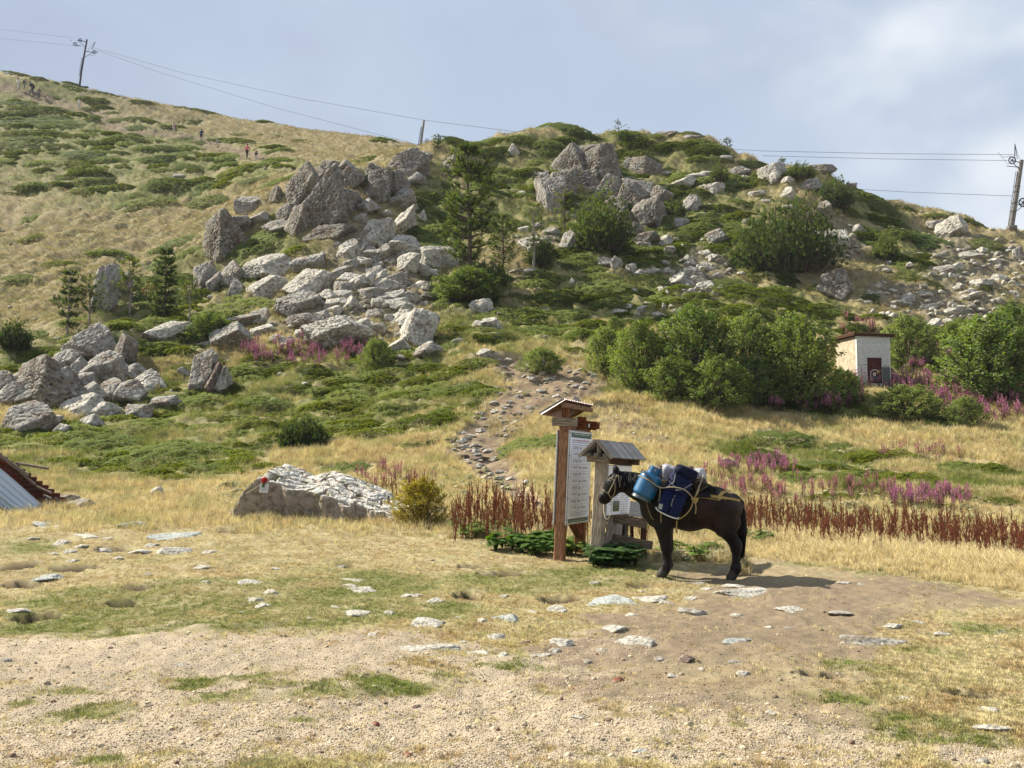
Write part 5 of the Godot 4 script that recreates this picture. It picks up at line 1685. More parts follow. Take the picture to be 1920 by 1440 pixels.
func build_shrubs():
	# ---- willows
	var wv := []
	for i in 4: wv.append(willow_mesh(430, 38, [Color(0.135, 0.18, 0.055), Color(0.112, 0.158, 0.056), Color(0.165, 0.205, 0.078), Color(0.135, 0.178, 0.055)][i], [0.42, 0.36, 0.45, 0.40][i]))
	var list := [
		[1140, 702, 608, 96, 2, "pale small willow at the near-path end of the willow thicket"],
		[1205, 728, 600, 120, 0, "rounded willow second along the thicket from the path"],
		[1300, 742, 572, 160, 1, "tallest willow in the middle of the thicket"],
		[1260, 752, 665, 110, 3, "low willow bulging out in front of the tallest willow"],
		[1345, 764, 660, 120, 0, "dark willow reaching lowest into the straw grass"],
		[1400, 738, 582, 130, 2, "broad willow between the tallest and the roundest willow"],
		[1492, 752, 590, 160, 3, "roundest brightest willow nearest the white hut"],
		[1420, 758, 672, 110, 1, "low dark willow under the roundest willow"],
		[1582, 752, 690, 70, 0, "low dark shrub at the foot of the white hut"],
		[1705, 680, 592, 100, 2, "willow bush just behind the white hut"],
		[1800, 650, 600, 80, 3, "small bush on the slope above the pink flowers"],
		[1862, 748, 604, 176, 1, "big dense willow at the right edge above the flowers"],
		[1900, 690, 578, 100, 1, "willow rising behind the big dense willow"],
		[1700, 782, 722, 130, 2, "low pale bush among the flowers below the hut"],
		[1810, 800, 745, 70, 2, "small pale bush between the two pink flower drifts"],
		[705, 690, 630, 64, 2, "feathery green bush in front of the boulder slide"],
		[1156, 642, 592, 44, 0, "narrow bush on the slope above the thicket"],
		[1016, 697, 648, 84, 2, "round low bush beside the top bend of the footpath"],
		[1090, 640, 612, 60, 0, "small bush above the footpath bend"],
		[395, 640, 585, 90, 1, "round dark shrub beside the smooth boulders"],
		[786, 978, 890, 104, 2, "yellowing bush growing at the low end of the plaque rock"],
		[1880, 640, 590, 60, 1, "dark bush high on the slope at the right edge"],
		[880, 560, 500, 130, 1, "dense dark shrub around the foot of the tallest pine"],
	]
	for e in list:
		var a := tree_at("willow_bush", e[0], e[1], e[2], e[3])
		var o: Node3D = a[0]
		tag(o, e[5], "bush", "", "")
		o.rotation.y = rng.randf() * TAU
		var m: Array = wv[e[4]]
		var hw: float = a[2] * 0.5 / [0.42, 0.36, 0.45, 0.40][e[4]]
		o.scale = Vector3(hw, a[1], hw)
		item("crown", m[0], M.leaf if not "yellowing" in e[5] else yellow_leaf(), o)
		item("stem", m[1], M.bark, o)
	# ---- juniper mats
	var jv := []
	for i in 6: jv.append(juniper_mesh(2600, [Color(0.066, 0.096, 0.030), Color(0.080, 0.108, 0.033), Color(0.056, 0.086, 0.031), Color(0.090, 0.116, 0.034), Color(0.068, 0.098, 0.029), Color(0.076, 0.100, 0.031)][i], 0.10))
	var fine := []
	for i in 4: fine.append(juniper_mesh(6000, [Color(0.072, 0.104, 0.031), Color(0.086, 0.118, 0.034), Color(0.062, 0.092, 0.030), Color(0.096, 0.124, 0.036)][i], 0.055))
	var put := func(cx: float, cy: float, w: float, h: float, where: String):
		var p := hit(cx, cy)
		var r := Vector2(p.x, p.z).length()
		var near := hit(cx, cy + h * 0.42)
		var far := hit(cx, cy - h * 0.30)
		var len := clampf((near - far).length() * 0.70, w * r / FOC * 0.26, w * r / FOC * 0.9)
		splat("mat", cx, cy, w * 0.95, h * 0.9, 1.0, 0.5)
		var up := ground_normal(p.x, p.z, 1.0)
		var x := (Vector3.RIGHT - up * up.x).normalized()
		var slope := ground(p.x + 2.0, p.z) - ground(p.x - 2.0, p.z)
		var th := clampf(w * r / FOC * 0.14, 0.26, 0.8) * lerpf(0.8, 0.5, smoothstep(90.0, 130.0, r))
		var b := Basis(x * w * r / FOC * 0.62, up * th, x.cross(up) * len)
		var mesh: Mesh = fine[rng.randi() % 4] if r < 48.0 else jv[rng.randi() % 6]
		if rng.randf() < 0.5: b = b * Basis(Vector3.UP, PI)
		var o := item("juniper", mesh, M.needle, null, Transform3D(b, p - up * 0.05))
		rank(o, ("wide" if w > 80.0 else ("small" if w < 45.0 else "middling")) + " low juniper mat", where, "juniper", "creeping juniper mats " + where)
	for e in [[50, 270, 120, 40], [65, 250, 120, 22], [50, 232, 110, 22], [120, 235, 100, 26], [80, 205, 110, 20], [30, 195, 60, 14], [105, 183, 36, 10], [170, 204, 30, 12], [208, 212, 28, 12], [215, 225, 30, 14], [258, 222, 44, 14], [250, 240, 40, 16], [303, 234, 20, 8], [360, 233, 52, 14], [345, 262, 44, 9], [365, 268, 40, 12], [400, 262, 30, 9], [448, 251, 30, 9], [488, 253, 30, 6], [250, 265, 60, 16], [180, 270, 80, 14], [160, 290, 80, 16], [225, 287, 56, 10], [155, 307, 80, 18], [230, 312, 60, 18], [305, 300, 70, 20], [335, 290, 50, 20], [360, 280, 40, 12], [420, 310, 60, 16], [470, 318, 80, 16], [520, 303, 60, 14], [445, 322, 100, 16], [190, 345, 70, 20], [165, 358, 60, 14], [265, 385, 120, 20], [390, 382, 90, 24], [250, 366, 40, 14], [380, 360, 40, 10], [60, 415, 80, 14], [30, 365, 40, 8], [330, 345, 90, 10], [290, 350, 60, 12], [400, 345, 60, 14], [120, 497, 70, 14], [30, 525, 75, 24], [195, 475, 60, 12], [340, 455, 80, 16], [40, 140, 60, 6], [195, 175, 50, 5], [265, 192, 60, 8], [390, 211, 70, 8], [340, 201, 30, 5], [140, 165, 40, 6], [90, 222, 80, 12], [20, 215, 60, 16], [140, 255, 60, 12], [280, 280, 40, 10], [200, 300, 50, 10], [110, 275, 60, 12], [520, 255, 30, 6], [560, 262, 30, 5], [300, 320, 50, 10], [360, 315, 60, 12], [470, 340, 50, 12], [510, 345, 60, 12], [60, 445, 40, 10]]:
		put.call(e[0], e[1], e[2], e[3], "on the far grass slope")
	for e in [[470, 465, 100, 30], [450, 425, 60, 24], [690, 335, 80, 50], [815, 405, 70, 60], [590, 355, 40, 14], [540, 335, 60, 20], [450, 585, 150, 30], [350, 565, 80, 30], [270, 560, 80, 40], [480, 500, 60, 20], [620, 420, 40, 20], [660, 430, 50, 14], [420, 600, 120, 30], [500, 620, 60, 14], [820, 460, 60, 40], [690, 300, 60, 14], [740, 320, 40, 14], [300, 500, 80, 24], [340, 520, 60, 20], [280, 530, 90, 30], [860, 380, 60, 40], [840, 350, 40, 30]]:
		put.call(e[0], e[1], e[2], e[3], "around the crag and boulder slide")
	for e in [[850, 565, 90, 60], [980, 600, 160, 40], [930, 640, 120, 30], [1050, 560, 130, 30], [1120, 540, 110, 24], [1090, 490, 90, 30], [1150, 462, 80, 24], [1010, 625, 120, 24], [1250, 470, 70, 30], [1190, 500, 60, 20], [1230, 530, 80, 30], [1140, 535, 60, 16], [1290, 440, 60, 16], [1370, 425, 50, 14], [1350, 390, 70, 14], [1330, 412, 50, 14], [1440, 560, 180, 50], [1400, 590, 120, 30], [1500, 580, 120, 40], [1560, 590, 60, 24], [1120, 300, 60, 24], [1160, 290, 90, 24], [960, 285, 80, 20], [1050, 265, 60, 16], [1000, 270, 60, 12], [1300, 280, 70, 14], [1260, 272, 60, 10], [1350, 300, 50, 14], [1440, 305, 60, 14], [900, 430, 90, 50], [960, 420, 60, 30], [1080, 590, 90, 20], [1200, 610, 120, 20], [1330, 570, 80, 20], [1040, 525, 80, 18], [900, 510, 70, 30], [1380, 540, 90, 30], [1470, 530, 120, 24], [1540, 540, 60, 24], [870, 270, 60, 12], [920, 265, 60, 12], [1110, 258, 50, 8], [1200, 300, 50, 14], [1250, 320, 50, 16], [1410, 310, 50, 14], [1130, 380, 40, 20], [1090, 400, 40, 16], [1180, 560, 70, 14], [960, 560, 90, 24], [1260, 600, 90, 14]]:
		put.call(e[0], e[1], e[2], e[3], "on the craggy middle hill")
	for e in [[1650, 390, 80, 20], [1560, 430, 40, 24], [1720, 450, 90, 40], [1700, 520, 80, 30], [1640, 420, 50, 14], [1850, 460, 60, 20], [1850, 540, 40, 16], [1780, 440, 40, 14], [1600, 400, 50, 26], [1640, 372, 50, 10], [1700, 395, 60, 14], [1750, 405, 50, 12], [1590, 600, 60, 24], [1820, 418, 60, 12], [1740, 530, 50, 16], [1640, 560, 40, 20]]:
		put.call(e[0], e[1], e[2], e[3], "on the slope under the lift pylon")
	for e in [[790, 695, 150, 18], [850, 735, 130, 24], [760, 740, 140, 24], [600, 710, 110, 18], [760, 775, 120, 22], [800, 790, 160, 24], [700, 815, 140, 30], [475, 840, 90, 30], [770, 842, 100, 22], [1010, 835, 150, 40], [650, 882, 150, 30], [430, 850, 80, 26], [180, 870, 120, 40], [190, 835, 150, 40], [330, 850, 170, 50], [280, 800, 120, 30], [380, 750, 80, 20], [300, 790, 120, 24], [420, 790, 120, 26], [90, 870, 60, 20], [380, 880, 100, 24], [470, 700, 120, 24], [540, 690, 90, 16], [300, 655, 110, 36], [66, 700, 130, 22], [190, 690, 60, 16], [350, 690, 80, 20], [50, 640, 100, 50], [60, 700, 110, 24], [90, 660, 90, 30], [500, 760, 120, 24], [600, 760, 120, 22], [560, 735, 110, 20], [660, 765, 100, 20], [480, 790, 90, 24], [620, 800, 100, 22], [30, 680, 80, 40], [250, 660, 80, 24], [200, 870, 80, 30], [130, 840, 80, 24], [680, 720, 90, 16], [870, 765, 70, 20], [440, 735, 90, 18], [400, 680, 60, 16], [250, 850, 110, 30], [110, 690, 50, 14]]:
		put.call(e[0], e[1], e[2], e[3], "in the meadow before the boulder slide")
	for e in [[1470, 825, 170, 24], [1420, 850, 120, 24], [1500, 845, 120, 20], [1650, 860, 170, 24], [1540, 875, 120, 18], [1490, 905, 110, 24], [1700, 902, 170, 28], [1630, 890, 120, 18], [1860, 885, 120, 18], [1570, 935, 130, 22], [1800, 930, 80, 16], [1880, 945, 80, 24], [1390, 838, 70, 18], [1780, 880, 90, 16], [1580, 840, 70, 12]]:
		put.call(e[0], e[1], e[2], e[3], "in the straw meadow behind the horse")

	# the carpet between the mats, too many and too merged to count
	var carpet := []
	var tries := 0
	while carpet.size() < 1500 and tries < 60000:
		tries += 1
		var s := spot(row_at(22.0), R1)
		var p: Vector3 = s[0]
		var o: int = s[1]
		if mk("green", o) * 0.8 + 0.5 * nb.get_noise_2d(p.x * 0.12, p.z * 0.12) < 0.30 + rng.randf() * 0.55: continue
		if mk("path", o) > 0.1 or mk("scree", o) > 0.5 or -p.z < 26.0: continue
		var r := Vector2(p.x, p.z).length()
		var wd := rng.randf_range(0.35, 1.0) * lerpf(0.8, 2.6, smoothstep(22.0, 110.0, r))
		var up := ground_normal(p.x, p.z, 1.0)
		var x := (Vector3.RIGHT - up * up.x).normalized()
		var b := Basis(x * wd, up * clampf(wd * 0.26, 0.14, 0.5), x.cross(up) * wd * rng.randf_range(0.5, 0.9))
		if rng.randf() < 0.5: b = b * Basis(Vector3.UP, PI)
		var f := rng.randf_range(0.8, 1.2)
		carpet.append([Transform3D(b, p - up * 0.04), Color(f, f, f * 0.95)])
		var q := pix(p)
		splat("mat", q.x, q.y, wd * 1.8 * FOC / r, wd * 0.5 * FOC / r, 0.9, 0.5)
	multi("juniper_carpet", jv[1], M.needle, carpet, "smaller juniper patches merging into a carpet over the slopes")

func yellow_leaf() -> StandardMaterial3D:
	if not M.has("yellow_leaf"):
		var m: StandardMaterial3D = M.leaf.duplicate()
		m.resource_name = "yellow_leaf"
		m.albedo_color = Color(1.36, 1.10, 0.75)
		M["yellow_leaf"] = m
	return M["yellow_leaf"]

# ---------------------------------------------------------------- meadow plants
func multi(called: String, mesh: Mesh, m: Material, list: Array, label: String, category := ""):
	var mm := MultiMesh.new()
	mm.transform_format = MultiMesh.TRANSFORM_3D
	mm.use_colors = true
	mm.mesh = mesh
	mm.instance_count = list.size()
	for i in list.size():
		mm.set_instance_transform(i, list[i][0])
		mm.set_instance_color(i, list[i][1])
	var g := MultiMeshInstance3D.new()
	g.multimesh = mm
	g.material_override = m
	g.name = numbered(called)
	add_child(g)
	tag(g, label, "", "", "stuff")

func turn(s: Vector3, tilt := 0.15) -> Basis:
	return Basis.from_euler(Vector3(rng.randf_range(-tilt, tilt), rng.randf() * TAU, rng.randf_range(-tilt, tilt))) * Basis.from_scale(s)

func fireweed_mesh(v: int) -> Mesh:
	var k := MB.new()
	for s in 5:
		var b := Vector3(rng.randf_range(-0.22, 0.22), 0, rng.randf_range(-0.22, 0.22))
		var h := rng.randf_range(0.7, 1.1)
		var tip := b + Vector3(rng.randf_range(-0.06, 0.06), h, rng.randf_range(-0.06, 0.06))
		k.tube([b, tip], [0.008, 0.004], 3, Color(0.20, 0.09, 0.07), null, false)
		for i in 16:
			var f := rng.randf_range(0.08, 0.62)
			var p := b.lerp(tip, f)
			var a := rng.randf() * TAU
			var d := Vector3(cos(a), 0.35, sin(a)).normalized()
			var u := d.cross(Vector3.UP).normalized() * 0.016
			var c := hue([Color(0.10, 0.14, 0.045), Color(0.16, 0.15, 0.06), Color(0.20, 0.11, 0.06)][(v + i) % 3], 0.3)
			k.trin(p, p + d * 0.07 + u, p + d * 0.16, Vector3.UP, d, d, c, c, c)
			k.trin(p, p + d * 0.16, p + d * 0.07 - u, Vector3.UP, d, d, c, c, c)
		for i in 26:
			var f := rng.randf_range(0.58, 1.0)
			var p := b.lerp(tip, f)
			var a := rng.randf() * TAU
			var wd := 0.075 * (1.15 - f) / 0.55 + 0.012
			var d := Vector3(cos(a), 0.2, sin(a))
			var q := p + d * wd * rng.randf_range(0.4, 1.0)
			var u := d.cross(Vector3.UP).normalized() * 0.022
			var w := Vector3(0, 0.024, 0) + d * 0.01
			k.quad(q - u, q + w, q + u, q - w, hue([Color(0.44, 0.18, 0.28), Color(0.50, 0.27, 0.36), Color(0.34, 0.13, 0.17)][i % 3], 0.2), d)
	return k.mesh()

func dock_mesh() -> Mesh:
	var k := MB.new()
	var h := 1.0
	var tip := Vector3(rng.randf_range(-0.08, 0.08), h, rng.randf_range(-0.08, 0.08))
	k.tube([Vector3(0, -0.05, 0), tip * 0.5 + Vector3(rng.randf_range(-0.02, 0.02), 0, 0), tip], [0.009, 0.007, 0.004], 4, Color(0.16, 0.065, 0.04))
	var arms := [[Vector3.ZERO, tip, 0.38]]
	for i in 4:
		var f := rng.randf_range(0.35, 0.72)
		var a := rng.randf() * TAU
		var b := tip * f
		arms.append([b, b + Vector3(cos(a) * 0.07, rng.randf_range(0.14, 0.26), sin(a) * 0.07), 0.0])
	for e in arms:
		var a: Vector3 = e[0]
		var b: Vector3 = e[1]
		if e[2] == 0.0: k.tube([a, b], [0.004, 0.003], 3, Color(0.16, 0.06, 0.035), null, false)
		var n := 44 if e[2] > 0.0 else 20
		for i in n:
			var f := lerpf(e[2], 1.0, rng.randf())
			var p := a.lerp(b, f)
			var d := Vector3(rng.randfn(), rng.randfn() * 0.5, rng.randfn()).normalized()
			var q := p + d * rng.randf_range(0.006, 0.030) * (1.2 - 0.5 * f)
			var u := d.cross(Vector3.UP).normalized() * 0.011
			var w := Vector3(0, 0.014, 0)
			k.quad(q - u, q + w, q + u, q - w, hue(Color(0.165, 0.058, 0.034), 0.5), d)
	return k.mesh()

func leafy_mesh(n: int, size: float, col: Color) -> Mesh:
	var k := MB.new()
	for i in n:
		var a := rng.randf() * TAU
		var l := size * rng.randf_range(0.6, 1.2)
		var h := l * rng.randf_range(0.5, 1.3)
		var d := Vector3(cos(a), 0, sin(a))
		var s := d.cross(Vector3.UP)
		var p := d * l * 0.3 + Vector3(0, h, 0)
		var c := hue(col, 0.3)
		k.tube([Vector3.ZERO, p], [0.008, 0.006], 3, c, null, false)
		var tp := p + d * l * 0.85 + Vector3(0, rng.randf_range(-0.5, 0.1) * l, 0)
		var m := p.lerp(tp, 0.45) + Vector3(0, 0.10 * l, 0)
		var w := s * l * 0.40
		var ud := Vector3(0, -0.10 * l, 0)
		k.tri(p, m + w + ud, m, c); k.tri(p, m, m - w + ud, c * 0.93)
		k.tri(m, m + w + ud, tp, c * 1.05); k.tri(m, tp, m - w + ud, c)
		k.tri(p, m + w * 0.8 + ud, p + w * 0.9 - d * l * 0.12, c); k.tri(p, p - w * 0.9 - d * l * 0.12, m - w * 0.8 + ud, c)
	return k.mesh()

func build_meadow():
	# fireweed drifts: each drift one mass
	var fm := [fireweed_mesh(0), fireweed_mesh(1)]
	for e in [[580, 668, 200, 40, 110, "pink fireweed drift at the foot of the boulder slide"], [1525, 758, 150, 36, 80, "pink fireweed drift between the willow thicket and the meadow"], [1735, 676, 76, 46, 60, "pink fireweed drift behind the white hut"], [1850, 765, 170, 56, 150, "bright pink fireweed drift below the big dense willow"], [1740, 728, 130, 40, 60, "thin fireweed drift beside the low pale bush"], [1640, 724, 80, 14, 26, "pink fireweed in front of the hut door"], [1598, 622, 60, 30, 16, "faded fireweed on the slope above the hut"], [1420, 882, 110, 24, 55, "pink fireweed beside the meadow rock"], [1450, 935, 130, 30, 26, "sparse fireweed just beyond the horse's back"], [1745, 945, 120, 24, 70, "pink fireweed in the middle of the straw meadow"], [1590, 928, 140, 24, 26, "sparse fireweed before the middle juniper mats"], [1720, 858, 120, 20, 22, "sparse fireweed above the middle juniper mats"], [740, 905, 120, 30, 22, "faded fireweed behind the plaque rock"], [1870, 640, 90, 30, 40, "faded fireweed high beside the right-hand willow"], [1400, 905, 160, 60, 30, "scattered fireweed in the straw behind the packs"]]:
		var list := []
		for i in int(e[4] * 0.85):
			var a := rng.randf() * TAU
			var q := sqrt(rng.randf())
			var p := hit(e[0] + cos(a) * pow(q, 0.8) * e[2] * 0.68, e[1] + sin(a) * q * e[3] * 0.62)
			var s := rng.randf_range(0.55, 0.95) * (0.55 if p.z > -34.0 else 0.85)
			var f := rng.randf_range(0.75, 1.2)
			var col := Color(f, f, f)
			if "faded" in e[5] or "sparse" in e[5] or "scattered" in e[5]: col = Color(f * 0.95, f * 1.0, f * 0.75)
			list.append([Transform3D(turn(Vector3(s, s, s), 0.1), p), col])
		multi("fireweed", fm[rng.randi() % 2], M.petal, list, e[5])
	# dock: red-brown stalks
	var dm := []
	for i in 7: dm.append(dock_mesh())
	var stalk := func(px: float, by: float, h: float, where: String, group: String):
		var p := hit(px, by)
		var k := Vector2(p.x, p.z).length() / FOC
		var s := h * k
		var o := item("dock_stalk", dm[rng.randi() % 7], M.straw, null, Transform3D(turn(Vector3(maxf(s, 0.55) * 1.15, s, maxf(s, 0.55) * 1.15), 0.10), p))
		rank(o, ("tall" if h > 72.0 else "short") + " rust-brown dock stalk", where, "dock plant", group)
	for i in 62:
		var t := rng.randf()
		stalk.call(rng.randf_range(848, 1042), 968 + 62.0 * rng.randf() * (0.4 + 0.6 * t), rng.randf_range(40, 82), "in the clump by the notice board", "dock stalks beside the notice board")
	for i in 16:
		stalk.call(rng.randf_range(690, 800), rng.randf_range(925, 950), rng.randf_range(34, 60), "behind the plaque rock", "dock stalks behind the plaque rock")
	for i in 20:
		stalk.call(rng.randf_range(1085, 1250), rng.randf_range(985, 1030), rng.randf_range(40, 84), "behind the map board", "dock stalks behind the map board")
	for i in 180:
		var t := rng.randf()
		var px := lerpf(1392, 1925, t)
		var base := lerpf(1008, 1052, t) + rng.randf_range(-34, 6)
		if px > 1560 and px < 1690 and rng.randf() < 0.45: base += 8
		stalk.call(px, base, rng.randf_range(24, 66), "in the band along the track", "dock stalks along the track")
	var more := []
	for i in 400:
		var px := rng.randf_range(1392, 1925)
		var base := lerpf(1000, 1044, (px - 1392) / 533.0) + rng.randf_range(-44, 4)
		var p := hit(px, base)
		var s := rng.randf_range(0.2, 0.55)
		var f := rng.randf_range(0.7, 1.25)
		more.append([Transform3D(turn(Vector3(0.7, s, 0.7), 0.14), p), Color(f, f, f)])
	for i in 120:
		var p := hit(rng.randf_range(850, 1040), rng.randf_range(960, 1020))
		var f := rng.randf_range(0.7, 1.25)
		more.append([Transform3D(turn(Vector3(0.7, rng.randf_range(0.3, 0.65), 0.7), 0.14), p), Color(f, f, f)])
	for i in 40:
		var p := hit(rng.randf_range(150, 330), rng.randf_range(545, 566))
		more.append([Transform3D(turn(Vector3(1.2, 0.9, 1.2), 0.14), p), Color.WHITE])
	multi("dock_thicket", dm[0], M.straw, more, "dense smaller dock stalks filling the gaps of the rust-brown bands")
	# big soft leaves round the posts
	var lm := [leafy_mesh(12, 0.19, Color(0.060, 0.125, 0.024)), leafy_mesh(12, 0.20, Color(0.042, 0.085, 0.026)), leafy_mesh(11, 0.17, Color(0.10, 0.155, 0.032))]
	for e in [[985, 1030, 120, 24, 34, 0, "tall notice board's left foot"], [900, 1000, 100, 18, 16, 2, "outer end of the dock clump"], [1080, 1035, 60, 20, 12, 2, "gap between the two boards"], [1152, 1052, 80, 30, 36, 1, "foot of the map board"], [1290, 1044, 110, 16, 12, 2, "grass under the horse's belly"], [1400, 1015, 90, 14, 10, 0, "horse's tail"]]:
		for i in e[4]:
			var p := hit(e[0] + rng.randf_range(-0.5, 0.5) * e[2], e[1] + rng.randf_range(-0.5, 0.5) * e[3])
			var s := rng.randf_range(0.65, 1.15)
			var o := item("butterbur", lm[e[5]], M.leaf, null, Transform3D(turn(Vector3(s, s, s), 0.1), p))
			rank(o, "broad-leaved green plant", "at the " + e[6], "plant", "broad-leaved plants at the " + e[6])
	# pale withered leaves
	var wm := leafy_mesh(7, 0.10, Color(0.34, 0.34, 0.24))
	var wl := []
	for e in [[1300, 1040, 150, 26, 40], [800, 905, 240, 60, 40], [900, 905, 140, 60, 24], [40, 900, 120, 60, 30], [440, 930, 60, 40, 40], [1650, 955, 420, 60, 90], [1740, 790, 160, 40, 40], [1520, 965, 200, 40, 40], [270, 540, 120, 40, 40], [830, 830, 60, 20, 14]]:
		for i in e[4]:
			var p := hit(e[0] + rng.randf_range(-0.5, 0.5) * e[2], e[1] + rng.randf_range(-0.5, 0.5) * e[3])
			var s := rng.randf_range(0.6, 1.3)
			wl.append([Transform3D(turn(Vector3(s, s, s), 0.2), p), hue(Color(1, 1, 0.95), 0.2)])
	multi("withered_leaves", wm, M.leaf, wl, "pale withered leafy plants scattered through the meadow")

# tuft of grass blades
func tuft_mesh(blades: int, spread: float, h: float, wid: float, bend: float) -> Mesh:
	var k := MB.new()
	for i in blades:
		var a := rng.randf() * TAU
		var q := sqrt(rng.randf()) * spread
		var b := Vector3(cos(a) * q, -0.01, sin(a) * q)
		var d := Vector3(rng.randfn() * bend + bend * 0.6, 1.0, rng.randfn() * bend).normalized()
		var hh := h * rng.randf_range(0.55, 1.2)
		var mid := b + Vector3(d.x * 0.3, 0.55, d.z * 0.3) * hh
		var tip := b + d * hh
		tip.y = maxf(tip.y, hh * 0.45)
		var u := Vector3(cos(a + 1.7), 0, sin(a + 1.7)) * wid
		var m := (u.cross(Vector3.UP).normalized() * 0.7 + Vector3(0, 0.8, 0)).normalized()
		var f := rng.randf_range(0.75, 1.2)
		var c := Color(f, f, f)
		k.trin(b - u, b + u, mid + u * 0.7, m, m, m, c, c, c)
		k.trin(b - u, mid + u * 0.7, mid - u * 0.7, m, m, m, c, c, c)
		k.trin(mid - u * 0.7, mid + u * 0.7, tip, m, m, m, c, c, c)
	return k.mesh()

func build_ground_cover():
	var short := tuft_mesh(12, 0.05, 0.035, 0.0028, 0.7)
	var midt := tuft_mesh(12, 0.12, 0.20, 0.005, 0.35)
	var long := tuft_mesh(16, 0.14, 0.42, 0.006, 0.45)
	var hill := tuft_mesh(16, 0.42, 0.22, 0.020, 0.5)
	var j14 := row_at(13.0)
	var j50 := row_at(46.0)
	# short turf of the yard
	var list := []
	for i in 225000:
		var s := spot(R0, row_at(21.0))
		var o: int = s[1]
		var p: Vector3 = s[0]
		var g := mk("grit", o)
		var tf := mk("turf", o)
		var n1 := nb.get_noise_2d(p.x * 2.3, p.z * 2.3)
		var w := 1.0 - maxf(maxf(g, mk("dirt", o) * 1.02), maxf(mk("bare", o), mk("path", o)))
		w = maxf(w, tf * clampf(0.55 + n1 * 1.3, 0.0, 1.0) * (1.0 if g > 0.3 else 0.8))
		w += 0.02 + 0.12 * maxf(0.0, nb.get_noise_2d(p.x * 0.8, p.z * 0.8 + 70.0) - 0.2)
		if -p.z < 10.0: w *= 0.85
		if rng.randf() > w: continue
		var gr := clampf(tf * 0.85 + 0.35 * n1 + 0.3 * nb.get_noise_2d(p.x * 0.7, p.z * 0.7 + 11.0) - 0.05, 0.0, 1.0)
		var c := Color(0.50, 0.435, 0.245).lerp(Color(0.165, 0.205, 0.050), gr)
		c = c.lerp(Color(0.38, 0.25, 0.125), clampf(nb.get_noise_2d(p.x * 1.1 + 40.0, p.z * 1.1) * 1.2, 0.0, 0.6) * (1.0 - gr))
		var sc := rng.randf_range(0.6, 1.25) * lerpf(0.8, 1.15, smoothstep(8.0, 20.0, -p.z))
		list.append([Transform3D(turn(Vector3(sc, sc * rng.randf_range(0.6, 1.3), sc), 0.2), p), hue(c, 0.2)])
	var clumps := []
	for i in 4200:
		var s := spot(R0, row_at(20.0))
		var o: int = s[1]
		var p: Vector3 = s[0]
		var near := maxf(mk("turf", o), 0.25) * (1.0 - mk("grit", o)) * (1.0 - mk("dirt", o)) + mk("bare", o) * 0.9
		if rng.randf() > near or nb.get_noise_2d(p.x * 1.4 + 5.0, p.z * 1.4) < 0.05: continue
		var sc := rng.randf_range(0.18, 0.42)
		clumps.append([Transform3D(turn(Vector3(sc * 1.3, sc, sc * 1.3), 0.25), p), hue(Color(0.46, 0.39, 0.19).lerp(Color(0.13, 0.17, 0.045), clampf(mk("turf", o) + rng.randf_range(-0.4, 0.3), 0.0, 1.0)), 0.25)])
	multi("turf_tufts", midt, M.straw, clumps, "taller tufts of grass in the turf of the yard")
	multi("turf", short, M.straw, list, "short dry and green turf of the yard")
	# meadow grass
	list = []
	for i in 180000:
		var s := spot(row_at(17.0), row_at(52.0))
		var o: int = s[1]
		var p: Vector3 = s[0]
		var w := 1.0 - maxf(maxf(mk("path", o), mk("scree", o) * 0.8), maxf(mk("dirt", o), mk("mat", o)))
		if -p.z < 19.0: w *= smoothstep(16.5, 19.5, -p.z + nb.get_noise_2d(p.x, p.z))
		if rng.randf() > w: continue
		var gr := clampf(mk("green", o) * 1.0 + 0.55 * nb.get_noise_2d(p.x * 0.5, p.z * 0.5) + 0.25 * nb.get_noise_2d(p.x * 1.9, p.z * 1.9), 0.0, 1.0)
		var c := Color(0.585, 0.495, 0.275).lerp(Color(0.19, 0.225, 0.060), gr)
		c = c.lerp(Color(0.42, 0.29, 0.15), clampf(nb.get_noise_2d(p.x * 0.8 + 40.0, p.z * 0.8) * 1.1, 0.0, 0.4) * (1.0 - gr))
		var sc := rng.randf_range(0.6, 1.2) * lerpf(0.75, 1.25, smoothstep(17.0, 40.0, -p.z))
		list.append([Transform3D(turn(Vector3(sc, sc * rng.randf_range(0.6, 1.3), sc), 0.15), p), hue(c, 0.18)])
	multi("meadow_grass", midt, M.straw, list, "straw and green meadow grass below the hill")
	# long pale grass along the track
	list = []
	for i in 6200:
		var t := rng.randf()
		var px := lerpf(1400, 1930, t)
		var low := lerpf(1045, 1112, t)
		var p := hit(px, lerpf(low - 62.0, low, pow(rng.randf(), 0.8)))
		var fade := clampf((low - pix(p).y) / 34.0, 0.0, 1.0)
		if rng.randf() > 0.25 + fade: continue
		var sc := rng.randf_range(0.4, 0.8) * lerpf(0.35, 1.05, fade)
		list.append([Transform3D(turn(Vector3(sc, sc * rng.randf_range(0.5, 1.0), sc), 0.12), p), hue(Color(0.65, 0.54, 0.31), 0.15)])
	for e in [[1300, 1040, 190, 30, 420], [1388, 1070, 30, 16, 90], [640, 972, 380, 10, 300], [975, 800, 120, 40, 300], [60, 952, 160, 8, 160], [870, 960, 60, 40, 200], [900, 1000, 120, 20, 120]]:
		for i in e[4]:
			var p := hit(e[0] + rng.randf_range(-0.5, 0.5) * e[2], e[1] + rng.randf_range(-0.5, 0.5) * e[3])
			var sc := rng.randf_range(0.28, 0.7)
			list.append([Transform3D(turn(Vector3(sc, sc * rng.randf_range(0.6, 1.2), sc), 0.15), p), hue(Color(0.50, 0.42, 0.24), 0.2)])
	multi("long_grass", long, M.straw, list, "long pale straw grass along the track and round the rocks")
	# grass of the hills
	list = []
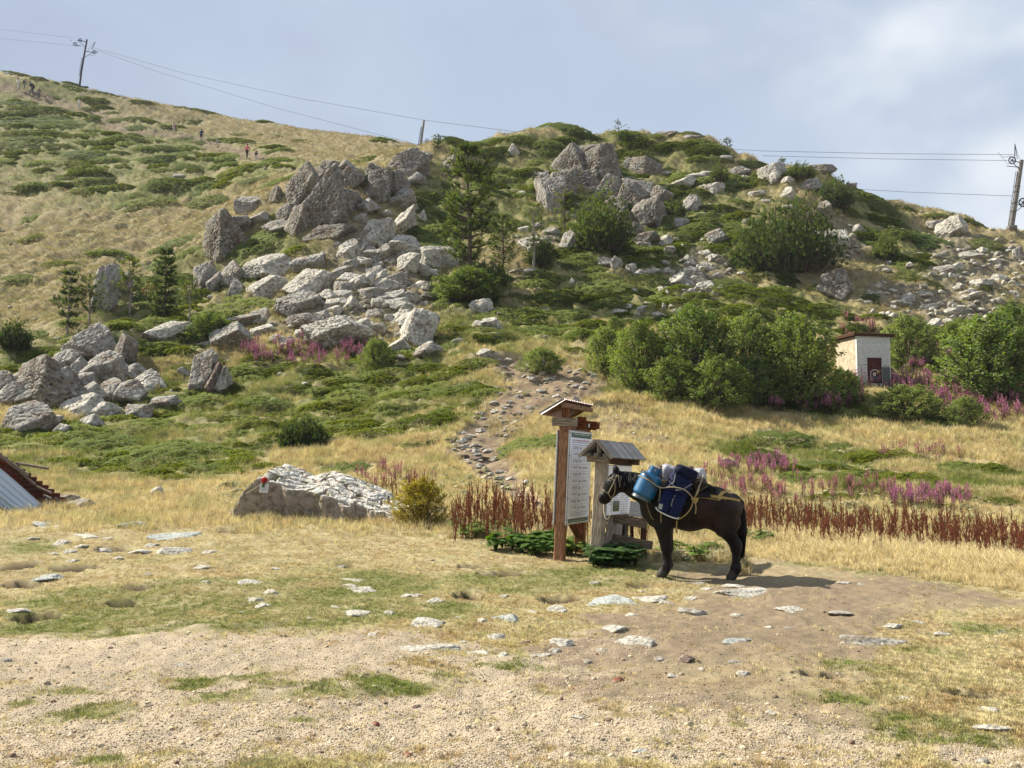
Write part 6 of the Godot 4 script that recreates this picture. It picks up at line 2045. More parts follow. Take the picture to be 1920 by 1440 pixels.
	for i in 180000:
		var s := spot(j50, R1)
		var o: int = s[1]
		var p: Vector3 = s[0]
		var w := 1.0 - maxf(maxf(mk("path", o), mk("mat", o)), mk("scree", o) * 0.85)
		if rng.randf() > w * 0.8: continue
		var gr := clampf(0.22 * (1.0 - smoothstep(80.0, 110.0, -p.z)) + mk("green", o) * 0.95 + 0.45 * nb.get_noise_2d(p.x * 0.22, p.z * 0.22) + 0.3 * nb.get_noise_2d(p.x * 0.9, p.z * 0.9), 0.0, 1.0)
		var c := Color(0.39, 0.335, 0.19).lerp(Color(0.30, 0.25, 0.145), smoothstep(70.0, 110.0, -p.z)).lerp(Color(0.145, 0.172, 0.060), gr)
		c = c.lerp(Color(0.27, 0.19, 0.11), clampf(nb.get_noise_2d(p.x * 0.5 + 40.0, p.z * 0.5) * 1.2, 0.0, 0.4) * (1.0 - gr))
		var far := smoothstep(60.0, 140.0, -p.z)
		var sc := rng.randf_range(0.55, 1.1) * lerpf(0.8, 1.2, far)
		list.append([Transform3D(turn(Vector3(sc, sc * rng.randf_range(0.5, 1.2), sc), 0.15), p), hue(c, 0.2)])
	multi("hill_grass", hill, M.straw, list, "tussocky dry and green grass of the hillsides")
	# loose grit
	var pm := rock_mesh(71, Vector3.ONE, 2, 0)
	list = []
	for i in 200000:
		var s := spot(R0, row_at(13.0))
		var o: int = s[1]
		var p: Vector3 = s[0]
		var w := maxf(mk("grit", o), mk("dirt", o) * 0.35) * (1.0 - 0.8 * mk("turf", o))
		if rng.randf() > w: continue
		var r := 0.003 + 0.005 * pow(rng.randf(), 3.0)
		if rng.randf() < 0.015: r *= 2.8
		var k := rng.randf_range(0.5, 1.25)
		k *= lerpf(0.55, 1.0, mk("grit", o))
		var c := Color(k * 0.92, k * 0.80, k * 0.63)
		if rng.randf() < 0.06: c = Color(0.35, 0.25, 0.2)
		list.append([Transform3D(turn(Vector3(r, r * 0.8, r) * 2.0, 0.6), p), c])
	multi("grit", pm, M.plain, list, "loose tan grit of the yard")

# ---------------------------------------------------------------- ski lift
func build_lift():
	var steel := Color(0.045, 0.045, 0.047)
	var conc := Color(0.26, 0.25, 0.235)
	var wheel := func(k: MB, c: Vector3, r: float):
		var ring := []
		for i in 15: ring.append(c + Vector3(cos(TAU * i / 14.0), sin(TAU * i / 14.0), 0) * r)
		k.tube(ring, [r * 0.16], 5, steel, null, false)
		for i in 5:
			var d := Vector3(cos(TAU * i / 5.0), sin(TAU * i / 5.0), 0) * r
			k.tube([c, c + d], [r * 0.09], 4, steel, null, false)
		k.tube([c - Vector3(0, 0, r * 0.4), c + Vector3(0, 0, r * 0.4)], [r * 0.22], 6, steel)
	# far slope pylon
	var p := hit(149, 162)
	var k := -p.z / FOC
	var o := top("lift_pylon", at(p))
	tag(o, "slim dark ski lift pylon standing alone on the far ridge", "pylon")
	var q := func(x: float, y: float, z := 0.0) -> Vector3:
		return Vector3((x - 149.0) * k, (162.0 - y) * k, z)
	var m := MB.new()
	m.tube([q.call(148.5, 168.0), q.call(152.0, 130.0), q.call(160.5, 68.5)], [1.9 * k, 1.75 * k, 1.45 * k], 9, Color(0.11, 0.105, 0.10))
	item("post", m.mesh(), M.cement, o)
	m = MB.new()
	m.box(at(q.call(151.0, 162.0)), Vector3(8 * k, 2.2 * k, 6 * k), Color(0.24, 0.23, 0.2), 0.05)
	m.box(at(q.call(160.0, 163.0)), Vector3(12 * k, 2.6 * k, 6 * k), Color(0.10, 0.10, 0.09), 0.05)
	item("footing", m.mesh(), M.cement, o)
	m = MB.new()
	m.tube([q.call(159, 73), q.call(146, 70), q.call(142, 70)], [0.7 * k], 5, steel)
	m.tube([q.call(157, 84), q.call(149, 75)], [0.4 * k], 5, steel)
	m.tube([q.call(149, 80), q.call(138, 81)], [0.5 * k], 5, steel)
	m.tube([q.call(128, 69), q.call(132, 74.5)], [0.3 * k], 4, steel)
	item("arm", m.mesh(), M.plain, o)
	m = MB.new()
	wheel.call(m, q.call(147.5, 70), 3.4 * k)
	item("wheel", m.mesh(), M.plain, o)
	m = MB.new()
	wheel.call(m, q.call(138.0, 77.5), 3.6 * k)
	item("wheel", m.mesh(), M.plain, o)
	m = MB.new()
	m.tube([q.call(159, 92), q.call(172, 94), q.call(183, 93.5)], [0.6 * k], 5, steel)
	m.tube([q.call(158, 103.5), q.call(171, 95)], [0.5 * k], 5, steel)
	m.tube([q.call(169, 100), q.call(175, 101)], [0.4 * k], 5, steel)
	m.tube([q.call(171, 88), q.call(176.5, 73)], [0.6 * k], 5, steel)
	m.tube([q.call(163, 90), q.call(176, 74)], [0.3 * k], 4, steel)
	item("arm", m.mesh(), M.plain, o)
	m = MB.new()
	wheel.call(m, q.call(175.5, 93.5), 3.6 * k)
	item("wheel", m.mesh(), M.plain, o)
	m = MB.new()
	m.tube([q.call(151.5, 104.5), q.call(146.5, 142.0)], [0.28 * k], 4, steel)
	m.tube([q.call(153.2, 104.5), q.call(148.2, 142.0)], [0.28 * k], 4, steel)
	for i in 10: m.tube([q.call(151.5 - i * 0.5, 106 + i * 3.6), q.call(153.2 - i * 0.5, 106 + i * 3.6)], [0.2 * k], 4, steel)
	item("ladder", m.mesh(), M.plain, o)

	# pylon half hidden behind the crest
	var far := far_point(787, 284, 104.0)
	var tipp := far_point(795, 226, 104.0)
	var gy := ground(far.x, far.z)
	o = top("lift_pylon", at(Vector3(far.x, gy, far.z)))
	tag(o, "pale concrete lift pylon half hidden behind the crag crest", "pylon")
	k = 104.0 / FOC
	var t0: Vector3 = tipp - o.position
	m = MB.new()
	m.tube([Vector3(-0.4, -0.5, 0), Vector3(far.x, far.y, far.z) - o.position, t0], [2.8 * k, 2.5 * k, 1.9 * k], 9, Color(0.32, 0.30, 0.27))
	item("post", m.mesh(), M.cement, o)
	m = MB.new()
	m.tube([t0 + Vector3(-5.5 * k, -12 * k, 0), t0 + Vector3(-13 * k, -58 * k, 0)], [0.4 * k], 4, steel)
	m.tube([t0 + Vector3(-4.2 * k, -12 * k, 0), t0 + Vector3(-11.7 * k, -58 * k, 0)], [0.4 * k], 4, steel)
	item("ladder", m.mesh(), M.plain, o)
	m = MB.new()
	m.tube([t0 + Vector3(-4 * k, -40 * k, 0), t0 + Vector3(10 * k, -42 * k, 0)], [0.5 * k], 5, steel)
	item("arm", m.mesh(), M.plain, o)
	m = MB.new()
	wheel.call(m, t0 + Vector3(6 * k, -39 * k, 0), 3.4 * k)
	item("wheel", m.mesh(), M.plain, o)

	# near pylon at the right edge
	p = hit(1894, 430)
	k = -p.z / FOC
	o = top("lift_pylon", at(p))
	tag(o, "concrete lift pylon with spoked wheel at the crest of the stony slope", "pylon")
	q = func(x: float, y: float, z := 0.0) -> Vector3:
		return Vector3((x - 1894.0) * k, (430.0 - y) * k, z)
	m = MB.new()
	m.tube([q.call(1894, 436), q.call(1903, 390), q.call(1921, 296)], [5.4 * k, 4.9 * k, 3.9 * k], 12, conc)
	item("post", m.mesh(), M.cement, o)
	m = MB.new()
	m.box(at(q.call(1897, 427)), Vector3(16 * k, 8 * k, 14 * k), Color(0.24, 0.23, 0.21), 0.06)
	item("footing", m.mesh(), M.cement, o)
	m = MB.new()
	for y in [347.0, 358.0, 380.0, 396.0]:
		var f: float = (430.0 - y) / 130.0
		var c: Vector3 = q.call(1894.0 + 26.0 * f, y)
		m.lathe(at(c, 0.0, -0.2), [Vector2(5.2 * k, -0.4 * k), Vector2(5.6 * k, -0.4 * k), Vector2(5.6 * k, 0.4 * k), Vector2(5.2 * k, 0.4 * k)], 12, steel)
	item("band", m.mesh(), M.plain, o)
	m = MB.new()
	m.tube([q.call(1920, 300), q.call(1904, 298)], [0.9 * k], 5, steel)
	m.tube([q.call(1920, 318), q.call(1906, 303)], [0.7 * k], 5, steel)
	m.tube([q.call(1918, 310), q.call(1892, 307)], [0.7 * k], 5, steel)
	m.tube([q.call(1876, 280), q.call(1884, 290), q.call(1902, 288.5)], [0.35 * k], 4, steel)
	m.tube([q.call(1884, 290), q.call(1892, 302), q.call(1900, 303)], [0.3 * k], 4, steel)
	m.tube([q.call(1908, 290), q.call(1909.5, 264)], [0.8 * k], 5, steel)
	m.tube([q.call(1913, 293), q.call(1909.5, 264)], [0.6 * k], 5, steel)
	m.tube([q.call(1919, 300), q.call(1910, 268)], [0.3 * k], 4, steel)
	for i in 5: m.tube([q.call(1908.3, 288 - i * 5), q.call(1912.3 - i * 0.5, 285 - i * 5)], [0.25 * k], 4, steel)
	m.tube([q.call(1905, 384), q.call(1924, 381)], [0.7 * k], 5, steel)
	m.tube([q.call(1903, 398), q.call(1922, 383)], [0.7 * k], 5, steel)
	item("arm", m.mesh(), M.plain, o)
	m = MB.new()
	wheel.call(m, q.call(1903, 296), 6.6 * k)
	item("wheel", m.mesh(), M.plain, o)
	m = MB.new()
	wheel.call(m, q.call(1921, 378), 8.0 * k)
	item("wheel", m.mesh(), M.plain, o)
	m = MB.new()
	m.tube([q.call(1909, 318), q.call(1889, 430)], [0.5 * k], 4, steel)
	m.tube([q.call(1912, 318), q.call(1892, 430)], [0.5 * k], 4, steel)
	for i in 20: m.tube([q.call(1909 - i * 1.0, 320 + i * 5.6), q.call(1912 - i * 1.0, 320 + i * 5.6)], [0.3 * k], 4, steel)
	item("ladder", m.mesh(), M.plain, o)
	# cables
	var runs := [
		["upper lift cable running to the far ridge pylon from the left", [[-260, 28, 190], [0, 55, 168], [138, 71, 151]]],
		["lower lift cable reaching the far ridge pylon from the left", [[-260, 52, 190], [0, 72, 168], [152, 87, 151]]],
		["upper lift cable sagging from the far ridge pylon across the crest", [[178, 90, 151], [340, 136, 139], [560, 184, 124], [800, 226, 107], [960, 246, 99], [1120, 262, 97], [1300, 275, 96]]],
		["lower lift cable dropping behind the crag from the far ridge pylon", [[182, 94, 151], [300, 136, 142], [520, 203, 127], [770, 268, 107], [900, 300, 104]]],
		["upper lift cable running level to the spoked wheel pylon", [[1300, 276, 96], [1430, 283, 92], [1660, 288, 86], [1903, 290, 78]]],
		["faint middle lift cable under the level upper one", [[1430, 292, 96], [1660, 298, 90], [1890, 301, 82]]],
		["lower lift cable ending low on the spoked wheel pylon", [[1560, 352, 92], [1700, 360, 86], [1912, 368, 78]]],
	]
	for e in runs:
		var pts := []
		for c in e[1]: pts.append(far_point(c[0], c[1], c[2]))
		m = MB.new()
		m.tube(pts, [0.02], 5, Color(0.12, 0.12, 0.13))
		tag(item("lift_cable", m.mesh(), M.plain), e[0], "cable", "", "")

# ---------------------------------------------------------------- bodies: tapered limbs joined into one surface
# bones: [from, to, radius, radius, colour]
func bone_dist(p: Vector3, b: Array) -> float:
	var a: Vector3 = b[0]
	var ab: Vector3 = b[1] - a
	var t := clampf((p - a).dot(ab) / maxf(ab.length_squared(), 1e-9), 0.0, 1.0)
	return (p - a - ab * t).length() - lerpf(b[2], b[3], t)

func body_dist(p: Vector3, bones: Array, k: float) -> float:
	var d := 9.0
	for b in bones:
		var e := bone_dist(p, b)
		var h := maxf(k - absf(d - e), 0.0) / k
		d = minf(d, e) - h * h * k * 0.25
	return d

func skin(k: MB, bones: Array, cs: float, kk: float, rough := 0.0):
	var lo := Vector3(99, 99, 99)
	var hi := -lo
	for b in bones:
		var r := maxf(b[2], b[3]) + cs * 3.0
		for e in [b[0], b[1]]:
			lo = lo.min(e - Vector3(r, r, r))
			hi = hi.max(e + Vector3(r, r, r))
	var n := ((hi - lo) / cs).ceil()
	var nx := int(n.x) + 2
	var ny := int(n.y) + 2
	var nz := int(n.z) + 2
	var g := PackedFloat32Array()
	g.resize(nx * ny * nz)
	g.fill(9.0)
	var who := PackedByteArray()
	who.resize(nx * ny * nz)
	var nearest := PackedFloat32Array()
	nearest.resize(nx * ny * nz)
	nearest.fill(9.0)
	for bi in bones.size():
		var b: Array = bones[bi]
		var a: Vector3 = b[0]
		var ab: Vector3 = b[1] - a
		var l2 := maxf(ab.length_squared(), 1e-9)
		var ra: float = b[2]
		var rb: float = b[3]
		var m := maxf(ra, rb) + kk + cs * 2.0
		var q0 := ((a.min(b[1]) - Vector3(m, m, m) - lo) / cs).floor()
		var q1 := ((a.max(b[1]) + Vector3(m, m, m) - lo) / cs).ceil()
		for z in range(maxi(0, int(q0.z)), mini(nz, int(q1.z) + 1)):
			for y in range(maxi(0, int(q0.y)), mini(ny, int(q1.y) + 1)):
				var o := (z * ny + y) * nx
				for x in range(maxi(0, int(q0.x)), mini(nx, int(q1.x) + 1)):
					var p := lo + Vector3(x, y, z) * cs - a
					var t := clampf(p.dot(ab) / l2, 0.0, 1.0)
					var e := (p - ab * t).length() - (ra + (rb - ra) * t)
					var d := g[o + x]
					if e < nearest[o + x]:
						nearest[o + x] = e
						who[o + x] = bi
					var h := maxf(kk - absf(d - e), 0.0) / kk
					g[o + x] = minf(d, e) - h * h * kk * 0.25
	var id := {}
	var vs := PackedVector3Array()
	var ns := PackedVector3Array()
	var cl := PackedColorArray()
	var step := [1, nx, nx * ny]
	var corner := []
	for i in 8: corner.append((i & 1) + ((i >> 1) & 1) * nx + ((i >> 2) & 1) * nx * ny)
	for z in range(1, nz - 2):
		for y in range(1, ny - 2):
			for x in range(1, nx - 2):
				var o := (z * ny + y) * nx + x
				var f := g[o]
				if f > cs * 2.0 or f < -cs * 2.0: continue
				var bits := 0
				for i in 8:
					if g[o + corner[i]] < 0.0: bits |= 1 << i
				if bits == 0 or bits == 255: continue
				var s := Vector3.ZERO
				var cnt := 0
				for i in 8:
					for ax in 3:
						if i & (1 << ax): continue
						var j := i | (1 << ax)
						var fa := g[o + corner[i]]
						var fb := g[o + corner[j]]
						if (fa < 0.0) == (fb < 0.0): continue
						var q := Vector3(i & 1, (i >> 1) & 1, (i >> 2) & 1)
						q[ax] += fa / (fa - fb)
						s += q
						cnt += 1
				var nn := Vector3(g[o + 1] - g[o - 1] + g[o + 1 + step[1] + step[2]] - g[o - 1 + step[1] + step[2]], g[o + step[1]] - g[o - step[1]] + g[o + step[1] * 2 + 1 + step[2]] - g[o + 1 + step[2]], g[o + step[2]] - g[o - step[2]] + g[o + step[2] * 2 + 1 + step[1]] - g[o + 1 + step[1]])
				nn = nn.normalized() if nn.length() > 1e-6 else Vector3.UP
				var pos := lo + (Vector3(x, y, z) + s / cnt) * cs
				if rough > 0.0: pos += nn * rough * nb.get_noise_3dv(pos * 14.0)
				id[o] = vs.size()
				vs.append(pos)
				ns.append(nn)
				var tint: Color = bones[who[o]][4]
				if rough > 0.0:
					# coat: darker and browner patches, dust towards the hooves
					tint = tint * (1.0 + 0.45 * nb.get_noise_3dv(pos * 4.0) + 0.25 * nb.get_noise_3dv(pos * 17.0))
					tint = tint.lerp(Color(0.075, 0.06, 0.045), smoothstep(0.26, 0.02, pos.y) * (0.45 + 0.4 * nb.get_noise_3dv(pos * 11.0)))
				cl.append(tint)
	for o in id:
		for ax in 3:
			var a: int = step[ax]
			var fa := g[o]
			# edge from o along ax; the four cells around it
			var u: int = step[(ax + 1) % 3]
			var w: int = step[(ax + 2) % 3]
			if (g[o] < 0.0) == (g[o + a] < 0.0): continue
			if not (id.has(o - u) and id.has(o - w) and id.has(o - u - w)): continue
			var i0: int = id[o]
			var i1: int = id[o - u]
			var i2: int = id[o - u - w]
			var i3: int = id[o - w]
			k.trin(vs[i0], vs[i1], vs[i2], ns[i0], ns[i1], ns[i2], cl[i0], cl[i1], cl[i2])
			k.trin(vs[i0], vs[i2], vs[i3], ns[i0], ns[i2], ns[i3], cl[i0], cl[i2], cl[i3])

# ---------------------------------------------------------------- the horse and its load
func horse_bones() -> Array:
	var c := Color(0.013, 0.010, 0.010)
	var w := Color(0.034, 0.017, 0.012)
	var hoof := Color(0.085, 0.075, 0.065)
	var l := []
	l.append([Vector3(-0.40, 0.93, 0), Vector3(-0.05, 0.905, 0), 0.265, 0.285, c])
	l.append([Vector3(-0.05, 0.905, 0), Vector3(0.28, 0.93, 0), 0.285, 0.245, w])
	l.append([Vector3(0.26, 0.955, 0), Vector3(0.43, 0.91, 0), 0.235, 0.205, w])
	l.append([Vector3(-0.45, 1.10, 0), Vector3(-0.10, 1.06, 0), 0.14, 0.12, c])
	l.append([Vector3(-0.50, 0.88, 0), Vector3(-0.46, 0.80, 0), 0.20, 0.17, c])
	l.append([Vector3(-0.50, 1.06, 0), Vector3(-0.75, 1.185, 0), 0.215, 0.165, c])
	l.append([Vector3(-0.75, 1.185, 0), Vector3(-0.99, 1.26, 0), 0.165, 0.105, c])
	l.append([Vector3(-1.01, 1.275, 0), Vector3(-1.09, 1.205, 0), 0.088, 0.084, c])
	l.append([Vector3(-1.085, 1.21, 0), Vector3(-1.185, 1.03, 0), 0.080, 0.054, c])
	l.append([Vector3(-1.03, 1.16, 0), Vector3(-1.13, 1.03, 0), 0.092, 0.052, c])
	l.append([Vector3(-1.18, 1.03, 0), Vector3(-1.205, 0.995, 0), 0.060, 0.050, c])
	l.append([Vector3(-1.15, 0.99, 0), Vector3(-1.165, 0.975, 0), 0.040, 0.034, c])
	for s in [1.0, -1.0]:
		var dx: float = 0.0 if s > 0 else 0.03
		var z: float = 0.125 * s
		l.append([Vector3(-1.02, 1.35, 0.045 * s), Vector3(-1.03, 1.40, 0.05 * s), 0.026, 0.030, c])
		l.append([Vector3(-1.03, 1.40, 0.05 * s), Vector3(-1.055, 1.475, 0.055 * s), 0.027, 0.006, c])
		l.append([Vector3(-0.46, 0.98, 0.11 * s), Vector3(-0.40, 0.72, z), 0.165, 0.115, c])
		l.append([Vector3(-0.395 + dx, 0.74, z), Vector3(-0.362 + dx, 0.415, z), 0.118, 0.062, c])
		l.append([Vector3(-0.362 + dx, 0.43, z), Vector3(-0.358 + dx, 0.38, z), 0.066, 0.056, c])
		l.append([Vector3(-0.358 + dx, 0.38, z), Vector3(-0.355 + dx, 0.17, z), 0.049, 0.045, c])
		l.append([Vector3(-0.355 + dx, 0.165, z), Vector3(-0.345 + dx, 0.14, z), 0.050, 0.050, c])
		l.append([Vector3(-0.362 + dx, 0.14, z), Vector3(-0.395 + dx, 0.075, z), 0.044, 0.048, c])
		l.append([Vector3(-0.400 + dx, 0.075, z), Vector3(-0.418 + dx, 0.035, z), 0.052, 0.064, hoof])
		l.append([Vector3(0.40, 0.90, 0.10 * s), Vector3(0.37, 0.70, z), 0.175, 0.135, w])
		l.append([Vector3(0.385 + dx, 0.72, z), Vector3(0.525 + dx, 0.46, z), 0.135, 0.064, c])
		l.append([Vector3(0.53 + dx, 0.475, z), Vector3(0.535 + dx, 0.41, z), 0.058, 0.050, c])
		l.append([Vector3(0.535 + dx, 0.41, z), Vector3(0.535 + dx, 0.18, z), 0.053, 0.048, c])
		l.append([Vector3(0.535 + dx, 0.17, z), Vector3(0.545 + dx, 0.145, z), 0.052, 0.050, c])
		l.append([Vector3(0.53 + dx, 0.14, z), Vector3(0.495 + dx, 0.075, z), 0.045, 0.048, c])
		l.append([Vector3(0.490 + dx, 0.075, z), Vector3(0.472 + dx, 0.035, z), 0.052, 0.064, hoof])
	for s in [1.0, -1.0]:
		# shoulder blade, forearm, ribs' end and thigh muscle, point of hock
		l.append([Vector3(-0.30, 1.12, 0.15 * s), Vector3(-0.50, 0.86, 0.17 * s), 0.075, 0.085, c])
		l.append([Vector3(-0.42, 0.66, 0.155 * s), Vector3(-0.385, 0.50, 0.14 * s), 0.085, 0.05, c])
		l.append([Vector3(0.30, 0.98, 0.16 * s), Vector3(0.50, 0.74, 0.13 * s), 0.09, 0.095, w])
		l.append([Vector3(0.565, 0.475, 0.125 * s), Vector3(0.555, 0.43, 0.125 * s), 0.030, 0.030, c])
		l.append([Vector3(-1.06, 1.20, 0.055 * s), Vector3(-1.10, 1.13, 0.045 * s), 0.035, 0.03, c])
	l.append([Vector3(0.52, 1.04, 0), Vector3(0.60, 1.0, 0), 0.075, 0.05, c])
	l.append([Vector3(0.22, 0.70, 0), Vector3(0.27, 0.66, 0), 0.06, 0.045, c])
	return l

var hbones := []

# near-side surface of the horse over (x, y), or the side away for s = -1
func flank(x: float, y: float, lift := 0.010, s := 1.0) -> Vector3:
	var z := 0.46
	for i in 40:
		var d := body_dist(Vector3(x, y, z * s), hbones, 0.05)
		if d < 0.004: break
		z -= maxf(d * 0.7, 0.003)
		if z < 0.0: break
	return Vector3(x, y, s * (maxf(z, 0.0) + lift))

func strap(k: MB, pts: Array, w: float, col: Color):
	# flat webbing along points, its width across the line in the plane of the flank
	for i in pts.size() - 1:
		var a: Vector3 = pts[i]
		var b: Vector3 = pts[i + 1]
		var t := (b - a).normalized()
		var n := Vector3(0, 0, 1)
		var s := (n - t * n.dot(t)).normalized().cross(t) * w * 0.5
		var f := (n - t * n.dot(t)).normalized()
		k.quad(a - s + f * 0.004, b - s + f * 0.004, b + s + f * 0.004, a + s + f * 0.004, col, f)
		k.quad(a - s - f * 0.002, a - s + f * 0.004, b - s + f * 0.004, b - s - f * 0.002, col * 0.9)
		k.quad(a + s - f * 0.002, a + s + f * 0.004, b + s + f * 0.004, b + s - f * 0.002, col * 0.9)

func curve(pts: Array, n := 6) -> Array:
	var c := Curve3D.new()
	for i in pts.size():
		var a: Vector3 = pts[maxi(i - 1, 0)]
		var b: Vector3 = pts[mini(i + 1, pts.size() - 1)]
		c.add_point(pts[i], (a - b) / 6.0, (b - a) / 6.0)
	var out := []
	var m := (pts.size() - 1) * n
	for i in m + 1:
		var q := float(i) / n
		out.append(c.sample(mini(int(q), pts.size() - 2), q - mini(int(q), pts.size() - 2)))
	return out

func build_horse():
	hbones = horse_bones()
	var fore := hit(1243, 1080)
	var hind := hit(1378, 1092)
	var k := -fore.z / FOC
	var base := hit(1300, 1086)
	var yaw := -0.13
	var roll := atan2(ground(base.x + 0.5, base.z) - ground(base.x - 0.4, base.z), 0.9)
	roll = clampf(roll, -0.06, 0.06)
	var xf := at(Vector3(base.x, base.y, base.z), yaw, roll)
	# stand the hooves on the ground
	var drop := 9.0
	for f in [Vector3(-0.41, 0, 0.125), Vector3(0.48, 0, 0.125), Vector3(-0.38, 0, -0.125), Vector3(0.51, 0, -0.125)]:
		var wv: Vector3 = xf * f
		drop = minf(drop, wv.y - ground(wv.x, wv.z))
	xf.origin.y -= drop * 0.5 + 0.005
	var o := top("horse", xf)
	tag(o, "dark brown pack horse standing side-on with its head behind the map board", "horse")
	var b := MB.new()
	skin(b, hbones, 0.0135, 0.055, 0.003)
	item("body", b.mesh(), M.coat, o)
	# eye, nostril, mane, forelock, tail
	for s in [1.0, -1.0]:
		b = MB.new()
		var e := flank(-1.088, 1.235, 0.0, s)
		b.lathe(Transform3D(Basis(Vector3.RIGHT, Vector3(0, 0, s), Vector3(0, -s, 0)), e - Vector3(0, 0, 0.010 * s)), [Vector2(0.020, 0), Vector2(0.016, 0.011), Vector2(0.007, 0.016), Vector2(0.0, 0.017)], 10, Color(0.01, 0.008, 0.008))
		item("eye", b.mesh(), M.plastic, o)
		b = MB.new()
		var nn := flank(-1.212, 1.02, 0.002, s)
		b.lathe(Transform3D(Basis(Vector3.RIGHT, Vector3(0, 0, s), Vector3(0, -s, 0)), nn), [Vector2(0.014, 0), Vector2(0.0, 0.001)], 8, Color(0.004, 0.003, 0.003))
		item("nostril", b.mesh(), M.plain, o)
	b = MB.new()
	var hair := Color(0.012, 0.010, 0.010)
	for i in 420:
		var t := rng.randf()
		var p := Vector3(lerpf(-1.02, -0.48, t), lerpf(1.355, 1.27, t) + 0.03 * sin(t * PI), rng.randf_range(-0.025, 0.03))
		var s := 1.0 if rng.randf() < 0.75 else -1.0
		var l := rng.randf_range(0.10, 0.24)
		var q := p + Vector3(rng.randf_range(-0.05, 0.07), -l * 0.55, s * (0.07 + 0.06 * t + rng.randf() * 0.05))
		var r := q + Vector3(rng.randf_range(-0.03, 0.05), -l * 0.6, s * 0.03)
		b.tube([p, p + Vector3(0, 0.018, s * 0.03), q, r], [0.006, 0.006, 0.005, 0.001], 3, hue(hair, 0.4), null, false)
	for i in 60:
		var p := Vector3(-1.035, 1.365, rng.randf_range(-0.04, 0.04))
		var r := Vector3(-1.14 - rng.randf() * 0.03, rng.randf_range(1.17, 1.26), p.z * 1.6 + rng.randf_range(-0.02, 0.03))
		b.tube([p, Vector3(-1.105, 1.325, p.z * 1.3), r], [0.005, 0.005, 0.001], 3, hue(hair, 0.5), null, false)
	item("mane", b.mesh(), M.coat, o)
	# feathering behind the fetlocks
	b = MB.new()
	for e in [[-0.335, 0.155, 0.125], [-0.305, 0.155, -0.125], [0.565, 0.16, 0.125], [0.595, 0.16, -0.125]]:
		for i in 26:
			var p := Vector3(e[0] + rng.randf_range(-0.02, 0.01), e[1] + rng.randf_range(-0.02, 0.03), e[2] + rng.randf_range(-0.03, 0.03))
			b.tube([p, p + Vector3(rng.randf_range(0.01, 0.03), rng.randf_range(-0.06, -0.03), 0)], [0.005, 0.001], 3, hue(hair, 0.5), null, false)
	item("fetlock_hair", b.mesh(), M.coat, o)
	b = MB.new()
	for i in 420:
		var a := rng.randf() * TAU
		var q := sqrt(rng.randf())
		var p := Vector3(0.585, 1.03, 0) + Vector3(cos(a) * 0.03, sin(a) * 0.03, sin(a) * 0.03) * q
		var l := rng.randf_range(0.45, 0.80)
		var m1 := Vector3(0.622 + cos(a) * 0.045 * q, 0.88, sin(a) * 0.06 * q)
		var m2 := Vector3(0.612 + cos(a) * 0.075 * q, 0.62, sin(a) * 0.08 * q)
		var r := Vector3(0.59 + cos(a) * 0.05 * q + rng.randf_range(-0.02, 0.02), 1.03 - l, sin(a) * 0.05 * q)
		b.tube([p, m1, m2.lerp(m1, 0.0 if l > 0.5 else 0.5), r], [0.008, 0.012, 0.011, 0.001], 3, hue(hair, 0.4), null, false)
	item("tail", b.mesh(), M.coat, o)

	# halter and lead rope
	var hv := top("halter", xf)
	tag(hv, "pale rope halter with hanging lead on the horse's head", "halter")
	var tan := Color(0.25, 0.21, 0.135)
	var ring := func(pts: Array) -> Array:
		var out := []
		for e in pts: out.append(flank(e[0], e[1], 0.007))
		return out
	b = MB.new()
	for e in [[[-1.155, 1.10], [-1.14, 1.09], [-1.125, 1.075]], [[-1.125, 1.075], [-1.105, 1.045], [-1.085, 1.02]], [[-1.125, 1.075], [-1.105, 1.12], [-1.075, 1.18], [-1.045, 1.245], [-1.02, 1.305]], [[-1.045, 1.245], [-1.035, 1.17], [-1.04, 1.10], [-1.065, 1.045], [-1.085, 1.02]], [[-1.045, 1.25], [-1.08, 1.275], [-1.115, 1.285]], [[-0.995, 1.33], [-0.985, 1.25], [-0.97, 1.16]]]:
		b.tube(curve(ring.call(e)), [0.0075], 6, tan)
	for s in [1.0, -1.0]: b.tube([flank(-1.085, 1.02, 0.006, s), Vector3(-1.09, 0.985, 0)], [0.008], 5, tan)
	b.tube([flank(-1.02, 1.305, 0.006), Vector3(-1.0, 1.375, 0.05), Vector3(-1.0, 1.385, 0), Vector3(-1.0, 1.375, -0.05)], [0.0085], 6, tan)
	var fx := -1.30
	while body_dist(Vector3(fx, 1.125, 0.0), hbones, 0.05) > 0.006 and fx < -1.0: fx += 0.003
	b.tube(curve([flank(fx + 0.045, 1.10, 0.006), flank(fx + 0.02, 1.118, 0.006), Vector3(fx, 1.125, 0.0), flank(fx + 0.02, 1.118, 0.006, -1.0), flank(fx + 0.045, 1.10, 0.006, -1.0)]), [0.007], 6, tan)
	item("headpiece", b.mesh(), M.webbing, hv)
	b = MB.new()
	b.tube(curve([Vector3(-1.09, 0.985, 0.02), Vector3(-1.082, 0.90, 0.03), Vector3(-1.095, 0.80, 0.03), Vector3(-1.135, 0.735, 0.03), Vector3(-1.165, 0.77, 0.02), Vector3(-1.185, 0.86, 0.0), Vector3(-1.185, 0.92, -0.02), Vector3(-1.175, 0.965, -0.03)]), [0.0075], 6, Color(0.55, 0.49, 0.36))
	item("lead_rope", b.mesh(), M.webbing, hv)

	# pack saddle: blanket, pads and wooden forks
	var sd := top("pack_saddle", xf)
	tag(sd, "wooden pack saddle with dark blanket strapped on the horse's back", "saddle")
	b = MB.new()
	var nxb := 26
	var nab := 22
	var grid := []
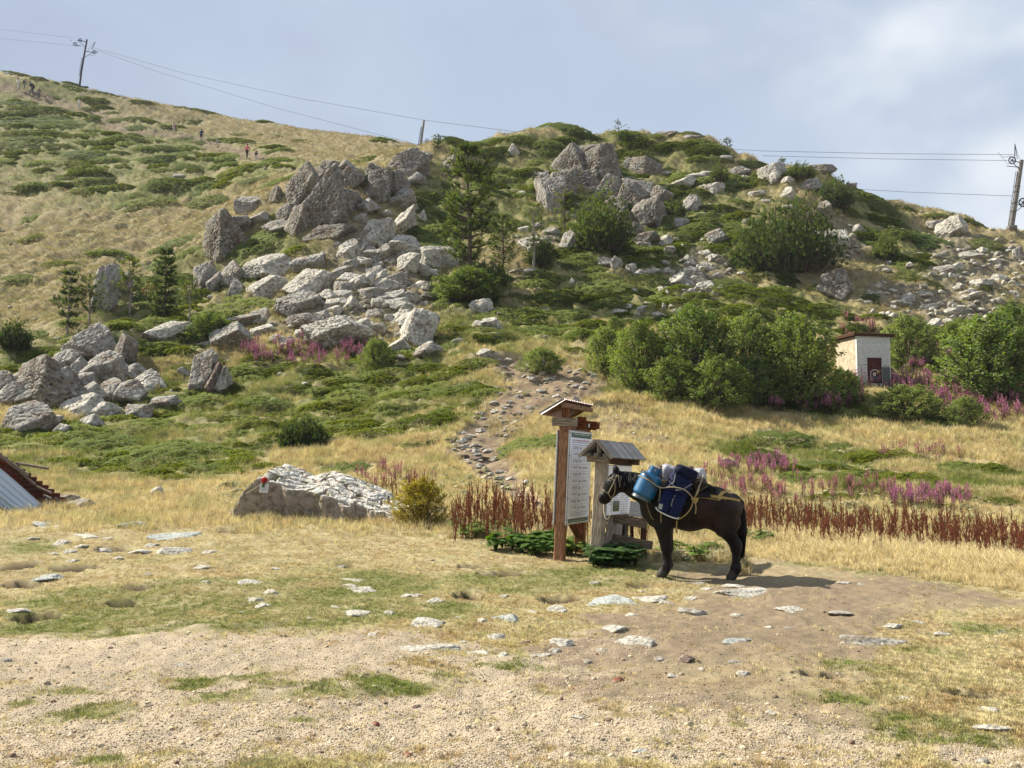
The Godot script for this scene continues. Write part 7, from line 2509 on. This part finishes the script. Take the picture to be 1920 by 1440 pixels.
	for i in nxb + 1:
		var x := lerpf(-0.46, 0.20, float(i) / nxb)
		var row := []
		for j in nab + 1:
			var a := lerpf(-1.25, 1.25, float(j) / nab)
			# walk out from the spine line to the hide
			var c := Vector3(x, 0.98, 0)
			var d := Vector3(0, cos(a), sin(a))
			var t := 0.5
			for q in 30:
				var e := body_dist(c + d * t, hbones, 0.05)
				if e < 0.004: break
				t -= maxf(e * 0.7, 0.003)
			row.append(c + d * (t + 0.035 + 0.010 * nb.get_noise_2d(x * 9.0, a * 4.0)))
		grid.append(row)
	for i in nxb:
		for j in nab:
			var p: Vector3 = grid[i][j]
			b.quad(p, grid[i + 1][j], grid[i + 1][j + 1], grid[i][j + 1], hue(Color(0.022, 0.021, 0.022), 0.15), p - Vector3(p.x, 0.98, 0))
	item("blanket", b.mesh(), M.nylon, sd)
	b = MB.new()
	for s in [1.0, -1.0]:
		b.tube(curve([Vector3(0.02, 1.20, 0.14 * s), Vector3(0.10, 1.235, 0.16 * s), Vector3(0.20, 1.20, 0.18 * s), Vector3(0.27, 1.16, 0.19 * s)]), [0.06, 0.065, 0.06, 0.03], 9, Color(0.018, 0.017, 0.018))
		b.tube(curve([Vector3(0.05, 1.15, 0.23 * s), Vector3(0.12, 1.19, 0.23 * s), Vector3(0.17, 1.22, 0.20 * s)]), [0.010], 6, Color(0.13, 0.13, 0.10))
	item("pad", b.mesh(), M.nylon, sd)
	var wood := Color(0.27, 0.20, 0.135)
	for x in [-0.40, -0.06]:
		for s in [1.0, -1.0]:
			beam(sd, "fork", Vector3(x, 1.16, 0.20 * s), Vector3(x + 0.02, 1.46, -0.05 * s), 0.06, 0.035, wood)
	for s in [1.0, -1.0]:
		beam(sd, "side_bar", Vector3(-0.48, 1.24, 0.20 * s), Vector3(0.02, 1.22, 0.20 * s), 0.08, 0.03, Color(0.33, 0.29, 0.22))
		beam(sd, "side_bar", Vector3(-0.46, 1.33, 0.13 * s), Vector3(0.0, 1.31, 0.13 * s), 0.05, 0.03, Color(0.24, 0.17, 0.11))

	# breeching and ropes of the load
	var br := top("harness_straps", xf)
	tag(br, "yellow webbing straps running from the saddle round the horse's rump", "straps")
	var yel := Color(0.36, 0.265, 0.105)
	b = MB.new()
	var pts := []
	for i in 15:
		var t := i / 14.0
		pts.append(flank(lerpf(-0.02, 0.585, t), lerpf(1.105, 1.032, t) + 0.01 * sin(t * PI), 0.006))
	for s in [1.0, -1.0]:
		var side := []
		for p in pts: side.append(Vector3(p.x, p.y, p.z * s))
		strap(b, side, 0.034, yel)
	pts = []
	for i in 8: pts.append(flank(lerpf(0.02, 0.32, i / 7.0), lerpf(1.072, 1.04, i / 7.0), 0.004))
	strap(b, pts, 0.020, yel * 0.55)
	item("breeching", b.mesh(), M.webbing, br)
	b = MB.new()
	pts = []
	for e in [[0.315, 1.045], [0.312, 1.075], [0.325, 1.105], [0.355, 1.128], [0.40, 1.138], [0.44, 1.142]]: pts.append(flank(e[0], e[1], 0.008))
	strap(b, pts, 0.045, yel)
	item("hip_strap", b.mesh(), M.webbing, br)
	b = MB.new()
	b.box(at(flank(0.44, 1.128, 0.03) + Vector3(0, 0.02, -0.04), 0.0, -0.2), Vector3(0.07, 0.06, 0.02), Color(0.55, 0.44, 0.25), 0.006)
	item("pad", b.mesh(), M.webbing, br)
	b = MB.new()
	b.tube(curve([flank(0.20, 1.16, 0.01), Vector3(0.30, 1.19, 0.06), Vector3(0.42, 1.145, 0.05)]), [0.011], 6, Color(0.05, 0.045, 0.04))
	b.tube(curve([flank(0.16, 1.17, 0.01), Vector3(0.28, 1.20, 0.02), Vector3(0.42, 1.15, 0.0)]), [0.009], 6, Color(0.05, 0.045, 0.04))
	item("back_strap", b.mesh(), M.webbing, br)
	b = MB.new()
	b.tube(curve([Vector3(-0.23, 0.76, 0.30), Vector3(-0.235, 0.66, 0.27), Vector3(-0.225, 0.60, 0.19)]), [0.010, 0.009], 6, yel)
	b.tube(curve([flank(-0.62, 1.0, 0.008), flank(-0.60, 0.90, 0.008), flank(-0.56, 0.80, 0.008), flank(-0.53, 0.76, 0.008)]), [0.009], 6, Color(0.20, 0.15, 0.08))
	b.tube(curve([flank(-0.435, 0.95, 0.012), flank(-0.435, 0.82, 0.008), flank(-0.43, 0.73, 0.008)]), [0.010], 6, Color(0.28, 0.20, 0.09))
	item("girth", b.mesh(), M.webbing, br)

	# gas bottle slung by the withers
	var cz := 0.315
	var up := Vector3(0.416, 0.909, -0.02).normalized()
	var ca := Vector3(-0.612, 1.205, cz)
	var zx := Vector3(0, 0, 1).cross(up).normalized() * -1.0
	var cxf := xf * Transform3D(Basis(zx, up, zx.cross(up)) * Basis.from_scale(Vector3.ONE * 1.03), ca)
	var gb := top("gas_bottle", cxf)
	tag(gb, "blue gas bottle roped upside the horse's shoulder", "gas bottle")
	var blue := Color(0.008, 0.13, 0.30)
	b = MB.new()
	var prof := []
	for i in 9:
		var a := -PI * 0.5 + PI * 0.5 * i / 8.0
		prof.append(Vector2(0.143 * cos(a), -0.11 + 0.065 * sin(a)))
	for i in 9:
		var a := PI * 0.5 * i / 8.0
		prof.append(Vector2(0.143 * cos(a), 0.10 + 0.075 * sin(a)))
	b.lathe(Transform3D.IDENTITY, prof, 40, blue)
	item("tank", b.mesh(), M.enamel, gb)
	b = MB.new()
	b.lathe(Transform3D.IDENTITY, [Vector2(0.118, -0.155), Vector2(0.126, -0.155), Vector2(0.130, -0.19), Vector2(0.122, -0.19), Vector2(0.118, -0.155)], 36, Color(0.09, 0.12, 0.13))
	item("foot_ring", b.mesh(), M.enamel, gb)
	# collar with openings
	b = MB.new()
	for i in 36:
		var a := TAU * i / 36.0
		var c := TAU * (i + 1) / 36.0
		var da := Vector3(cos(a), 0, sin(a))
		var dc := Vector3(cos(c), 0, sin(c))
		var hole := i % 6 in [2, 3]
		var bands := [[0.155, 0.20], [0.232, 0.252]] if hole else [[0.155, 0.252]]
		for e in bands:
			for r in [0.082, 0.076]:
				b.quad(da * r + Vector3(0, e[0], 0), dc * r + Vector3(0, e[0], 0), dc * r + Vector3(0, e[1], 0), da * r + Vector3(0, e[1], 0), blue * 0.95, da if r > 0.08 else -da)
		b.quad(da * 0.076 + Vector3(0, 0.252, 0), dc * 0.076 + Vector3(0, 0.252, 0), dc * 0.082 + Vector3(0, 0.252, 0), da * 0.082 + Vector3(0, 0.252, 0), blue, Vector3.UP)
	item("collar", b.mesh(), M.enamel, gb)
	b = MB.new()
	b.lathe(Transform3D.IDENTITY, [Vector2(0.03, 0.16), Vector2(0.03, 0.195), Vector2(0.016, 0.20), Vector2(0.016, 0.23), Vector2(0, 0.232)], 12, Color(0.6, 0.6, 0.55))
	item("valve", b.mesh(), M.metal, gb)
	b = MB.new()
	for e in [[0.065, 0.16], [0.04, 0.20], [-0.02, 0.02]]:
		var rr := []
		for i in 25:
			var a := TAU * i / 24.0
			rr.append(Vector3(cos(a) * 0.1485, e[0] - 0.10 * cos(a + 0.3) * 0.9, sin(a) * 0.1485))
		if e[1] > 0.1: b.tube(rr, [0.0065], 5, Color(0.06, 0.07, 0.08), null, false)
	item("rope", b.mesh(), M.webbing, gb)

	# rucksack
	var bu := Vector3(0.374, 0.925, -0.05).normalized()
	var bx := (Vector3(1, 0, 0) - bu * bu.x).normalized()
	var rx := xf * Transform3D(Basis(bx, bu, bx.cross(bu)), Vector3(-0.245, 1.135, 0.355))
	var rk := top("rucksack", rx)
	tag(rk, "navy blue rucksack tied to the pack saddle beside the gas bottle", "rucksack")
	var navy := Color(0.009, 0.015, 0.062)
	var pillow := func(called: String, c: Vector3, s: Vector3, e: float, col: Color, parent: Node, bumps := 0.012):
		var q := MB.new()
		var nu := 36
		var nv := 24
		var pt := []
		for j in nv + 1:
			var v := lerpf(-PI * 0.5, PI * 0.5, float(j) / nv)
			var row := []
			for i in nu + 1:
				var u := TAU * i / nu
				var cv := signf(cos(v)) * pow(absf(cos(v)), e)
				var p := Vector3(signf(cos(u)) * pow(absf(cos(u)), e) * cv, signf(sin(v)) * pow(absf(sin(v)), e), signf(sin(u)) * pow(absf(sin(u)), e) * cv)
				p = p * s * 0.5
				p *= 1.0 + bumps * 3.0 * nb.get_noise_3dv((p + c) * 9.0) + bumps * 2.0 * absf(nb.get_noise_3dv((p + c) * Vector3(16, 5, 16)))
				row.append(c + p)
			pt.append(row)
		for j in nv:
			for i in nu:
				var ia := (i - 1 + nu) % nu
				var nrm := func(jj: int, ii: int) -> Vector3:
					var e1: Vector3 = pt[jj][(ii + 1) % nu] - pt[jj][(ii - 1 + nu) % nu]
					var e2: Vector3 = pt[mini(jj + 1, nv)][ii % nu] - pt[maxi(jj - 1, 0)][ii % nu]
					var x := e1.cross(e2)
					if x.dot(pt[jj][ii % nu] - c) < 0.0: x = -x
					return x.normalized() if x.length() > 1e-9 else (pt[jj][ii % nu] - c).normalized()
				var n1: Vector3 = nrm.call(j, i)
				var n2: Vector3 = nrm.call(j, i + 1)
				var n3: Vector3 = nrm.call(j + 1, i + 1)
				var n4: Vector3 = nrm.call(j + 1, i)
				q.trin(pt[j][i], pt[j][i + 1], pt[j + 1][i + 1], n1, n2, n3, col, col, col)
				q.trin(pt[j][i], pt[j + 1][i + 1], pt[j + 1][i], n1, n3, n4, col, col, col)
		return item(called, q.mesh(), M.nylon, parent)
	pillow.call("pack_bag", Vector3(0, -0.03, 0), Vector3(0.31, 0.58, 0.22), 0.45, navy, rk)
	pillow.call("top_lid", Vector3(0.02, 0.285, 0.01), Vector3(0.30, 0.13, 0.25), 0.5, Color(0.010, 0.015, 0.045), rk)
	pillow.call("side_pocket", Vector3(-0.075, -0.18, 0.085), Vector3(0.145, 0.27, 0.12), 0.55, Color(0.011, 0.018, 0.075), rk)
	pillow.call("side_pocket", Vector3(0.075, -0.17, 0.085), Vector3(0.145, 0.28, 0.12), 0.55, Color(0.010, 0.017, 0.07), rk)
	pillow.call("front_pocket", Vector3(0.0, 0.09, 0.085), Vector3(0.24, 0.20, 0.09), 0.5, Color(0.010, 0.016, 0.06), rk)
	b = MB.new()
	b.tube(curve([Vector3(-0.165, -0.285, 0.09), Vector3(-0.12, -0.315, 0.125), Vector3(0.02, -0.325, 0.135), Vector3(0.13, -0.315, 0.12), Vector3(0.15, -0.29, 0.09)]), [0.008], 6, Color(0.62, 0.64, 0.62))
	item("frame_edge", b.mesh(), M.plastic, rk)
	b = MB.new()
	b.box(at(Vector3(-0.115, -0.255, 0.145), 0.0, 0.2), Vector3(0.05, 0.07, 0.006), Color(0.30, 0.33, 0.30), 0.002)
	item("patch", b.mesh(), M.webbing, rk)
	b = MB.new()
	var grey := Color(0.20, 0.21, 0.23)
	for e in [[Vector3(-0.10, 0.20, 0.13), Vector3(-0.08, 0.10, 0.14), Vector3(-0.12, 0.03, 0.14)], [Vector3(0.14, 0.17, 0.12), Vector3(0.06, 0.06, 0.145), Vector3(-0.02, 0.01, 0.15)], [Vector3(0.0, -0.05, 0.14), Vector3(-0.005, -0.13, 0.145), Vector3(0.01, -0.20, 0.145)], [Vector3(-0.14, 0.09, 0.11), Vector3(-0.05, 0.05, 0.14)]]:
		b.tube(curve(e), [0.007], 5, grey)
	for e in [Vector3(-0.10, 0.05, 0.145), Vector3(0.06, 0.055, 0.15), Vector3(0.0, -0.08, 0.15)]: b.box(at(e), Vector3(0.03, 0.02, 0.012), Color(0.03, 0.03, 0.035), 0.003)
	item("strap", b.mesh(), M.webbing, rk)
	# lashing rope over the load
	var ls := top("lashing_rope", xf)
	tag(ls, "cream rope lashed across the rucksack with knotted yellow ends", "rope")
	var cream := Color(0.30, 0.27, 0.20)
	b = MB.new()
	b.tube(curve([Vector3(-0.73, 1.335, 0.36), Vector3(-0.60, 1.28, 0.475), Vector3(-0.455, 1.19, 0.44), Vector3(-0.30, 1.20, 0.52), Vector3(-0.15, 1.17, 0.52), Vector3(-0.05, 1.08, 0.42), Vector3(-0.03, 1.04, 0.36)]), [0.008], 6, cream)
	b.tube(curve([Vector3(-0.45, 1.20, 0.43), Vector3(-0.455, 1.08, 0.40), Vector3(-0.465, 1.0, 0.36)]), [0.008], 6, cream)
	b.tube(curve([Vector3(0.11, 1.36, 0.22), Vector3(0.06, 1.25, 0.37), Vector3(0.0, 1.10, 0.39)]), [0.009], 6, cream)
	item("line", b.mesh(), M.webbing, ls)
	b = MB.new()
	for i in 5: b.tube(curve([Vector3(-0.03 + 0.01 * i, 1.03, 0.37), Vector3(-0.05 + 0.02 * i, 1.06, 0.40), Vector3(0.0, 1.05 - 0.012 * i, 0.40), Vector3(-0.03, 1.02, 0.38)]), [0.010], 6, yel)
	b.tube(curve([Vector3(-0.02, 1.04, 0.39), Vector3(0.005, 0.95, 0.38), Vector3(0.0, 0.86, 0.36)]), [0.010, 0.008], 6, yel)
	b.tube(curve([Vector3(-0.03, 1.03, 0.38), Vector3(-0.06, 0.93, 0.38), Vector3(-0.13, 0.84, 0.37), Vector3(-0.21, 0.78, 0.33)]), [0.009], 6, yel)
	b.tube(curve([Vector3(-0.02, 1.06, 0.38), Vector3(0.03, 1.14, 0.36), Vector3(0.04, 1.22, 0.34)]), [0.010], 6, yel)
	item("knot", b.mesh(), M.webbing, ls)
	# sacks and bundles on top
	for e in [["white_sack", "white plastic sack stuffed behind the rucksack's lid", "sack", Vector3(-0.33, 1.36, 0.06), Vector3(0.24, 0.22, 0.24), Color(0.50, 0.50, 0.56)], ["white_sack", "smaller crumpled white sack over the horse's back", "sack", Vector3(0.055, 1.33, 0.04), Vector3(0.19, 0.22, 0.26), Color(0.56, 0.56, 0.58)], ["brown_bundle", "rolled brown bundle on the saddle behind the gas bottle", "bundle", Vector3(-0.44, 1.38, 0.0), Vector3(0.16, 0.18, 0.30), Color(0.16, 0.12, 0.09)], ["dark_roll", "dark rolled blanket tucked behind the rucksack", "roll", Vector3(0.04, 1.24, 0.15), Vector3(0.22, 0.17, 0.26), Color(0.05, 0.04, 0.035)]]:
		var s := top(e[0], xf * at(e[3], rng.randf_range(-0.3, 0.3), rng.randf_range(-0.2, 0.2)))
		tag(s, e[1], e[2])
		pillow.call("bag", Vector3.ZERO, e[4], 0.8, e[5], s, 0.05)
		b = MB.new()
		b.tube(curve([Vector3(-e[4].x * 0.5, 0, e[4].z * 0.3), Vector3(0, e[4].y * 0.25, e[4].z * 0.52), Vector3(e[4].x * 0.5, 0, e[4].z * 0.3)]), [0.006], 5, cream * 0.7)
		item("tie", b.mesh(), M.webbing, s)

# ---------------------------------------------------------------- walkers on the far path
func walker(px: float, by: float, hpx: float, label: String, top_c: Color, leg_c: Color, yaw: float, stride: float, bend: float, extra := ""):
	var p := hit(px, by)
	var h := hpx * Vector2(p.x, p.z).length() / FOC
	var o := top("person", at(p - Vector3(0, 0.01, 0), yaw))
	tag(o, label, "person")
	var s := h / 1.72
	var sk := Color(0.36, 0.22, 0.15)
	var hair := Color(0.03, 0.022, 0.018)
	var shoe := Color(0.08, 0.07, 0.07)
	var l := []
	var hip := Vector3(0, 0.90, 0)
	var chest := hip + Vector3(0, 0.42, bend * 0.30)
	var neck := chest + Vector3(0, 0.12, bend * 0.10)
	var head := neck + Vector3(0, 0.17, bend * 0.12)
	l.append([hip + Vector3(0, 0.02, 0), chest, 0.125, 0.145, top_c])
	l.append([chest + Vector3(-0.13, 0.03, 0), chest + Vector3(0.13, 0.03, 0), 0.085, 0.085, top_c])
	l.append([hip + Vector3(-0.06, -0.02, 0), hip + Vector3(0.06, -0.02, 0), 0.125, 0.125, leg_c])
	l.append([neck, head, 0.055, 0.06, sk])
	l.append([head + Vector3(0, 0.02, 0.01), head + Vector3(0, -0.05, 0.03), 0.095, 0.075, sk])
	l.append([head + Vector3(0, -0.02, 0.10), head + Vector3(0, -0.035, 0.115), 0.015, 0.018, sk])
	for sd in [1.0, -1.0]:
		var st: float = stride * sd
		var hp := hip + Vector3(0.09 * sd, -0.03, 0)
		var kn := Vector3(0.10 * sd, 0.49, st * 0.22 + 0.05)
		var an := Vector3(0.10 * sd, 0.09, st * 0.42 - 0.02)
		l.append([hp, kn, 0.09, 0.06, leg_c])
		l.append([kn, an, 0.06, 0.042, leg_c if not "shorts" in extra else sk])
		l.append([an + Vector3(0, -0.04, 0), an + Vector3(0.01 * sd, -0.055, 0.13), 0.045, 0.038, shoe])
		var sh := chest + Vector3(0.19 * sd, 0.06, 0)
		var el := sh + Vector3(0.06 * sd, -0.27, -st * 0.15 + bend * 0.05)
		var ha := el + Vector3(0.0, -0.22, -st * 0.08 + 0.12)
		l.append([sh, el, 0.055, 0.042, top_c])
		l.append([el, ha, 0.042, 0.030, sk])
		l.append([ha, ha + Vector3(0, -0.08, 0.03), 0.034, 0.022, sk])
	for b in l:
		b[0] = b[0] * s; b[1] = b[1] * s; b[2] = b[2] * s; b[3] = b[3] * s
	var k := MB.new()
	skin(k, l, 0.034 * s, 0.05 * s)
	item("body", k.mesh(), M.plain, o)
	k = MB.new()
	skin(k, [[(head + Vector3(0, 0.05, -0.02)) * s, (head + Vector3(0, -0.02, -0.06)) * s, 0.092 * s, 0.075 * s, hair]], 0.03 * s, 0.03 * s)
	item("hair", k.mesh(), M.plain, o)
	if "pack" in extra:
		k = MB.new()
		skin(k, [[(chest + Vector3(0, 0.03, -0.20)) * s, (hip + Vector3(0, 0.16, -0.17)) * s, 0.12 * s, 0.13 * s, Color(0.025, 0.025, 0.035)]], 0.035 * s, 0.04 * s)
		item("backpack", k.mesh(), M.plain, o)
	if "bag" in extra:
		k = MB.new()
		skin(k, [[Vector3(-0.30, 0.62, 0.05) * s, Vector3(-0.30, 0.40, 0.05) * s, 0.05 * s, 0.12 * s, Color(0.55, 0.54, 0.52)]], 0.035 * s, 0.04 * s)
		item("carrier_bag", k.mesh(), M.plain, o)

func build_people():
	walker(35, 172, 24, "person in white top and pale trousers leading the walkers on the far path", Color(0.62, 0.62, 0.60), Color(0.45, 0.44, 0.40), -0.6, 0.6, 0.3, "")
	walker(46, 168, 19, "person in grey with dark hair just behind the leading walker", Color(0.30, 0.29, 0.27), Color(0.22, 0.21, 0.19), 2.6, 0.4, 0.2, "pack")
	walker(60, 180, 26, "person in dark navy stooping beside the wooden rails on the far path", Color(0.03, 0.035, 0.06), Color(0.04, 0.045, 0.07), -0.8, 0.8, 0.6, "pack")
	walker(73, 184, 18, "person in mauve sitting low beside the wooden rails", Color(0.22, 0.16, 0.20), Color(0.16, 0.15, 0.18), 0.3, 0.2, 0.4, "")
	walker(148, 206, 20, "person in white shirt with a black pack, alone on the pale bend", Color(0.62, 0.60, 0.58), Color(0.50, 0.47, 0.44), 0.3, 0.4, 0.1, "pack")
	walker(325, 250, 21, "person in pale pink clothes between the juniper mats of the far path", Color(0.45, 0.27, 0.28), Color(0.50, 0.42, 0.45), 3.0, 0.3, 0.2, "")
	walker(377, 264, 23, "person in dark blue jacket and shorts climbing the far path", Color(0.02, 0.035, 0.10), Color(0.02, 0.025, 0.06), 3.0, 0.5, 0.3, "shorts")
	walker(371, 264, 12, "small child in white beside the person in dark blue", Color(0.62, 0.50, 0.44), Color(0.62, 0.55, 0.5), 2.8, 0.4, 0.2, "")
	walker(463, 296, 27, "person in bright coral top and dark trousers carrying a white bag", Color(0.58, 0.14, 0.13), Color(0.05, 0.025, 0.03), 3.1, 0.4, 0.3, "bag")
	walker(480, 302, 20, "person in slate blue top and pale trousers lowest on the far path", Color(0.06, 0.08, 0.12), Color(0.45, 0.43, 0.40), 3.1, 0.5, 0.3, "pack")
	# wooden rails
	var p := hit(76, 184)
	var k := -p.z / FOC
	var o := top("path_rail", at(p))
	tag(o, "weathered wooden rails leaning beside the far path", "railing")
	for e in [[-19, -2, -10, 10], [-13, 0, -12, 8], [-10, 9, 14, 2], [-8, 5, 12, -1], [7, -4, 14, 4], [14, 4, 24, -8], [8, 2, 10, -5], [-4, -1, 0, 6]]:
		beam(o, "rail", Vector3(e[0] * k, e[1] * k + 0.2, 0), Vector3(e[2] * k, e[3] * k + 0.2, 0.2), 0.10, 0.08, Color(0.30, 0.27, 0.23))
